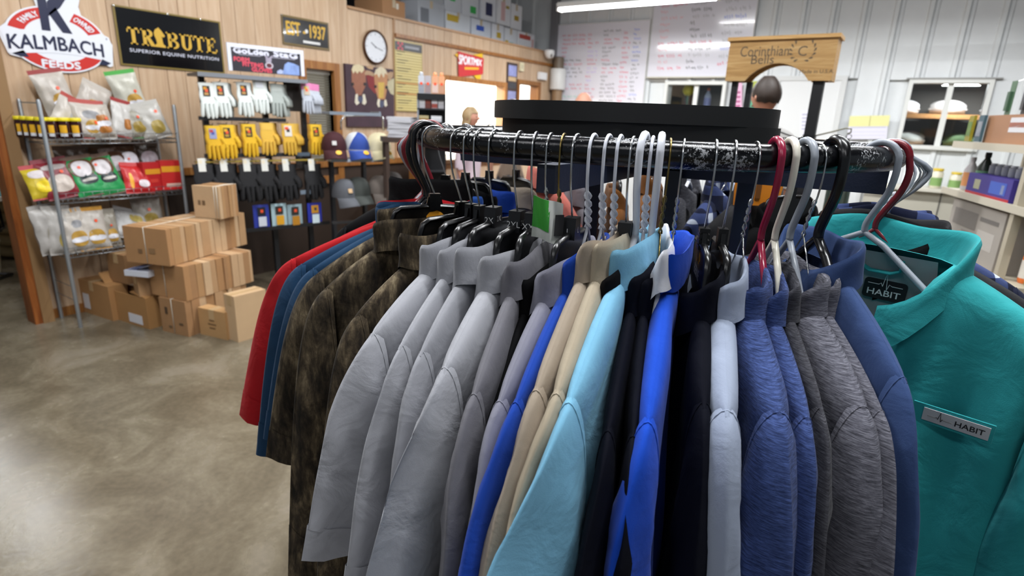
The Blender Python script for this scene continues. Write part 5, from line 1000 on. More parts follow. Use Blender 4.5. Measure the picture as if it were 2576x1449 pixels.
for z_ in WSZ:
    b = MB()
    for dz in (0, -0.028):
        b.tube([(WSX0-ox, WSY0-oy, z_+dz), (WSX1-ox, WSY0-oy, z_+dz), (WSX1-ox, WSY1-oy, z_+dz), (WSX0-ox, WSY1-oy, z_+dz)], 0.0035, 6, closed=True)
    n = 28
    for i in range(n): y_ = WSY0+(WSY1-WSY0)*i/(n-1)-oy; b.tube([(WSX0-ox, y_, z_), (WSX1-ox, y_, z_), (WSX1-ox+0.002, y_, z_-0.028)], 0.0016, 4)
    so = b.build('wire_deck', M_WIRE, ws, 180)
    # low fence along the front
    b = MB(); b.tube([(WSX1-ox+0.01, WSY0-oy, z_+0.04), (WSX1-ox+0.01, WSY1-oy, z_+0.04)], 0.0022, 5)
    for i in range(17): y_ = WSY0+(WSY1-WSY0)*i/16-oy; b.tube([(WSX1-ox+0.01, y_, z_-0.02), (WSX1-ox+0.01, y_, z_+0.04)], 0.0014, 4)
    b.build('front_fence', M_WIRE, so, 180)
b = MB()
for z_ in (1.535, 1.42, 0.30, 0.20): b.tube([(WSX0-ox, WSY0-oy, z_), (WSX1-ox, WSY0-oy, z_)], 0.0022, 5)
for z_ in (1.53,): b.tube([(WSX0-ox, WSY0-oy, z_), (WSX0-ox, WSY1-oy, z_)], 0.0022, 5)
b.build('end_wires', M_WIRE, ws, 180)['kind'] = 'stuff'
# snack bag: pillow body, crimped ends, printed picture, price dot
def snack_bag(label, P, w, h, T, rot, body, pic=None, seal=None, band=None, dot=(0.1, 0.25), seed=0, group='snack bags on the wire shelf', shape='oval', name='snack_bag', foil=0.35):
    "P: middle of the lower edge; local x = width, y = front normal is -y, z = up; rot = (rx, ry, rz)"
    t = thing3(name, label, 'snack bag', P, rot, group); rnd = random.Random(seed); f1, f2 = rnd.uniform(0, 6), rnd.uniform(0, 6)
    def surf(s, v, sg):
        k = max(0, 1-abs(s)**3)**0.6*max(0, 1-abs(2*v-1)**3)**0.6
        wv = 0.10*T*math.sin(9*s+f1+5*v)*k+0.08*T*math.sin(16*v+f2+4*s)
        pin = 1-0.05*math.sin(PI*v)
        return Vector((s*w/2*pin, sg*(T/2*k+0.001)+wv*0.6, v*h))
    b = MB()
    for sg in (-1, 1): b.grid(lambda a, v, sg=sg: surf(2*a-1, v, sg), 14, 14)
    b.build('pouch', mat(body, foil, vary=0.06, vscale=14, bump=0.35, bscale=28), t, 180)
    for z_, q in ((h, 'top'), (0.0, 'bottom')):
        b = MB(); n = 14; sc = 0.028 if q == 'top' else 0.014
        b.grid(lambda a, v: Vector(((2*a-1)*w/2, 0.0025*math.sin(40*a)+surf(2*a-1, 1 if q == 'top' else 0, 1).y*0.3, z_+(sc*v if q == 'top' else -sc*v+0.004))), n, 3); b.build('crimp', mat(seal or body, 0.45), t, 180)
    def patch(name, cx, cz, rx, rz, c, off, poly=None, n=22):
        pts = [(cx+rx*math.copysign(abs(math.cos(2*PI*i/n))**0.8, math.cos(2*PI*i/n)), cz+rz*math.copysign(abs(math.sin(2*PI*i/n))**0.8, math.sin(2*PI*i/n))) for i in range(n)] if poly is None else poly
        b = MB(); vs = []; m = 4
        for j in range(m+1): vs += [surf(clamp(cx+(s-cx)*j/m, -0.98, 0.98), clamp(cz+(v-cz)*j/m, 0.01, 0.99), -1)+Vector((0, -off, 0)) for s, v in pts]
        k = len(pts); fs = [(j*k+i, j*k+(i+1) % k, (j+1)*k+(i+1) % k, (j+1)*k+i) for j in range(m) for i in range(k)]
        b.add(vs, fs); b.build(name, mat(c, 0.4, vary=0.15, vscale=30), t, 180)
    if pic:
        for (cx, cz, rx, rz, c) in pic: patch('printed_panel', cx, cz, rx, rz, c, 0.0015+0.001*pic.index((cx, cz, rx, rz, c)))
    if dot: patch('price_dot', dot[0]*1.0, dot[1], 0.11, 0.055*w/h, 'e4502a', 0.006, n=12)
    return t
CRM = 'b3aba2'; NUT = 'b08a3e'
def on_shelf(px, py, z, x=-4.76): "a point over the shelf at depth x, height z, in the pixel's direction"; p = on_x(px, py, x); return Vector((x, p.y, z))
RZ90 = PI/2          # front (-y) turned to face +x
pk = [(0.15, 0.30, 0.55, 0.20, NUT), (0.15, 0.27, 0.6, 0.07, 'd3d3da')]
def bags(z, rows):
    for r in rows: snack_bag(r[0], on_shelf(r[1], r[2], z+r[3], r[4]), r[5], r[6], r[7], (R_(r[8]), R_(r[9]), RZ90+R_(r[10])), r[11], r[12], r[13], None, r[14], seed=hash_(r[0]))
def hash_(s): return sum(ord(c)*(i+1) for i, c in enumerate(s)) % 9973
bags(WSZ[0], [
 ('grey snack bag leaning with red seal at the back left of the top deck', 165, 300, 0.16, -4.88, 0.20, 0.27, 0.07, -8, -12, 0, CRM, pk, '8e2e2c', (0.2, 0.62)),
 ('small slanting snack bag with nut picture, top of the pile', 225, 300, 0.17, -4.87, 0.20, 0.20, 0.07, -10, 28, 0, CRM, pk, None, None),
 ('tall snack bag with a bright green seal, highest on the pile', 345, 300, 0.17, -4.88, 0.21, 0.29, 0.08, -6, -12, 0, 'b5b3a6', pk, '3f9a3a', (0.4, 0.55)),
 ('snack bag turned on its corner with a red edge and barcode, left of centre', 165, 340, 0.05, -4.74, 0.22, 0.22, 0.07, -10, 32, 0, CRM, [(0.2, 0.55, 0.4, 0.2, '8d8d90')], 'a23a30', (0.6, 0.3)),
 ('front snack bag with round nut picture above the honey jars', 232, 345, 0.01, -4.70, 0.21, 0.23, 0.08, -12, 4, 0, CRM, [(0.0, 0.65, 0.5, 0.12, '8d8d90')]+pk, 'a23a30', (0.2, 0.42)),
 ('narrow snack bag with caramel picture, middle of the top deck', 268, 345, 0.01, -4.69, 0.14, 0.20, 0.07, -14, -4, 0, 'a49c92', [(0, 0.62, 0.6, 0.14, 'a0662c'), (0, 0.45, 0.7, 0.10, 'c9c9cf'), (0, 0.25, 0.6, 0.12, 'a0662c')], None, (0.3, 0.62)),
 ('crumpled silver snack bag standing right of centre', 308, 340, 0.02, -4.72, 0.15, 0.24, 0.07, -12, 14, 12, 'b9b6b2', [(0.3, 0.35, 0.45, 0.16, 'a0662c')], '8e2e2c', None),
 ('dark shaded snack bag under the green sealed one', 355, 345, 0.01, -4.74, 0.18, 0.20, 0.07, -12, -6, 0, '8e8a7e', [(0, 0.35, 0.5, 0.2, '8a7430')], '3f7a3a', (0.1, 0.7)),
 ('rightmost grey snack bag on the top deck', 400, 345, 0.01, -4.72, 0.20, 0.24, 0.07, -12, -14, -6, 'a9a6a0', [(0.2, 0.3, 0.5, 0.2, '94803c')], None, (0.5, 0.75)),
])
bags(WSZ[1], [
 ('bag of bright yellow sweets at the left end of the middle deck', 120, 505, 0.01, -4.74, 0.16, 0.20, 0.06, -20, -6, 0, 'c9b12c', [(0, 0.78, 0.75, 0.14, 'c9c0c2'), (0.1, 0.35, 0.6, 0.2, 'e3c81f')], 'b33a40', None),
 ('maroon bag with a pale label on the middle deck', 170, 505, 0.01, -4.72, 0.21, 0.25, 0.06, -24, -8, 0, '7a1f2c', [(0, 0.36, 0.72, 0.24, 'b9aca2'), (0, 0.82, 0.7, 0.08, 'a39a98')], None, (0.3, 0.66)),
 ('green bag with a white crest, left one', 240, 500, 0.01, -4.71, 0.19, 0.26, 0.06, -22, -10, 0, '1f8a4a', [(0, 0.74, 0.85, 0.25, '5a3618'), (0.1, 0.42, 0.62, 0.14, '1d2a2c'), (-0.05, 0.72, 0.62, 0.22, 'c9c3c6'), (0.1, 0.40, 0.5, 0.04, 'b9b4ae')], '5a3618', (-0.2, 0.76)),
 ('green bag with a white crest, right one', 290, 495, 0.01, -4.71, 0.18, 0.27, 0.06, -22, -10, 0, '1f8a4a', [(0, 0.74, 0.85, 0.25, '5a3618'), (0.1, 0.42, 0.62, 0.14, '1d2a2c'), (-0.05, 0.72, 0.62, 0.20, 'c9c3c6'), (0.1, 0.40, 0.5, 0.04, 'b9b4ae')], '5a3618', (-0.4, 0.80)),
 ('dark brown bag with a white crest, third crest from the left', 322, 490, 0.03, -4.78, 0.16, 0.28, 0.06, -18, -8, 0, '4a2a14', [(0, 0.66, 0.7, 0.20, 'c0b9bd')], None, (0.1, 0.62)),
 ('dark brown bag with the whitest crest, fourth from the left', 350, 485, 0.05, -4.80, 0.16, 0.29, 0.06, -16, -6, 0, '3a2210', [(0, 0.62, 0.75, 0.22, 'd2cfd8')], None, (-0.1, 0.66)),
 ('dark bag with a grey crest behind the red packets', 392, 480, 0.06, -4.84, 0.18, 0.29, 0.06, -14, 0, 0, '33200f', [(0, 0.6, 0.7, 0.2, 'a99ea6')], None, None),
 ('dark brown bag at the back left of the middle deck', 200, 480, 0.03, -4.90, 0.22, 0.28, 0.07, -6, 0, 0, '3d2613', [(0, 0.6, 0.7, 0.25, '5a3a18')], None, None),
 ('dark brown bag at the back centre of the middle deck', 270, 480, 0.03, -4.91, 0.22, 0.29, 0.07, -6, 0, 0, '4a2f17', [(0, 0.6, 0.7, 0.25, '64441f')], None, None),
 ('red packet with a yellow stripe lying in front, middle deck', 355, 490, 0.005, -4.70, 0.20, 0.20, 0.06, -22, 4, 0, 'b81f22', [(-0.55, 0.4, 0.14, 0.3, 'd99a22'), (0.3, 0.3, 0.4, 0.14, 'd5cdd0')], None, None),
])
def box_packet(label, P, w, d, h, rz, body, bands):
    t = thing('snack_box', label, 'box', P, rz, 'red boxes on the wire shelf'); b = MB(); b.box((0, 0, h/2), (w, d, h)); b.build('carton', mat(body, 0.45), t)
    for (x0, x1, z0, z1, c) in bands: b = MB(); b.bbox((x0*w, -d/2-0.0012, z0*h), (x1*w, -d/2-0.0002, z1*h)); b.build('print', mat(c, 0.45), t)
    b = MB(); b.box((0, 0, h+0.001), (w*0.98, d*0.98, 0.002)); b.build('lid_flap', mat(body, 0.5), t)
box_packet('red snack box with a yellow band, left one of the pair', on_shelf(385, 485, WSZ[1]+0.004, -4.76), 0.15, 0.08, 0.21, RZ90+0.1, 'ad1d20', [(-0.4, 0.45, 0.6, 0.78, 'd08e22'), (-0.2, 0.2, 0.3, 0.42, 'c23a30')])
box_packet('red snack box with a yellow band, right one of the pair', on_shelf(432, 480, WSZ[1]+0.004, -4.75), 0.15, 0.08, 0.22, RZ90-0.1, 'b5201f', [(-0.45, 0.45, 0.62, 0.82, 'd6951f'), (-0.3, 0.4, 0.1, 0.22, 'c9a79a')])
bags(WSZ[2], [
 ('crumpled silver grey bag hanging over the left end of the lowest deck', 138, 640, 0.01, -4.76, 0.18, 0.30, 0.09, -6, -3, 25, 'a7a39f', [(0, 0.4, 0.5, 0.2, '9a9488')], None, None),
 ('silver grey bag, second from the left on the lowest deck', 165, 645, 0.0, -4.72, 0.18, 0.30, 0.08, -10, 4, 10, 'aaa6a1', [(0.1, 0.3, 0.5, 0.2, 'a5924a')], None, None),
 ('upright bag with nut picture, left of the yellow sealed bag', 205, 640, 0.005, -4.70, 0.19, 0.27, 0.08, -14, -6, 0, CRM, [(0.3, 0.68, 0.35, 0.1, '8d8d90')]+pk, None, None),
 ('upright bag with a yellow seal and nut picture on the lowest deck', 245, 632, 0.005, -4.70, 0.20, 0.27, 0.07, -14, 0, 0, CRM, pk, 'c98f22', (0.3, 0.72)),
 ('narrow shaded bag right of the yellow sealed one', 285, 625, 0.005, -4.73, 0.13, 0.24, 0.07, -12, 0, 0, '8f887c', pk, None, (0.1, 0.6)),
 ('bag lying slanted with a blue edge, right part of the lowest deck', 335, 612, 0.03, -4.76, 0.26, 0.22, 0.08, -30, 20, 0, 'aaa8a6', [(0.1, 0.7, 0.4, 0.14, 'a5924a'), (0.4, 0.2, 0.5, 0.05, '6d8fb8')], None, (0.5, 0.55)),
 ('bag at the back right of the lowest deck behind the cartons', 385, 600, 0.03, -4.84, 0.22, 0.27, 0.08, -10, 0, 0, '9d978e', [(0, 0.4, 0.5, 0.2, '9a8440')], None, (0.0, 0.7)),
])
# jars with yellow lids
def jar(label, c):
    t = thing('honey_jar', label, 'jar', c, 0, 'jars with yellow lids'); b = MB(); b.lathe((0, 0, 0), [(0.030, 0), (0.036, 0.006), (0.037, 0.09), (0.034, 0.11), (0.033, 0.116)], 18); b.build('glass_body', mat('2e0f10', 0.12), t, 50)
    b = MB(); b.lathe((0, 0, 0.114), [(0.037, 0), (0.038, 0.004), (0.038, 0.018), (0.034, 0.022)], 18); b.build('lid', mat('d8c61e', 0.4), t, 50)
    for nm, z0, z1, c_, r in (('yellow_label', 0.035, 0.088, 'd9a31c', 0.0375), ('white_label', 0.016, 0.035, 'd5d6dc', 0.0375)):
        b = MB(); b.grid(lambda a, v: Vector((r*math.cos(-0.55+1.1*a-0.45), r*math.sin(-0.55+1.1*a-0.45), z0+(z1-z0)*v)), 10, 2); b.build(nm, mat(c_, 0.45), t, 180)
    return t
for i, (px, x_) in enumerate(((112, -4.70), (134, -4.70), (166, -4.70), (196, -4.70), (92, -4.78), (76, -4.86), (60, -4.94))):
    p = on_x(px, 352, x_); J_ = jar(['front jar nearest the shelf post', 'second front jar from the shelf post', 'third front jar from the shelf post', 'front jar beside the nut picture bag', 'jar in the side row nearest the front', 'jar in the middle of the side row', 'jar at the wall end of the side row'][i]+', yellow lid', (x_, p.y, WSZ[0]+0.004))
# ------------------------------------------------------------------ cartons on the floor
def cbox(label, corner, ang, L, D, H, z=0.0, col='a77e55', prints=(), open_top=False, name='cardboard_box', tape=True, strap=False):
    "corner = near lower corner; long side L runs along ang, D to its left"
    t = thing(name, label, 'box', (corner[0], corner[1], z), ang, 'cartons on the floor'); m = mat(col, 0.75, vary=0.05, vscale=5)
    if open_top:
        b = MB(); th = 0.006; b.bbox((0, 0, 0), (L, D, th)); b.bbox((0, 0, th), (L, th, H)); b.bbox((0, D-th, th), (L, D, H)); b.bbox((0, th, th), (th, D-th, H)); b.bbox((L-th, th, th), (L, D-th, H)); b.build('body', m, t)
        for (o, d1, d2, l) in (((0, 0), (1, 0), (0, -1), L), ((0, D), (1, 0), (0, 1), L)):
            b = MB(); s = D*0.42; q = [Vector((o[0], o[1], H)), Vector((o[0]+l, o[1], H)), Vector((o[0]+l+d2[0]*s, o[1]+d2[1]*s*0.5, H+s*0.55)), Vector((o[0]+d2[0]*s, o[1]+d2[1]*s*0.5, H+s*0.55))]; 
            if d2[1] < 0: q = [Vector((o[0], o[1]+0.002, H)), Vector((o[0]+l, o[1]+0.002, H)), Vector((o[0]+l, o[1]+s*0.95, H+0.02)), Vector((o[0], o[1]+s*0.95, H+0.02))]
            quad(b, q, (0, 0, 1), 0, 0.004); b.build('flap', m, t)
    else:
        b = MB(); b.bbox((0, 0, 0), (L, D, H-0.004)); b.build('body', m, t)
        for a, c in ((0.0, D/2-0.002), (D/2+0.002, D)): b = MB(); b.bbox((0.001, a+0.001, H-0.004), (L-0.001, c-0.001, H)); b.build('top_flap', m, t)
        if tape: b = MB(); b.bbox((-0.001, D/2-0.025, H), (L+0.001, D/2+0.025, H+0.0012)); b.bbox((-0.0014, D/2-0.025, H-0.07), (-0.0002, D/2+0.025, H)); b.build('tape', mat('b89a72', 0.35), t)
    for (face, a0, a1, b0, b1, c) in prints:
        b = MB()
        if face == 'front': b.bbox((a0*L, -0.0014, b0*H), (a1*L, -0.0003, b1*H))
        else: b.bbox((-0.0014, a0*D, b0*H), (-0.0003, a1*D, b1*H))
        b.build('print', mat(c, 0.6), t)
    return t
def bundle(label, corner, ang, D, L, H, z, n, seed, prints=(), strings=(0.25,)):
    "a bundle of flattened cartons standing on edge, tied with string: slabs run across D, stacked along L"
    t = thing('carton_bundle', label, 'cardboard bundle', (corner[0], corner[1], z), ang, 'bundles of flattened cartons'); rnd = random.Random(seed); x = 0.0; cols = ['b08b64', 'a67c52', 'ba9873', 'a98258', 'c0a17d', '9d7650']
    ws_ = [rnd.uniform(0.6, 1.5) for _ in range(n)]; s = L/sum(ws_)
    for i, w in enumerate(ws_):
        w *= s; b = MB(); dz = rnd.uniform(-0.006, 0.004) if i else 0; dy = rnd.uniform(-0.008, 0.004) if i else 0
        b.prism([(x+0.001, 0), (x+w-0.001, 0), (x+w-0.0015-rnd.uniform(0, 0.004), H+dz), (x+0.0015, H+dz)], (0, D, 0), EX, EZ, D+dy); b.build('flattened_carton', mat(cols[rnd.randrange(6)], 0.75, vary=0.05, vscale=9), t); x += w
    for q in strings:
        b = MB(); yy = D*q; e = 0.004; b.tube([(-e, yy, H*0.03), (-e, yy, H+e), (L*0.5, yy, H+e+0.002), (L+e, yy, H+e), (L+e, yy, H*0.03)], 0.003, 5); b.build('string', mat('d6cdbd', 0.6), t, 180)
    for (a0, a1, b0, b1, c) in prints: b = MB(); b.bbox((-0.0014, a0*D, b0*H), (-0.0003, a1*D, b1*H)); b.build('print', mat(c, 0.6), t)
    return t
# stack: long direction measured from the second bundle's lower edge
def gdir(p, q): return math.atan2(q.y-p.y, q.x-p.x)
ph = [0.255, 0.245, 0.25, 0.235]
q0 = on_z(475, 848, 0); q1 = on_z(470, 757, 0.262); q1b = on_z(640, 706, 0.262); q2 = on_z(428, 668, 0.512); q2b = on_z(622, 612, 0.512); q3 = on_z(556, 548, 0.77)
def longbox(label, near, far, lft, H, z, n, seed, prints, strings):
    ang = gdir(near, far); L = (far-near).length; D = (lft-near).length; return bundle(label, near, ang, D, L, H, z, n, seed, prints, strings)
l1 = on_z(384, 738, 0.262); l2 = on_z(376, 645, 0.512)
longbox('bottom bundle of the cardboard stack, standing on the floor', q0, q0+(q1b-q1)*0.9, on_z(402, 835, 0), 0.255, 0.0, 9, 3, [(0.15, 0.3, 0.3, 0.36, '5f4a34'), (0.6, 0.72, 0.15, 0.22, '6e563c'), (0.7, 0.8, 0.55, 0.75, '4f3d2c')], (0.5,))
longbox('second bundle from the floor in the cardboard stack', q1, q1b, l1, 0.245, 0.258, 12, 5, [], (0.55,))
longbox('third bundle from the floor in the cardboard stack, longest in view', q2, q2b, l2, 0.25, 0.506, 14, 8, [(0.3, 0.45, 0.3, 0.45, '8a6a48'), (0.6, 0.7, 0.28, 0.4, '7a5c3e')], (0.5,))
q3l = on_z(472, 552, 0.758); a3 = gdir(q3l, q3)
bundle('short top bundle on the cardboard stack, tied with white string', q3, gdir(q3, on_z(612, 540, 0.758)), (q3-q3l).length, 0.20, 0.235, 0.759, 6, 11, [(0.55, 0.66, 0.4, 0.55, '6e563c'), (0.72, 0.82, 0.4, 0.55, '7a6248')], (0.06, 0.16))
# cartons under and beside the shelf
def facebox(label, near, left, right_px, H, z=0.0, **kw):
    "carton from its near lower corner, the lower left corner and a pixel on the lower right edge"
    D = (left-near).length; r = on_z(right_px[0], right_px[1], z); ang = gdir(near, left)-PI/2; return cbox(label, near, ang, (r-near).length, D, H, z, **kw)
facebox('carton on the floor by the shelf foot, white label on its side', on_z(285, 808, 0), on_z(200, 780, 0), (330, 795), 0.265, prints=[('side', 0.62, 0.8, 0.15, 0.6, 'd5d3d6')], col='a57a4c')
facebox('wide carton on the floor with a white address label', on_z(377, 829, 0), on_z(284, 800, 0), (402, 812), 0.23, prints=[('side', 0.16, 0.52, 0.08, 0.38, 'd8d7dc')], col='a37848', open_top=True)
facebox('carton on the shelf base behind the white tray', on_z(322, 716, 0.27), on_z(278, 706, 0.27), (380, 690), 0.22, 0.27, col='8f6a45')
facebox('small carton holding a white tray of leaflets', on_z(352, 748, 0.235), on_z(340, 740, 0.235), (398, 738), 0.16, 0.235, col='b08a62')
facebox('small carton with a printed diamond, in front of the stack', on_z(572, 856, 0), on_z(505, 840, 0), (590, 845), 0.20, col='b0895b', prints=[('side', 0.40, 0.62, 0.30, 0.36, '7a5c3c'), ('side', 0.36, 0.66, 0.44, 0.50, '7a5c3c'), ('side', 0.42, 0.6, 0.58, 0.63, '7a5c3c')])
facebox('pale carton half hidden by the red shirt sleeve', on_z(600, 862, 0), on_z(574, 852, 0), (680, 838), 0.33, col='c0a17c')
t = thing('leaflet_tray', 'white tray of blue printed leaflets on the small carton', 'tray', on_z(362, 690, 0.40), 0.4); b = MB(); b.box((0, 0, 0.02), (0.19, 0.13, 0.04)); b.build('tray', mat('cdd0da', 0.5), t)
for i in range(4): b = MB(); b.box((-0.05+0.035*i, 0.01*(i % 2), 0.05+0.006*i), (0.09, 0.11, 0.004), 0.2*i, (Vector((0.94, 0, 0.34)), EY, Vector((-0.34, 0, 0.94)))); b.build('leaflet', mat(['8f97c4', 'b5bad6', '7780b4', 'c9ccdc'][i], 0.5), t)
# ------------------------------------------------------------------ glove rack
GA, GB = (-4.47, 2.47), (-4.29, 3.26)
gx = Vector((GB[0]-GA[0], GB[1]-GA[1], 0)).normalized(); gn = Vector((gx.y, -gx.x, 0))     # gn points to the aisle
def gp(px, py): return on_plane(px, py, GA, GB)
gr = thing('glove_rack', 'black wire glove rack in front of the panelled wall', 'display rack', (-4.5, 2.95, 0)); M_RACK = mat('1c1e22', 0.5)
c0 = gp(548, 390)
for px in (548, 700, 795):
    c_ = gp(px, 400)-gn*0.20; b = MB(); b.box((c_.x, c_.y, 0.90), (0.04, 0.04, 1.80), math.atan2(gx.y, gx.x)); b.build('upright', M_RACK, gr, world=True)
    f_ = c_+gn*0.12; b = MB(); b.box((f_.x, f_.y, 0.03), (0.04, 0.36, 0.06), math.atan2(gx.y, gx.x)); b.build('foot', M_RACK, gr, world=True)
def strip(name, pxl, pxr, py, h, m, dep=0.02, off=0.0):
    a = gp(pxl, py)+gn*off; c = gp(pxr, py)+gn*off; c.z = a.z; b = MB(); b.box((a+c)/2, ((c-a).length, dep, h), ax=((c-a).normalized(), gn, EZ)); return b.build(name, m, gr, world=True)
strip('price_rail', 500, 718, 297, 0.028, mat('24262b', 0.45)); strip('price_rail', 515, 775, 392, 0.03, mat('24262b', 0.45)); strip('price_rail', 492, 815, 408, 0.012, mat('a08a3a', 0.5)); strip('price_rail', 600, 830, 582, 0.03, mat('17181b', 0.45))
a = gp(490, 186); c = gp(765, 186); c.z = a.z; b = MB(); b.box((a+c)/2-gn*0.07, ((c-a).length, 0.26, 0.022), ax=((c-a).normalized(), gn, EZ)); b.build('header_shelf', mat('3c3f45', 0.35), gr, world=True)
b = MB(); b.box((a+c)/2+gn*0.062, ((c-a).length, 0.006, 0.03), ax=((c-a).normalized(), gn, EZ)); b.build('header_lip', mat('7c8087', 0.35), gr, world=True)
for px, py in ((748, 240), (775, 388)): q = gp(px, py)-gn*0.1; b = MB(); b.box(q, (0.14, 0.01, 0.26), ax=(gx, gn, EZ)); b.build('back_plate', mat('3b3634', 0.6), gr, world=True)
strip('price_ticket', 752, 782, 483, 0.035, mat('6d7a88', 0.5), 0.004, 0.03); strip('price_ticket', 745, 778, 388, 0.03, mat('4d5a68', 0.5), 0.004, 0.012)
# ---- glove: palm, fingers, thumb, cuff, tag; hangs fingers down from its cuff (origin: top of the cuff)
def glove_parts(L=0.26, w=0.118, th=0.026, limp=0.0, seed=0):
    r = random.Random(seed); P = MB(); ph_ = L*0.58
    P.grid(lambda a, v: Vector((math.copysign(abs(math.cos(2*PI*a))**0.7, math.cos(2*PI*a))*w/2*(0.86+0.14*math.sin(PI*min(1, v*1.1))), math.sin(2*PI*a)*th/2, -L*0.18-v*ph_*0.70)), 18, 7, wrap=True)
    for i, (x, l) in enumerate(((-0.36, 0.80), (-0.12, 0.95), (0.12, 1.0), (0.36, 0.90))):
        d = r.uniform(-0.05, 0.05); P.tube([(x*w, 0, -L*0.18-ph_*0.64), (x*w*1.05, 0.002, -L*0.18-ph_*0.8), (x*w*1.12+d*w, 0.004+limp*0.01, -L*0.72-l*L*0.20), (x*w*1.14+d*w, 0.004+limp*0.012, -L*0.74-l*L*0.26)], [w*0.15, w*0.15, w*0.138, w*0.08], 8, flat=(1.0, 0.8))
    P.tube([(w*0.40, 0, -L*0.36), (w*0.62, 0.0, -L*0.50), (w*0.66, 0.0, -L*0.64), (w*0.64, 0.0, -L*0.68)], [w*0.15, w*0.14, w*0.12, w*0.06], 8)
    C = MB(); C.grid(lambda a, v: Vector((math.copysign(abs(math.cos(2*PI*a))**0.7, math.cos(2*PI*a))*w/2*(0.96-0.08*v), math.sin(2*PI*a)*th/2*1.1, -v*L*0.22)), 18, 4, wrap=True)
    return P, C
def glove_master(kind, body, cuff, tag_c, L=0.26, w=0.118, tagsz=(0.05, 0.075), tagpos=-0.06, seed=0):
    t = thing('work_glove', 'x', 'glove', (0, 0, 0)); P, C = glove_parts(L, w, seed=seed); m = mat(body, 0.8, bump=0.3, bscale=90); P.build('hand', m, t, 70); C.build('cuff', mat(cuff, 0.8, bump=0.3, bscale=90), t, 70)
    if tag_c:
        b = MB(); b.box((-0.008, -0.0155, tagpos), (tagsz[0], 0.0015, tagsz[1])); tg = b.build('card_tag', mat(tag_c[0], 0.5), t)
        for i, c_ in enumerate(tag_c[1:]):
            b = MB(); x0 = (-0.35, 0.0, -0.1)[i % 3]*tagsz[0]; z0 = (0.25, 0.05, -0.28)[i % 3]*tagsz[1]; b.box((-0.008+x0*0.5, -0.0166, tagpos+z0), (tagsz[0]*(0.5, 0.42, 0.6)[i % 3], 0.0008, tagsz[1]*(0.28, 0.3, 0.22)[i % 3])); b.build('print', mat(c_, 0.5), tg)
    return t
GM = dict(white=glove_master('w', 'dee4e1', 'e3e8e5', ('2a2620', 'c88f22', 'e4502a', 'b5894a'), seed=1), whiteplain=glove_master('w2', 'e0e6e3', 'e6ebe8', ('dfe3ea',), tagsz=(0.06, 0.06), tagpos=-0.03, seed=2),
    pink=glove_master('p', 'b7bcc6', 'd77fae', ('b9ad9a', 'd6a92a', 'e4502a'), 0.25, 0.10, seed=3), yellow=glove_master('y', 'dcae22', 'e0b42c', ('2c281c', 'd8a722', 'e4502a', 'a9872c'), seed=4), yellowred=glove_master('y2', 'd6a822', 'dab02e', ('8c93b4', 'b23a3a', '3f4f9a'), 0.26, seed=5),
    yellowwh=glove_master('y3', 'd4a93c', 'd9b04a', ('d5cfc6', 'e4502a', '2c2a26'), tagsz=(0.06, 0.085), seed=6), yellowbare=glove_master('y4', 'd8ac42', 'dcb24e', None, 0.26, 0.12, seed=7), black=glove_master('b', '17171a', '1f1f22', ('d9d9d2', 'e0d7c0'), 0.31, 0.15, (0.052, 0.10), -0.005, seed=8), greyg=glove_master('g', 'a9b0ac', 'b5bbb7', None, seed=9))
used_g = set()
def put_glove(kind, p, rz, label, back=False):
    m = GM[kind]
    if kind in used_g: o = copy_tree(m)
    else: used_g.add(kind); o = m
    o.location = p; o.rotation_euler = (R_(-6 if not back else -3), 0, rz); WM[o.name] = Matrix.Translation(p); o['label'] = label; o['group'] = 'gloves on the glove rack'; return o
RZG = math.atan2(gn.y, gn.x)+PI/2
def peg(p, l=0.2): b = MB(); b.tube([p-gn*0.01, p+gn*0.0], 0.003, 5) if False else b.tube([p-gn*l, p+gn*0.01, p+gn*0.02+EZ*0.015], 0.003, 5); b.build('peg_hook', M_RACK, gr, 180, world=True)
def row(specs, what):
    for (kind, px, py, n, lab, dx, bk) in specs:
        p = gp(px, py); peg(p+EZ*0.0)
        for k in range(n+2): put_glove(kind if k == 0 or bk is None else bk, p-gn*(0.024*k-0.01)+gx*((dx+0.005)*k)-EZ*(0.004+0.002*(k % 2)), RZG+0.05*math.sin(k*2+px), lab if k == 0 else what, k > 0)
row([('white', 516, 207, 3, 'white work glove with dark tag, leftmost on the top row', 0.006, 'whiteplain'), ('white', 552, 206, 4, 'white work glove with dark tag, second on the top row', 0.008, 'whiteplain'), ('white', 610, 206, 3, 'white work glove with dark tag, third on the top row', 0.006, 'whiteplain'), ('whiteplain', 650, 200, 3, 'white work glove with a blank white card, front of the top row', 0.010, 'greyg'), ('greyg', 693, 210, 4, 'grey white glove at the right of the white gloves', 0.012, 'greyg')], 'whitish work glove further back on the top row pegs')
row([('pink', 768, 208, 4, 'pink cuffed grey glove with a tag, front one at the right end', 0.02, 'pink')], 'pink cuffed grey glove hanging behind the front one')
row([('yellowred', 533, 315, 2, 'yellow leather glove with blue and red tag, far left', 0.0, 'yellowbare'), ('yellow', 568, 313, 3, 'yellow leather glove with dark tag, second in the yellow row', 0.01, 'yellowbare'), ('yellow', 623, 311, 2, 'yellow leather glove with dark tag, third in the yellow row', 0.0, 'yellowbare'), ('yellowbare', 668, 308, 3, 'yellow leather glove without a tag, fingers spread', 0.012, 'yellowbare'), ('yellowwh', 722, 310, 3, 'yellow leather glove with a large pale tag', 0.016, 'yellowbare'), ('yellow', 792, 312, 2, 'yellow leather glove with dark tag at the right end', 0.0, 'yellowbare')], 'yellow leather glove further back on the yellow row')
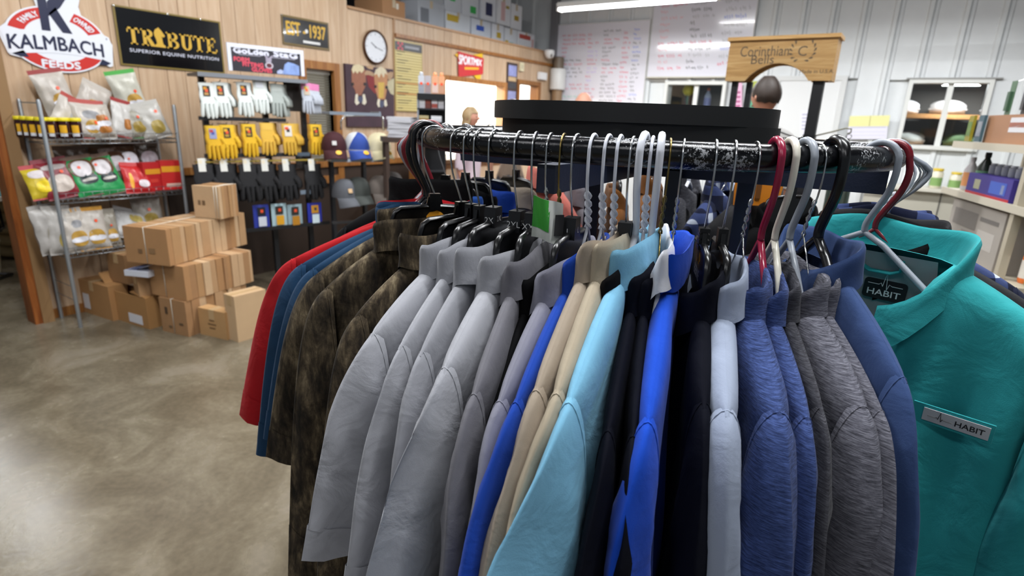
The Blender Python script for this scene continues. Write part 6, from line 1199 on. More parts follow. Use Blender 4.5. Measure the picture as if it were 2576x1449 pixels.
row([('black', px, 412, 2, 'black glove with white tag, '+w_+' in the black row', 0.012, 'black') for px, w_ in ((508, 'first'), (562, 'second'), (620, 'third'), (665, 'fourth'), (717, 'fifth'), (782, 'last'))], 'black glove behind a front one in the black row')
for k_, m_ in GM.items():
    if k_ not in used_g:
        for ch in list(m_.children_recursive): bpy.data.objects.remove(ch)
        bpy.data.objects.remove(m_)
# packets on the lowest rail
for i, (px, py, cols, lab) in enumerate(((655, 515, ('2b3a9a', 'c9ced8', '1a1a1e', 'e4502a'), 'blue and white glove packet, left end of the lowest row'), (700, 512, ('a9c4cc', 'd39a22', '2a2520', 'e4502a'), 'pale aqua glove packet with an orange label, lowest row'), (740, 514, ('8ea5ad', 'b07a22', '2a2520', 'e4502a'), 'grey aqua glove packet with a brown label, lowest row'), (790, 510, ('26309a', 'd5e6ee', 'c98f2a', '3a3a44'), 'dark blue glove packet with bright card, right end of the lowest row'))):
    p = gp(px, py); t = thing('glove_packet', lab, 'packet', p-EZ*0.2, RZG, 'packets on the lowest rail'); b = MB()
    b.grid(lambda a, v: Vector(((a-0.5)*0.13, -0.012*math.sin(PI*a)*math.sin(PI*v)-0.001, v*0.2)), 8, 8); b.grid(lambda a, v: Vector(((a-0.5)*0.13, 0.012*math.sin(PI*a)*math.sin(PI*v), v*0.2)), 8, 8); b.build('pouch', mat(cols[0], 0.4), t, 180)
    for j, (x0, x1, z0, z1) in enumerate(((-0.03, 0.035, 0.02, 0.10), (-0.035, 0.03, 0.11, 0.18), (-0.01, 0.012, 0.135, 0.16))): b = MB(); b.bbox((x0, -0.0165-0.001*j, z0), (x1, -0.0155-0.001*j, z1)); b.build('print', mat(cols[1+j], 0.5), t)
# ---- sign standing on the rack
sg_ = [gp(575, 177), gp(764, 177), gp(762, 104), gp(567, 106)]; zb = sg_[0].z; W2 = (sg_[1]-sg_[0]).length
o_ = Vector((sg_[0].x, sg_[0].y, zb)); Hs = sg_[3].z-zb
gs = thing('glove_sign', 'white framed dark sign for form fitting gloves on the glove rack', 'sign', o_, math.atan2(gx.y, gx.x)); FN = Vector((0, -1, 0))
b = MB(); b.bbox((0, -0.004, 0), (W2, 0.004, Hs)); b.build('board', mat('2c2a33', 0.45, vary=0.2, vscale=5), gs)
for q in ((0, 0.028, 0, Hs), (W2-0.028, W2, 0, Hs), (0.028, W2-0.028, Hs-0.03, Hs)): b = MB(); b.bbox((q[0], -0.009, q[2]), (q[1], 0.005, q[3])); b.build('frame_strip', mat('d5d8e2', 0.4), gs)
for w_, cx_, ww_ in (('GoLden', 0.30, 0.44), ('StaG', 0.75, 0.32)): lettering('name_letters', w_, mat('d2d3e2', 0.4), gs, (W2*cx_, 0, Hs*0.76), EX, EZ, width=W2*ww_, height=Hs*0.19, off=0.0056, dup=0.004, world=False)
for q in ((0.14, 0.42, 0.60, 0.635), (0.56, 0.88, 0.60, 0.635)): b = MB(); b.bbox((q[0]*W2, -0.0056, q[2]*Hs), (q[1]*W2, -0.0045, q[3]*Hs)); b.build('small_print', mat('8d8b98', 0.5), gs)
for i, (w_, cx, cz) in enumerate((('FORM', 0.17, 0.44), ('FITTING', 0.31, 0.28), ('GLOVES', 0.42, 0.11))): lettering('slogan_letters', w_, mat('c9485a', 0.5), gs, (W2*cx, 0, Hs*cz), EX, EZ, width=W2*(0.19, 0.26, 0.26)[i], height=Hs*0.15, off=0.0056, dup=0.003, world=False)
for nm, poly, c_ in (('jeans_picture', [(0.68, 0.02), (0.93, 0.02), (0.93, 0.38), (0.86, 0.46), (0.78, 0.50), (0.73, 0.40), (0.71, 0.2)], '7f97cc'), ('glove_picture', [(0.62, 0.02), (0.70, 0.02), (0.71, 0.14), (0.67, 0.2), (0.62, 0.12)], 'aebbe0'), ('badge', [(0.52+0.055*math.cos(i*0.524), 0.30+0.13*math.sin(i*0.524)) for i in range(12)], 'b9b2bc'), ('badge_centre', [(0.52+0.035*math.cos(i*0.524), 0.30+0.08*math.sin(i*0.524)) for i in range(12)], '5d2a34'), ('stag_picture', [(0.48, 0.42), (0.55, 0.42), (0.56, 0.6), (0.60, 0.72), (0.55, 0.66), (0.52, 0.58), (0.49, 0.68), (0.46, 0.74), (0.48, 0.58)], '9a93a4')):
    b = MB(); b.prism([(p*W2, q*Hs) for p, q in poly], (0, -0.0042-0.0006*('centre' in nm), 0), EX, EZ, 0.001); b.build(nm, mat(c_, 0.5, vary=0.2, vscale=18), gs)
# ------------------------------------------------------------------ cap rack
KA, KB = (-4.08, 3.35), (-3.88, 3.74); kx = Vector((KB[0]-KA[0], KB[1]-KA[1], 0)).normalized(); kn = Vector((kx.y, -kx.x, 0))
def kp(px, py): return on_plane(px, py, KA, KB)
kr = thing('cap_rack', 'grey metal cap rack right of the glove rack', 'display rack', (-4.05, 3.6, 0)); M_GREY = mat('8d97a3', 0.35, 0.3)
def kshelf(name, pl, pr, py, dep, h, m): a = kp(pl, py); c = kp(pr, py); c.z = a.z; b = MB(); b.box((a+c)/2-kn*(dep/2-0.02), ((c-a).length, dep, h), ax=((c-a).normalized(), kn, EZ)); b.build(name, m, kr, world=True); return a.z
z1 = kshelf('upper_bar', 828, 957, 284, 0.02, 0.026, M_GREY); z2 = kshelf('cap_shelf', 832, 962, 404, 0.30, 0.022, mat('a3b0bd', 0.35, 0.2)); kshelf('lower_bar', 835, 985, 560, 0.03, 0.02, mat('2a2a2c', 0.5))
for px in (850, 935): q = kp(px, 400)-kn*0.28; b = MB(); b.box((q.x, q.y, 0.57), (0.035, 0.035, 1.14)); b.build('upright', mat('2c2e33', 0.45), kr, world=True)
for px in (850, 935): q = kp(px, 400)-kn*0.13; b = MB(); b.box((q.x, q.y, 0.02), (0.04, 0.36, 0.04), math.atan2(kx.y, kx.x)); b.build('foot', mat('2c2e33', 0.45), kr, world=True)
for px, py in ((829, 284), (956, 284)): q = kp(px, py); b = MB(); b.box(q-kn*0.14, (0.012, 0.28, 0.02), ax=(kx, kn, EZ)); b.build('bracket', M_GREY, kr, world=True)
pts = [kp(x, y)-kn*0.12 for x, y in ((866, 328), (866, 305), (876, 292), (960, 289), (973, 296), (975, 330))]; b = MB(); b.tube(pts, 0.008, 8); b.build('chrome_hoop', M_CHROME, kr, 180, world=True)
def cap(label, p, rz, crown, bill, front=None, patch=None, sticker=True, fuzzy=0.0, s=1.0, back=None, drop=False):
    t = thing('baseball_cap', label, 'cap', p, rz, 'caps on the cap rack'); r = 0.088*s; hh = 0.125*s
    def fn(a, v):
        th = 2*PI*a; q = v*PI/2; k = 1+fuzzy*0.05*noise.noise(Vector((math.cos(th)*9, math.sin(th)*9, v*7))); return Vector((r*1.12*math.cos(th)*math.cos(q)**0.75*k+0.012*v*(1 if math.cos(th) > 0 else 0), r*math.sin(th)*math.cos(q)**0.75*k, hh*math.sin(q)**0.9*k+0.012))
    b = MB(); b.grid(fn, 28, 12, wrap=True); b.build('crown', mat(crown, 0.85, bump=0.6 if fuzzy else 0.15, bscale=120 if fuzzy else 300), t, 180)
    if front:
        b = MB(); b.grid(lambda a, v: fn((a-0.5)*0.36*(1-0.75*v) % 1.0, 0.02+0.9*v)*1.012, 10, 10); b.build('front_panel', mat(front, 0.8), t, 180)
    b = MB(); b.grid(lambda a, v: Vector((r*0.92*math.cos(-1.15+2.3*a)+v*0.085*s*math.cos(-1.15+2.3*a)**0.8, (r*0.98+0.004*v)*math.sin(-1.15+2.3*a), 0.016-0.05*s*v*v-0.025*s*abs(math.sin(-1.15+2.3*a))**2*v)), 16, 7)
    b.grid(lambda a, v: Vector((r*0.92*math.cos(-1.15+2.3*a)+v*0.085*s*math.cos(-1.15+2.3*a)**0.8, (r*0.98+0.004*v)*math.sin(-1.15+2.3*a), 0.012-0.05*s*v*v-0.025*s*abs(math.sin(-1.15+2.3*a))**2*v)), 16, 7); bl_ = b.build('bill', mat(bill, 0.8, bump=0.5 if fuzzy else 0.1, bscale=150), t, 180)
    b = MB(); b.sphere((0.006, 0, hh+0.013), 0.007, 8, 5, (1, 1, 0.6)); b.build('button', mat(crown, 0.8), t, 180)
    if patch: p_ = fn(0.985, 0.24); b = MB(); b.box(p_+Vector((0.004, 0, 0)), (0.004, 0.030*s, 0.030*s), ax=(Vector((0.93, 0, 0.36)), EY, Vector((-0.36, 0, 0.93)))); b.build('patch', mat(patch, 0.6), t)
    if sticker:
        b = MB(); c_ = Vector((r*0.92+0.055*s, 0.018, -0.002)); b.lathe(c_, [(0.020*s, 0), (0.020*s, 0.0015)], 16, (Vector((0.75, 0, -0.66)), EY, Vector((0.66, 0, 0.75)))); st_ = b.build('round_sticker', mat('e3a91c', 0.5), bl_)
        for e in (-0.006, 0.006): b = MB(); b.sphere(c_+Vector((0.0, e, 0.003)), 0.002, 6, 4); b.build('print_dot', mat('5d4210', 0.5), bl_)
    return t
RK = math.atan2(kn.y, kn.x)
def kcap(px, dx=0.0): q = kp(px, 404)-kn*0.08; q.z = z2+0.075; return q
CS_ = 1.22
cap('maroon cap with a small white patch and round yellow sticker', kcap(847), RK-0.10, '3a1119', '3a1119', patch='b9b6b4', s=CS_)
cap('blue and white cap with round yellow sticker, middle of the shelf', kcap(905), RK+0.12, 'c9ccd0', '24418f', front='24418f', s=CS_)
cap('cream fleece cap with round yellow sticker', kcap(960), RK+0.18, 'd2c7a4', 'cdc29b', fuzzy=1.0, s=CS_)
for px, py, c_, lab, pt_ in ((872, 500, '56585e', 'grey cap with a tan patch hanging below the cap shelf', 'c2a27a'), (905, 495, '3c403d', 'dark olive cap hanging behind the grey one', None), (960, 490, '6b625c', 'taupe cap hanging at the right below the cap shelf', None), (990, 480, '4b4644', 'brown grey cap hanging at the far right below the shelf', None)):
    q = kp(px, py)-kn*0.06; cap(lab, q, RK+0.25, c_, c_, patch=pt_, sticker=False, s=1.25)
for px, lab in ((905, 'blue packet'), (835, 'blue box')): pass
# papers piled right of the caps
Pp = at_d(1014, 345, 4.95); tb = thing('paper_stand', 'dark low stand under the pile of newspapers', 'stand', (Pp.x, Pp.y, 0), 0.9); b = MB(); b.box((0, 0, Pp.z-0.02), (0.36, 0.3, 0.04)); b.build('top', mat('3a2a22', 0.6), tb)
for i in (-1, 1):
    for j in (-1, 1): b = MB(); b.box((i*0.15, j*0.12, (Pp.z-0.04)/2), (0.03, 0.03, Pp.z-0.04)); b.build('leg', mat('3a2a22', 0.6), tb)
for i in range(7):
    t = thing('newspaper', 'folded newspaper, %s of the white pile beside the fleece cap' % ['lowest', 'second from the bottom', 'third from the bottom', 'middle', 'third from the top', 'second from the top', 'topmost'][i], 'newspaper', (Pp.x+0.01*math.sin(i*3), Pp.y, Pp.z+i*0.024), 0.55+0.06*math.sin(i*2)); b = MB(); b.box((0, 0, 0.011), (0.20, 0.27, 0.020)); b.build('pages', mat('b9b9bf', 0.7), t); b = MB(); b.box((0.002, 0, 0.0225), (0.196, 0.262, 0.002)); b.build('front_page', mat('cfd0d6', 0.7), t); b = MB(); b.box((0.1005, 0.0, 0.013), (0.001, 0.15, 0.007)); b.build('headline', mat('6d6e78', 0.7), t)
# ------------------------------------------------------------------ small goods tower near the office window
Q = at_d(1086, 335, 5.0); tw = thing('goods_tower', 'black wire tower of small bottles and packets before the office window', 'display rack', (Q.x, Q.y, 0), R_(41)); 
for x_ in (-0.115, 0.115):
    for y_ in (-0.08, 0.08): b = MB(); b.box((x_, y_, 0.86), (0.014, 0.014, 1.72)); b.build('post', mat('17181b', 0.4) if y_ > 0 or x_ > 0 else mat('a9b0ba', 0.3, 0.6), tw)
for z_ in (0.4, 0.75, 1.08, 1.36, 1.49, 1.60, 1.72): b = MB(); b.box((0, 0, z_), (0.24, 0.18, 0.012)); b.build('shelf', mat('1c1c20', 0.5), tw)
b = MB(); b.box((0, -0.088, 1.70), (0.24, 0.008, 0.05)); b.build('header', mat('121316', 0.4), tw)
b = MB(); b.box((0, 0.092, 0.9), (0.24, 0.006, 1.64)); b.build('back_panel', mat('1a1a1e', 0.5), tw)
def tlocal(x, y_, z): return WM[tw.name] @ Vector((x, y_, z))
def small_pack(label, x, y_, z, w, h, d, c, c2, cap_=None, dot=True):
    t = thing('small_packet', label, 'packet', tlocal(x, y_, z), R_(41), 'small goods on the tower'); b = MB(); b.box((0, 0, h/2), (w, d, h)); b.build('pack', mat(c, 0.4), t)
    b = MB(); b.box((0, -d/2-0.0008, h*0.3), (w*0.96, 0.001, h*0.5)); b.build('print', mat(c2, 0.5), t)
    if dot: b = MB(); b.lathe((0, -d/2-0.0015, h*0.55), [(0.012, 0), (0.012, 0.001)], 12, (EX, EZ, -EY)); b.build('price_dot', mat('e4502a', 0.5), t)
    if cap_: b = MB(); b.lathe((0, 0, h), [(w*0.3, 0), (w*0.32, 0.02), (w*0.2, 0.03)], 12); b.build('cap', mat(cap_, 0.4), t, 60)
    return t
for i, (x, c, c2, cp_, l_) in enumerate(((-0.085, 'b9bcc4', '8a8d96', 'a9acb2', 'silver capped packet, left on the tower top'), (-0.03, 'a9a4aa', '8e7d80', None, 'grey packet, second on the tower top'), (0.03, 'd29a78', 'c9b0a8', 'd88a5a', 'orange capped packet, third on the tower top'), (0.085, 'd69a72', 'b98a70', 'd88a5a', 'orange capped packet, right on the tower top'))): small_pack(l_, x, -0.05, 1.727, 0.05, 0.14, 0.04, c, c2, cp_)
for i, x in enumerate((-0.08, -0.03, 0.025, 0.08)): small_pack(['white', 'brown', 'pale', 'light'][i]+' packet on the second deck of the tower', x, -0.05, 1.607, 0.048, 0.07, 0.05, ['c6c4c6', '7a3a2c', 'c2bfc4', 'b9b6b8'][i], ['a9a6aa', '5d2a22', '8a3a30', '9a979c'][i], None, False)
for i, x in enumerate((-0.07, 0.04)): small_pack(['cream', 'white'][i]+' box on the third deck of the tower', x, -0.04, 1.497, 0.09, 0.05, 0.06, ['b3a47c', 'd5d6da'][i], ['8c6a3a', 'c3c4c9'][i], None, False)
for i, x in enumerate((-0.085, -0.035, 0.03, 0.085)): bottle(['dark bottle with red cap', 'silver bottle', 'yellow tub bottle with orange cap', 'yellow bottle'][i]+' on the lower deck of the tower', tlocal(x, -0.04, 1.367), 0.11, 0.024, ['26262a', '9a9ca2', 'c2ab3a', 'b8a034'][i], ['b0352a', '8d8f94', 'e4602a', '9a7a20'][i], ['4a4a50', '6d3a3a', '8d8f94', 'd5d0b8'][i])
# ------------------------------------------------------------------ garments on the far side of the ring
FAR = [
 (350, 'tube', 'maroon', 'maroon plastic hanger at the right end of the rail, behind the turquoise shirt', 'black', 'work_jacket', 'black jacket right behind the turquoise shirt', {}),
 (354.5, 'wire', 'white', 'white wire hanger at the right bend of the rail', 'drk', 'work_jacket', 'charcoal jacket at the right bend of the rack', dict(Lsh=0.25)),
 (359, 'berne', 'black', 'black coat hanger at the right bend, nearest one', 'drk', 'work_jacket', 'charcoal jacket with collar at the far right, under the plaid shirts', dict(Lsh=0.25)),
 (3.5, 'berne', 'black', 'black coat hanger at the right bend, middle one', 'black', 'work_jacket', 'black jacket between charcoal and plaid at the right', dict(Lsh=0.24)),
 (8, 'tube', 'greyp', 'grey plastic hanger at the right bend, above the plaid shirts', 'plaid', 'plaid_shirt', 'navy and white plaid shirt at the right edge', dict(Lsh=0.25)),
 (12.5, 'tube', 'greyp', 'grey plastic hanger at the right bend, rearmost of two', 'plaid', 'plaid_shirt', 'navy and white plaid shirt, rear one on the right', dict(Lsh=0.24)),
 (56, 'berne', 'black', 'black coat hanger on the far rail right of the orange tag', 'black', 'work_jacket', 'black jacket on the far rail behind the orange tag', {}),
 (68, 'wire', 'chrome', 'bare wire hanger on the far rail near the orange tag', 'drk', 'work_jacket', 'charcoal jacket on the far rail behind the crimson hanger', {}),
 (80, 'wire', 'chrome', 'bare wire hanger on the far rail behind the bare hooks', 'plaid', 'plaid_shirt', 'plaid shirt on the far rail between the navy uprights', {}),
 (93, 'tube', 'whitep', 'white plastic hanger on the far rail', 'hdark', 'work_jacket', 'dark heather jacket on the far rail behind the centre pole', {}),
 (106, 'wire', 'chrome', 'bare wire hanger on the far rail left of the pole', 'brown', 'work_jacket', 'brown canvas jacket on the far rail behind the white hangers', dict(T=0.035)),
 (118, 'berne', 'black', 'black coat hanger on the far rail over brown canvas', 'brown', 'work_jacket', 'brown canvas jacket on the far rail, left one', {}),
 (132, 'berne', 'black', 'black coat hanger on the far rail behind the 2XL clip', 'dkgrey', 'short_sleeve_shirt', 'grey shirt on the far rail behind the size clips', dict(T=0.035)),
 (146, 'wire', 'chrome', 'bare wire hanger on the far rail by the salmon shirt', 'salmon', 'short_sleeve_shirt', 'salmon pink shirt glimpsed under the far rail', {}),
 (158, 'berne', 'black', 'black coat hanger on the far rail left of the salmon shirt', 'khaki', 'short_sleeve_shirt', 'khaki shirt glimpsed left of the salmon one', {}),
 (170, 'berne', 'black', 'black coat hanger on the far left rail over royal blue', 'royal', 'short_sleeve_shirt', 'royal blue shirt glimpsed under the far left rail', {}),
 (182, 'berne', 'black', 'black coat hanger at the far left of the rail, upper one', 'black', 'work_jacket', 'black jacket at the far left of the rack', {}),
 (194, 'berne', 'black', 'black coat hanger at the far left of the rail, lower one', 'ltblue', 'short_sleeve_shirt', 'sky blue shirt peeping out left of the maroon hanger', dict(Lsh=0.24)),
 (206, 'tube', 'maroon', 'maroon plastic hanger just left of the sky blue shirt', 'black', 'work_jacket', 'black jacket behind the rearmost red shirt', dict(Lsh=0.22)),
]
for i, (phi, kind, colr, hlab, fab, nm, lab, op) in enumerate(FAR):
    P = ring_pt(phi); zn = RZ+NECK[kind]; psi = {350: 352, 354.5: 358, 359: 6, 3.5: 12, 8: 19, 12.5: 27}.get(phi, phi)
    hang(phi, psi, kind, colr, hlab, sag=0.03 if i == 0 else 0.006, low=i > 0, wide=0.06 if i == 0 else 0.17, lean=1.15+0.32*i if i < 6 else 1.0); garment(nm, lab, (P.x, P.y, zn), R_(psi), fab, seed=60+i, fine=False, **{**dict(T=0.028, sleeve='long' if 'jacket' in nm else 'short'), **op})
# orange swing tag and green hanger tag
P = ring_pt(62); t = thing('swing_tag', 'large orange swing tag hanging inside the rack', 'tag', (P.x-0.03, P.y-0.06, 1.36), R_(20)); b = MB(); b.prism([(-0.055, 0), (0.05, 0.004), (0.06, 0.09), (0.035, 0.105), (-0.03, 0.105), (-0.06, 0.085)], (0, 0, 0), EX, EZ, 0.0015); b.build('card', mat('e58a1e', 0.5), t); b = MB(); b.bbox((-0.006, -0.004, 0.02), (0.006, -0.0017, 0.075)); b.build('print', mat('7a4a18', 0.5), t); b = MB(); b.tube([(0, 0, 0.10), (0.01, 0, 0.13)], 0.001, 4); b.build('loop', M_BLACK, t)
P = ring_pt(276.6); gd = R_(277); t = thing('paper_tag', 'green and white crumpled tag wound round a wire hanger neck', 'tag', (P.x+0.030*math.cos(gd), P.y+0.030*math.sin(gd), RZ-0.125), R_(22))
b = MB(); b.grid(lambda a, v: Vector((-0.022+0.044*a, 0.006*math.sin(7*a+2*v), 0.06*v-0.01*a)), 10, 6); b.build('sheet', mat('d3d6cf', 0.5), t, 180)
b = MB(); b.grid(lambda a, v: Vector((-0.022+0.026*a, 0.006*math.sin(7*a*0.63+2*(0.25+0.75*v))-0.0012, 0.06*(0.25+0.75*v)-0.01*a*0.63)), 8, 6); b.build('green_print', mat('3fa23a', 0.5), t, 180)
b = MB(); b.grid(lambda a, v: Vector((0.012+0.012*a, 0.006*math.sin(7*(0.7+0.2*a)+2*(0.2+0.5*v))-0.0012, 0.06*(0.2+0.5*v)-0.008)), 4, 4); b.build('black_print', mat('202022', 0.5), t, 180)
# ------------------------------------------------------------------ labels inside and on the turquoise shirt
tl = [o for o in bpy.data.objects if o.get('label', '').startswith('turquoise shirt')][0]; Fy = -1
b = MB(); ylin = lambda z: 0.034*math.sqrt(max(0.0, 1-math.exp(z/0.045)))-0.006
b.grid(lambda a, v: Vector((-0.075+0.15*a, ylin(-0.004-0.14*v), -0.004-0.14*v)), 8, 8); b.build('mesh_lining', FAB['mesh'], tl, 180)
b = MB(); b.prism(rrect(0.062, 0.032, 0.006), (0.01, ylin(-0.066)-0.003, -0.066), EX, Vector((0, 0.09, 1)), 0.001); nl = b.build('neck_label', mat('0b0b0d', 0.5), tl)
lettering('label_letters', 'HABIT', M_PRINT, nl, (0.01, ylin(-0.066)-0.0045, -0.071), EX, EZ, width=0.048, height=0.010, off=0.001, bold=0.01, world=False)
def pulse(o, w, h): return [Vector((o[0]+w*a, o[1], o[2]+h*z)) for a, z in ((-0.5, 0), (-0.18, 0), (-0.12, 0.12), (-0.07, -0.12), (0.0, 1.0), (0.06, -0.35), (0.12, 0.1), (0.2, 0), (0.5, 0))]
b = MB(); b.tube(pulse((0.01, ylin(-0.066)-0.005, -0.058), 0.05, 0.022), 0.0006, 4); b.build('pulse_print', M_PRINT, nl)
b = MB(); b.tube([(-0.03, 0.008, -0.012), (-0.028, 0.014, -0.030), (-0.015, 0.014, -0.036), (0.015, 0.014, -0.036), (0.028, 0.014, -0.030), (0.03, 0.008, -0.012)], 0.0055, 6, flat=(1.2, 0.4)); b.build('hang_loop', FAB['teal'], tl, 180)
b = MB(); b.box((0.150, -0.052, -0.215), (0.096, 0.003, 0.028), ax=(Vector((0.995, 0.05, 0)).normalized(), Vector((-0.05, 0.995, 0)), EZ)); cf = b.build('chest_band', FAB['teal'], tl)
b = MB(); b.box((0.155, -0.0545, -0.215), (0.078, 0.0015, 0.019), ax=(Vector((0.995, 0.05, 0)).normalized(), Vector((-0.05, 0.995, 0)), EZ)); cl2 = b.build('chest_label', mat('b3b9bd', 0.5), cf)
lettering('label_letters', 'HABIT', mat('15171a', 0.5), cl2, (0.172, -0.0548, -0.215), (0.995, 0.05, 0), EZ, width=0.034, height=0.008, off=0.0006, bold=0.01, world=False)
b = MB(); b.tube(pulse((0.137, -0.0572, -0.216), 0.030, 0.010), 0.0005, 4); b.build('pulse_print', mat('15171a', 0.5), cl2)
# ------------------------------------------------------------------ shelf at the right
S0 = on_z(2376, 472, 1.273); S1 = on_z(2538, 516, 1.273); sx_ = (S1-S0); SL = sx_.length; sx_.normalize(); sy_ = Vector((-sx_.y, sx_.x, 0))
if sy_.x < 0 and sy_.y < 0: sy_ = -sy_
rs = thing('goods_shelf', 'tan steel shelf unit of supplies at the right edge', 'shelf', (S0.x, S0.y, 0), math.atan2(sx_.y, sx_.x)); M_SHELF = mat('b5ab97', 0.5)
sg2 = 1 if (Vector((-sx_.y, sx_.x, 0))-sy_).length < 0.01 else -1; SD = 0.36
def sl(x, y_, z): return WM[rs.name] @ Vector((x, sg2*y_, z))
for z_ in (0.12, 0.55, 0.95, 1.262, 1.505): b = MB(); b.box((SL*0.62, sg2*SD/2, z_), (SL*1.3, SD, 0.022)); dk_ = b.build('deck', M_SHELF, rs); b = MB(); b.box((SL*0.62, -sg2*0.002, z_), (SL*1.3, 0.006, 0.034)); b.build('price_strip', mat('c3bba9', 0.45), dk_)
for x_ in (-0.02, SL*1.05):
    for y_ in (0.02, SD-0.02):
        if y_ < 0.1 and x_ < 0: continue
        hz_ = 1.49 if y_ < 0.1 else 1.9; b = MB(); b.box((x_, sg2*y_, hz_/2), (0.035, 0.03, hz_)); b.build('upright', M_SHELF, rs)
for z_ in (1.78,): b = MB(); b.tube([(0.0, sg2*(SD-0.03), z_), (SL*1.27, sg2*(SD-0.03), z_)], 0.006, 6); b.build('peg_bar', mat('5d5a54', 0.4), rs)
RSZ = math.atan2(sx_.y, sx_.x)
def goods_box(label, x, y_, z, w, d, h, c, prints, name='carton'):
    t = thing(name, label, 'box', sl(x, y_, z), RSZ, 'goods on the right shelf'); b = MB(); b.box((0, 0, h/2), (w, d, h)); b.build('body', mat(c, 0.6, vary=0.04), t)
    for (x0, x1, z0, z1, cc) in prints: b = MB(); b.bbox((x0*w, -sg2*d/2-0.001, z0*h), (x1*w, -sg2*d/2+0.001, z1*h)); b.build('print', mat(cc, 0.55), t)
    return t
t = goods_box('brown carton with an orange striped label and a round hole', SL*0.78, 0.12, 1.517, SL*0.85, 0.2, 0.132, 'a5795a', [(-0.12, 0.2, 0.42, 0.9, 'd5d4d8'), (-0.12, 0.2, 0.58, 0.74, 'd0672c')])
b = MB(); b.lathe((SL*0.85*0.30, -sg2*0.101, 0.08), [(0.014, 0), (0.016, 0.002)], 14, (EX, EZ, -EY*sg2)); b.build('hand_hole', mat('1c1410', 0.8), t)
for i, (px, c1, c2, lab) in enumerate(((0.20, '8f8426', '5d7a34', 'yellow green leafy packet before the brown carton'), (0.36, '3c5a66', '8a8f98', 'teal grey packet before the brown carton'))): t = thing('hang_packet', lab, 'packet', sl(SL*px, 0.0, 1.525), RSZ); b = MB(); b.box((0, 0, 0.062), (0.06, 0.012, 0.125)); b.build('pack', mat(c1, 0.4), t); b = MB(); b.box((0, -sg2*0.007, 0.06), (0.05, 0.001, 0.07)); b.build('print', mat(c2, 0.4, vary=0.3, vscale=40), t)
t = goods_box('violet tray box with a blue panel and red foot', SL*0.62, 0.08, 1.274, SL*0.62, 0.13, 0.10, '3d2f86', [(-0.5, 0.5, 0.0, 0.14, 'b02a34'), (0.05, 0.4, 0.25, 0.8, '3a58b4'), (-0.32, -0.18, 0.3, 0.75, 'a9a68a'), (0.3, 0.36, 0.3, 0.7, 'b9c4e0')], 'tray_box')
for i in range(6): bottle('small clear bottle number %s in the violet tray' % ['one', 'two', 'three', 'four', 'five', 'six'][i] if False else ['clear bottle at the left end', 'second clear bottle from the left', 'third clear bottle from the left', 'third clear bottle from the right', 'second clear bottle from the right', 'clear bottle at the right end'][i]+' of the violet tray', sl(SL*(0.40+0.09*i), 0.085, 1.376), 0.05, 0.018, '8d9098', 'c3c6cc', None, 'vial', group='vials in the violet tray', neck=0.7)
bottle('tall dark bottle with a green shoulder at the left of the violet tray', sl(SL*0.22, 0.10, 1.274), 0.20, 0.035, '26302a', '1c1c1e', '5d8a6a'); bottle('white spray bottle with a red and yellow label on the right shelf', sl(SL*0.08, 0.08, 1.274), 0.17, 0.03, 'b9b4b6', 'b5b0b4', 'c98a5a')
for i, (x_, y_, lab) in enumerate(((-0.15, 0.22, 'cream pot with a green label, left on the sill shelf'), (-0.05, 0.26, 'cream pot with a green label, right on the sill shelf'))): pass
goods_box('grey printed carton below the violet tray', SL*0.55, 0.14, 0.962, SL*0.8, 0.24, 0.27, 'a49d95', [(-0.42, 0.05, 0.55, 0.85, '77716c'), (0.1, 0.42, 0.75, 0.82, '6d6864'), (0.1, 0.4, 0.3, 0.6, 'b9b3ac'), (-0.2, -0.05, 0.2, 0.5, '8a847e')])
for i, (x_, z_, w_, h_, c_, lab) in enumerate(((0.3, 0.562, 0.45, 0.25, 'a98a66', 'tan carton on the third deck of the right shelf, left'), (0.85, 0.562, 0.4, 0.22, '8f9aa6', 'grey blue carton on the third deck of the right shelf, right'), (0.35, 0.132, 0.6, 0.28, '9a7650', 'brown carton on the lowest deck of the right shelf, left'), (0.95, 0.132, 0.35, 0.24, 'b9b2a2', 'cream carton on the lowest deck of the right shelf, right'))): goods_box(lab, SL*x_, 0.17, z_, SL*w_, 0.26, h_, c_, [(-0.3, 0.2, 0.4, 0.6, '6d5a48'), (0.25, 0.42, 0.3, 0.7, 'cfcabd')])
for i, (fx, c_, lab) in enumerate(((1.12, 'e0702a', 'orange bottle at the extreme right edge'), (1.2, '3f9a3a', 'green capped bottle at the extreme right edge'))): bottle(lab, sl(SL*fx, 0.10, 0.962), 0.18, 0.035, c_, '3f9a3a' if i else 'd8d2c8', 'd8d2c8')
for i in range(9):
    x_ = SL*(0.14+0.11*i); y_ = SD-0.08-0.16*(i % 2); c_ = ['4a4a4c', '3c5a44', '8d9094', '3a3c40', 'a02a34', '55585c', '7a2430', '3d3f44', '6a6d70'][i]; t = thing('blister_pack', ['dark carded tool', 'green carded pack', 'silver carded pack', 'black carded pack', 'bright red carded tool', 'grey carded pack', 'maroon carded tool', 'charcoal carded pack', 'pale grey carded pack'][i]+' hanging at the top of the right shelf', 'packet', sl(x_, y_, 1.655), RSZ, 'carded packs above the right shelf')
    b = MB(); b.box((0, 0, 0.08), (0.055, 0.003, 0.16)); b.build('card', mat(['2c2e30', '4d6a50', '2f3236'][i % 3], 0.5), t); b = MB(); b.box((0, -sg2*0.008, 0.065), (0.028, 0.014, 0.09)); b.build('blister', mat(c_, 0.3), t); b = MB(); b.tube([(0, 0, 0.155), (0, sg2*0.05, 0.172)], 0.002, 4); b.build('peg', M_CHROME, t)
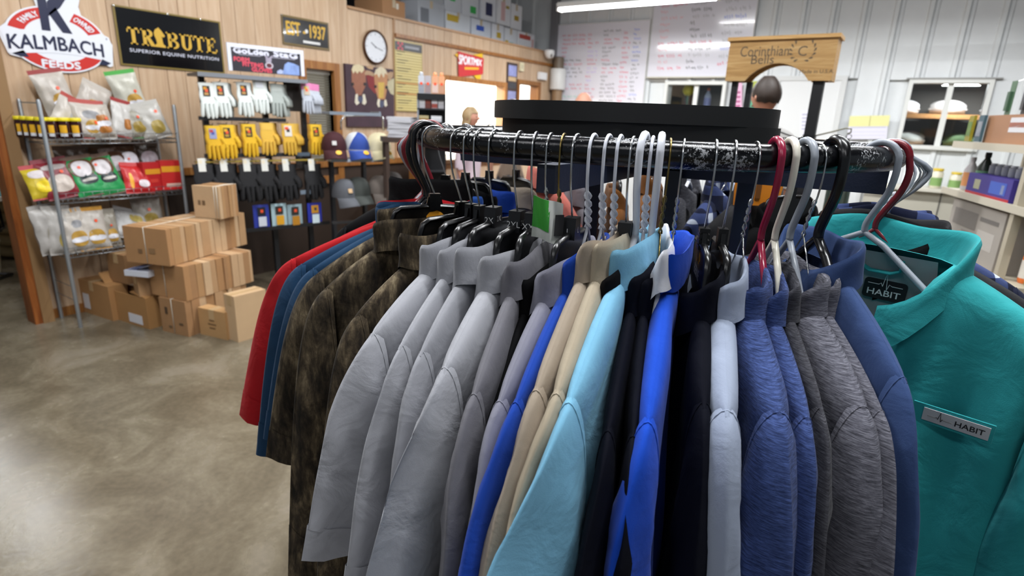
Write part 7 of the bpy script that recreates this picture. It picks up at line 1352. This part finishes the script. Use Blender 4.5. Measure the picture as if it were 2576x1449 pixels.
# white counter under the right window with small pots
ct = thing('wall_counter', 'white narrow counter under the right window', 'counter', (0.5, WY-0.25, 0)); b = MB(); b.box((0, 0, 0.92), (1.6, 0.42, 0.04)); b.build('top', mat('c3bfb2', 0.5), ct); b = MB(); b.box((0, 0.05, 0.45), (1.56, 0.34, 0.90)); b.build('body', mat('a9a598', 0.6), ct); b = MB(); b.box((0, -0.125, 0.5), (0.01, 0.01, 0.8)); b.build('door_gap', M_DARK, ct)
for i, x_ in enumerate((0.42, 0.60, 0.80)): bottle(['cream pot with a green print', 'small cream pot', 'cream pot at the right'][i]+' on the white counter', (x_, WY-0.32, 0.941), 0.20+0.03*(i == 0), 0.06, 'c9c3ae', 'd0b43a', '7a9a5a', 'pot', 'pot', None, 0.8)
# ------------------------------------------------------------------ left of the post: table, chair, sacks
tb_ = thing('cloth_table', 'table with a turquoise printed cloth beyond the wooden post', 'table', (-6.9, 1.75, 0)); b = MB(); b.box((0, 0, 0.735), (1.3, 1.1, 0.03)); b.build('top', mat('c9c6bf', 0.5), tb_); b = MB(); b.box((0, 0, 0.755), (1.1, 0.9, 0.01)); cl_ = b.build('cloth', mat('5fb3bd', 0.6, vary=0.15, vscale=6), tb_)
for i in range(5): b = MB(); b.lathe((-0.3+0.16*i, -0.2+0.1*(i % 2), 0.7605), [(0.06, 0), (0.06, 0.002)], 8); b.build('cloth_print', mat('2c5a66', 0.6), cl_)
for i in (-1, 1):
    for j in (-1, 1): b = MB(); b.box((i*0.58, j*0.48, 0.36), (0.05, 0.05, 0.72)); b.build('leg', M_DARK, tb_)
ch = thing('office_chair', 'black padded chair with a bent tube frame left of the post', 'chair', (-6.62, 1.40, 0), R_(40))
b = MB(); b.box((0, 0, 0.44), (0.46, 0.46, 0.07)); b.build('seat', mat('121214', 0.7), ch); b = MB(); b.prism(rrect(0.46, 0.42, 0.09), (0, 0.25, 0.74), EX, EZ, 0.06); b.build('backrest', mat('121214', 0.7), ch, 40)
for s in (-1, 1): b = MB(); b.tube([(s*0.23, 0.24, 0.62), (s*0.24, 0.24, 0.44), (s*0.24, -0.18, 0.42), (s*0.24, -0.23, 0.38), (s*0.24, -0.23, 0.06), (s*0.24, -0.19, 0.015), (s*0.24, 0.22, 0.015)], 0.014, 8); b.build('leg', mat('0f0f11', 0.35), ch, 180)
b = MB(); b.tube([(-0.24, 0.22, 0.015), (0.24, 0.22, 0.015)], 0.014, 8); b.build('rear_bar', mat('0f0f11', 0.35), ch, 180)
for i in range(5): sack(['lowest', 'second', 'middle', 'fourth', 'topmost'][i]+' tan feed sack in the pile left of the post', (-7.55+0.03*math.sin(i*2), 2.05, 0.001+0.115*i), (0.75, 0.45, 0.13), '9a8258', 0.3+0.1*i)
sp_ = thing('cream_bucket', 'white tub on the floor before the sacks, left of the post', 'tub', (-6.75, 1.55, 0)); b = MB(); b.lathe((0, 0, 0), [(0.14, 0), (0.17, 0.30), (0.175, 0.31)], 20); b.build('tub', mat('b9b4a2', 0.5), sp_, 50); b = MB(); b.lathe((0, 0, 0.305), [(0.18, 0), (0.18, 0.02), (0.02, 0.025)], 20); b.build('lid', mat('c6c1b0', 0.5), sp_, 50)
# shelf of goods behind the bald man, seen under the rail, and the service counter
sc_ = thing('service_counter', 'long wood front service counter before the office windows', 'counter', (-4.5, 6.35, 0), R_(90)); b = MB(); b.box((0, 0, 1.06), (2.6, 0.6, 0.04)); b.build('top', mat('6a4a30', 0.4), sc_); b = MB(); b.box((0, 0.02, 0.52), (2.56, 0.54, 1.04)); b.build('front', M_TRIM, sc_)
for i in range(4): b = MB(); b.box((-0.96+0.64*i, -0.255, 0.52), (0.58, 0.012, 0.9)); b.build('panel', M_PANEL, sc_)
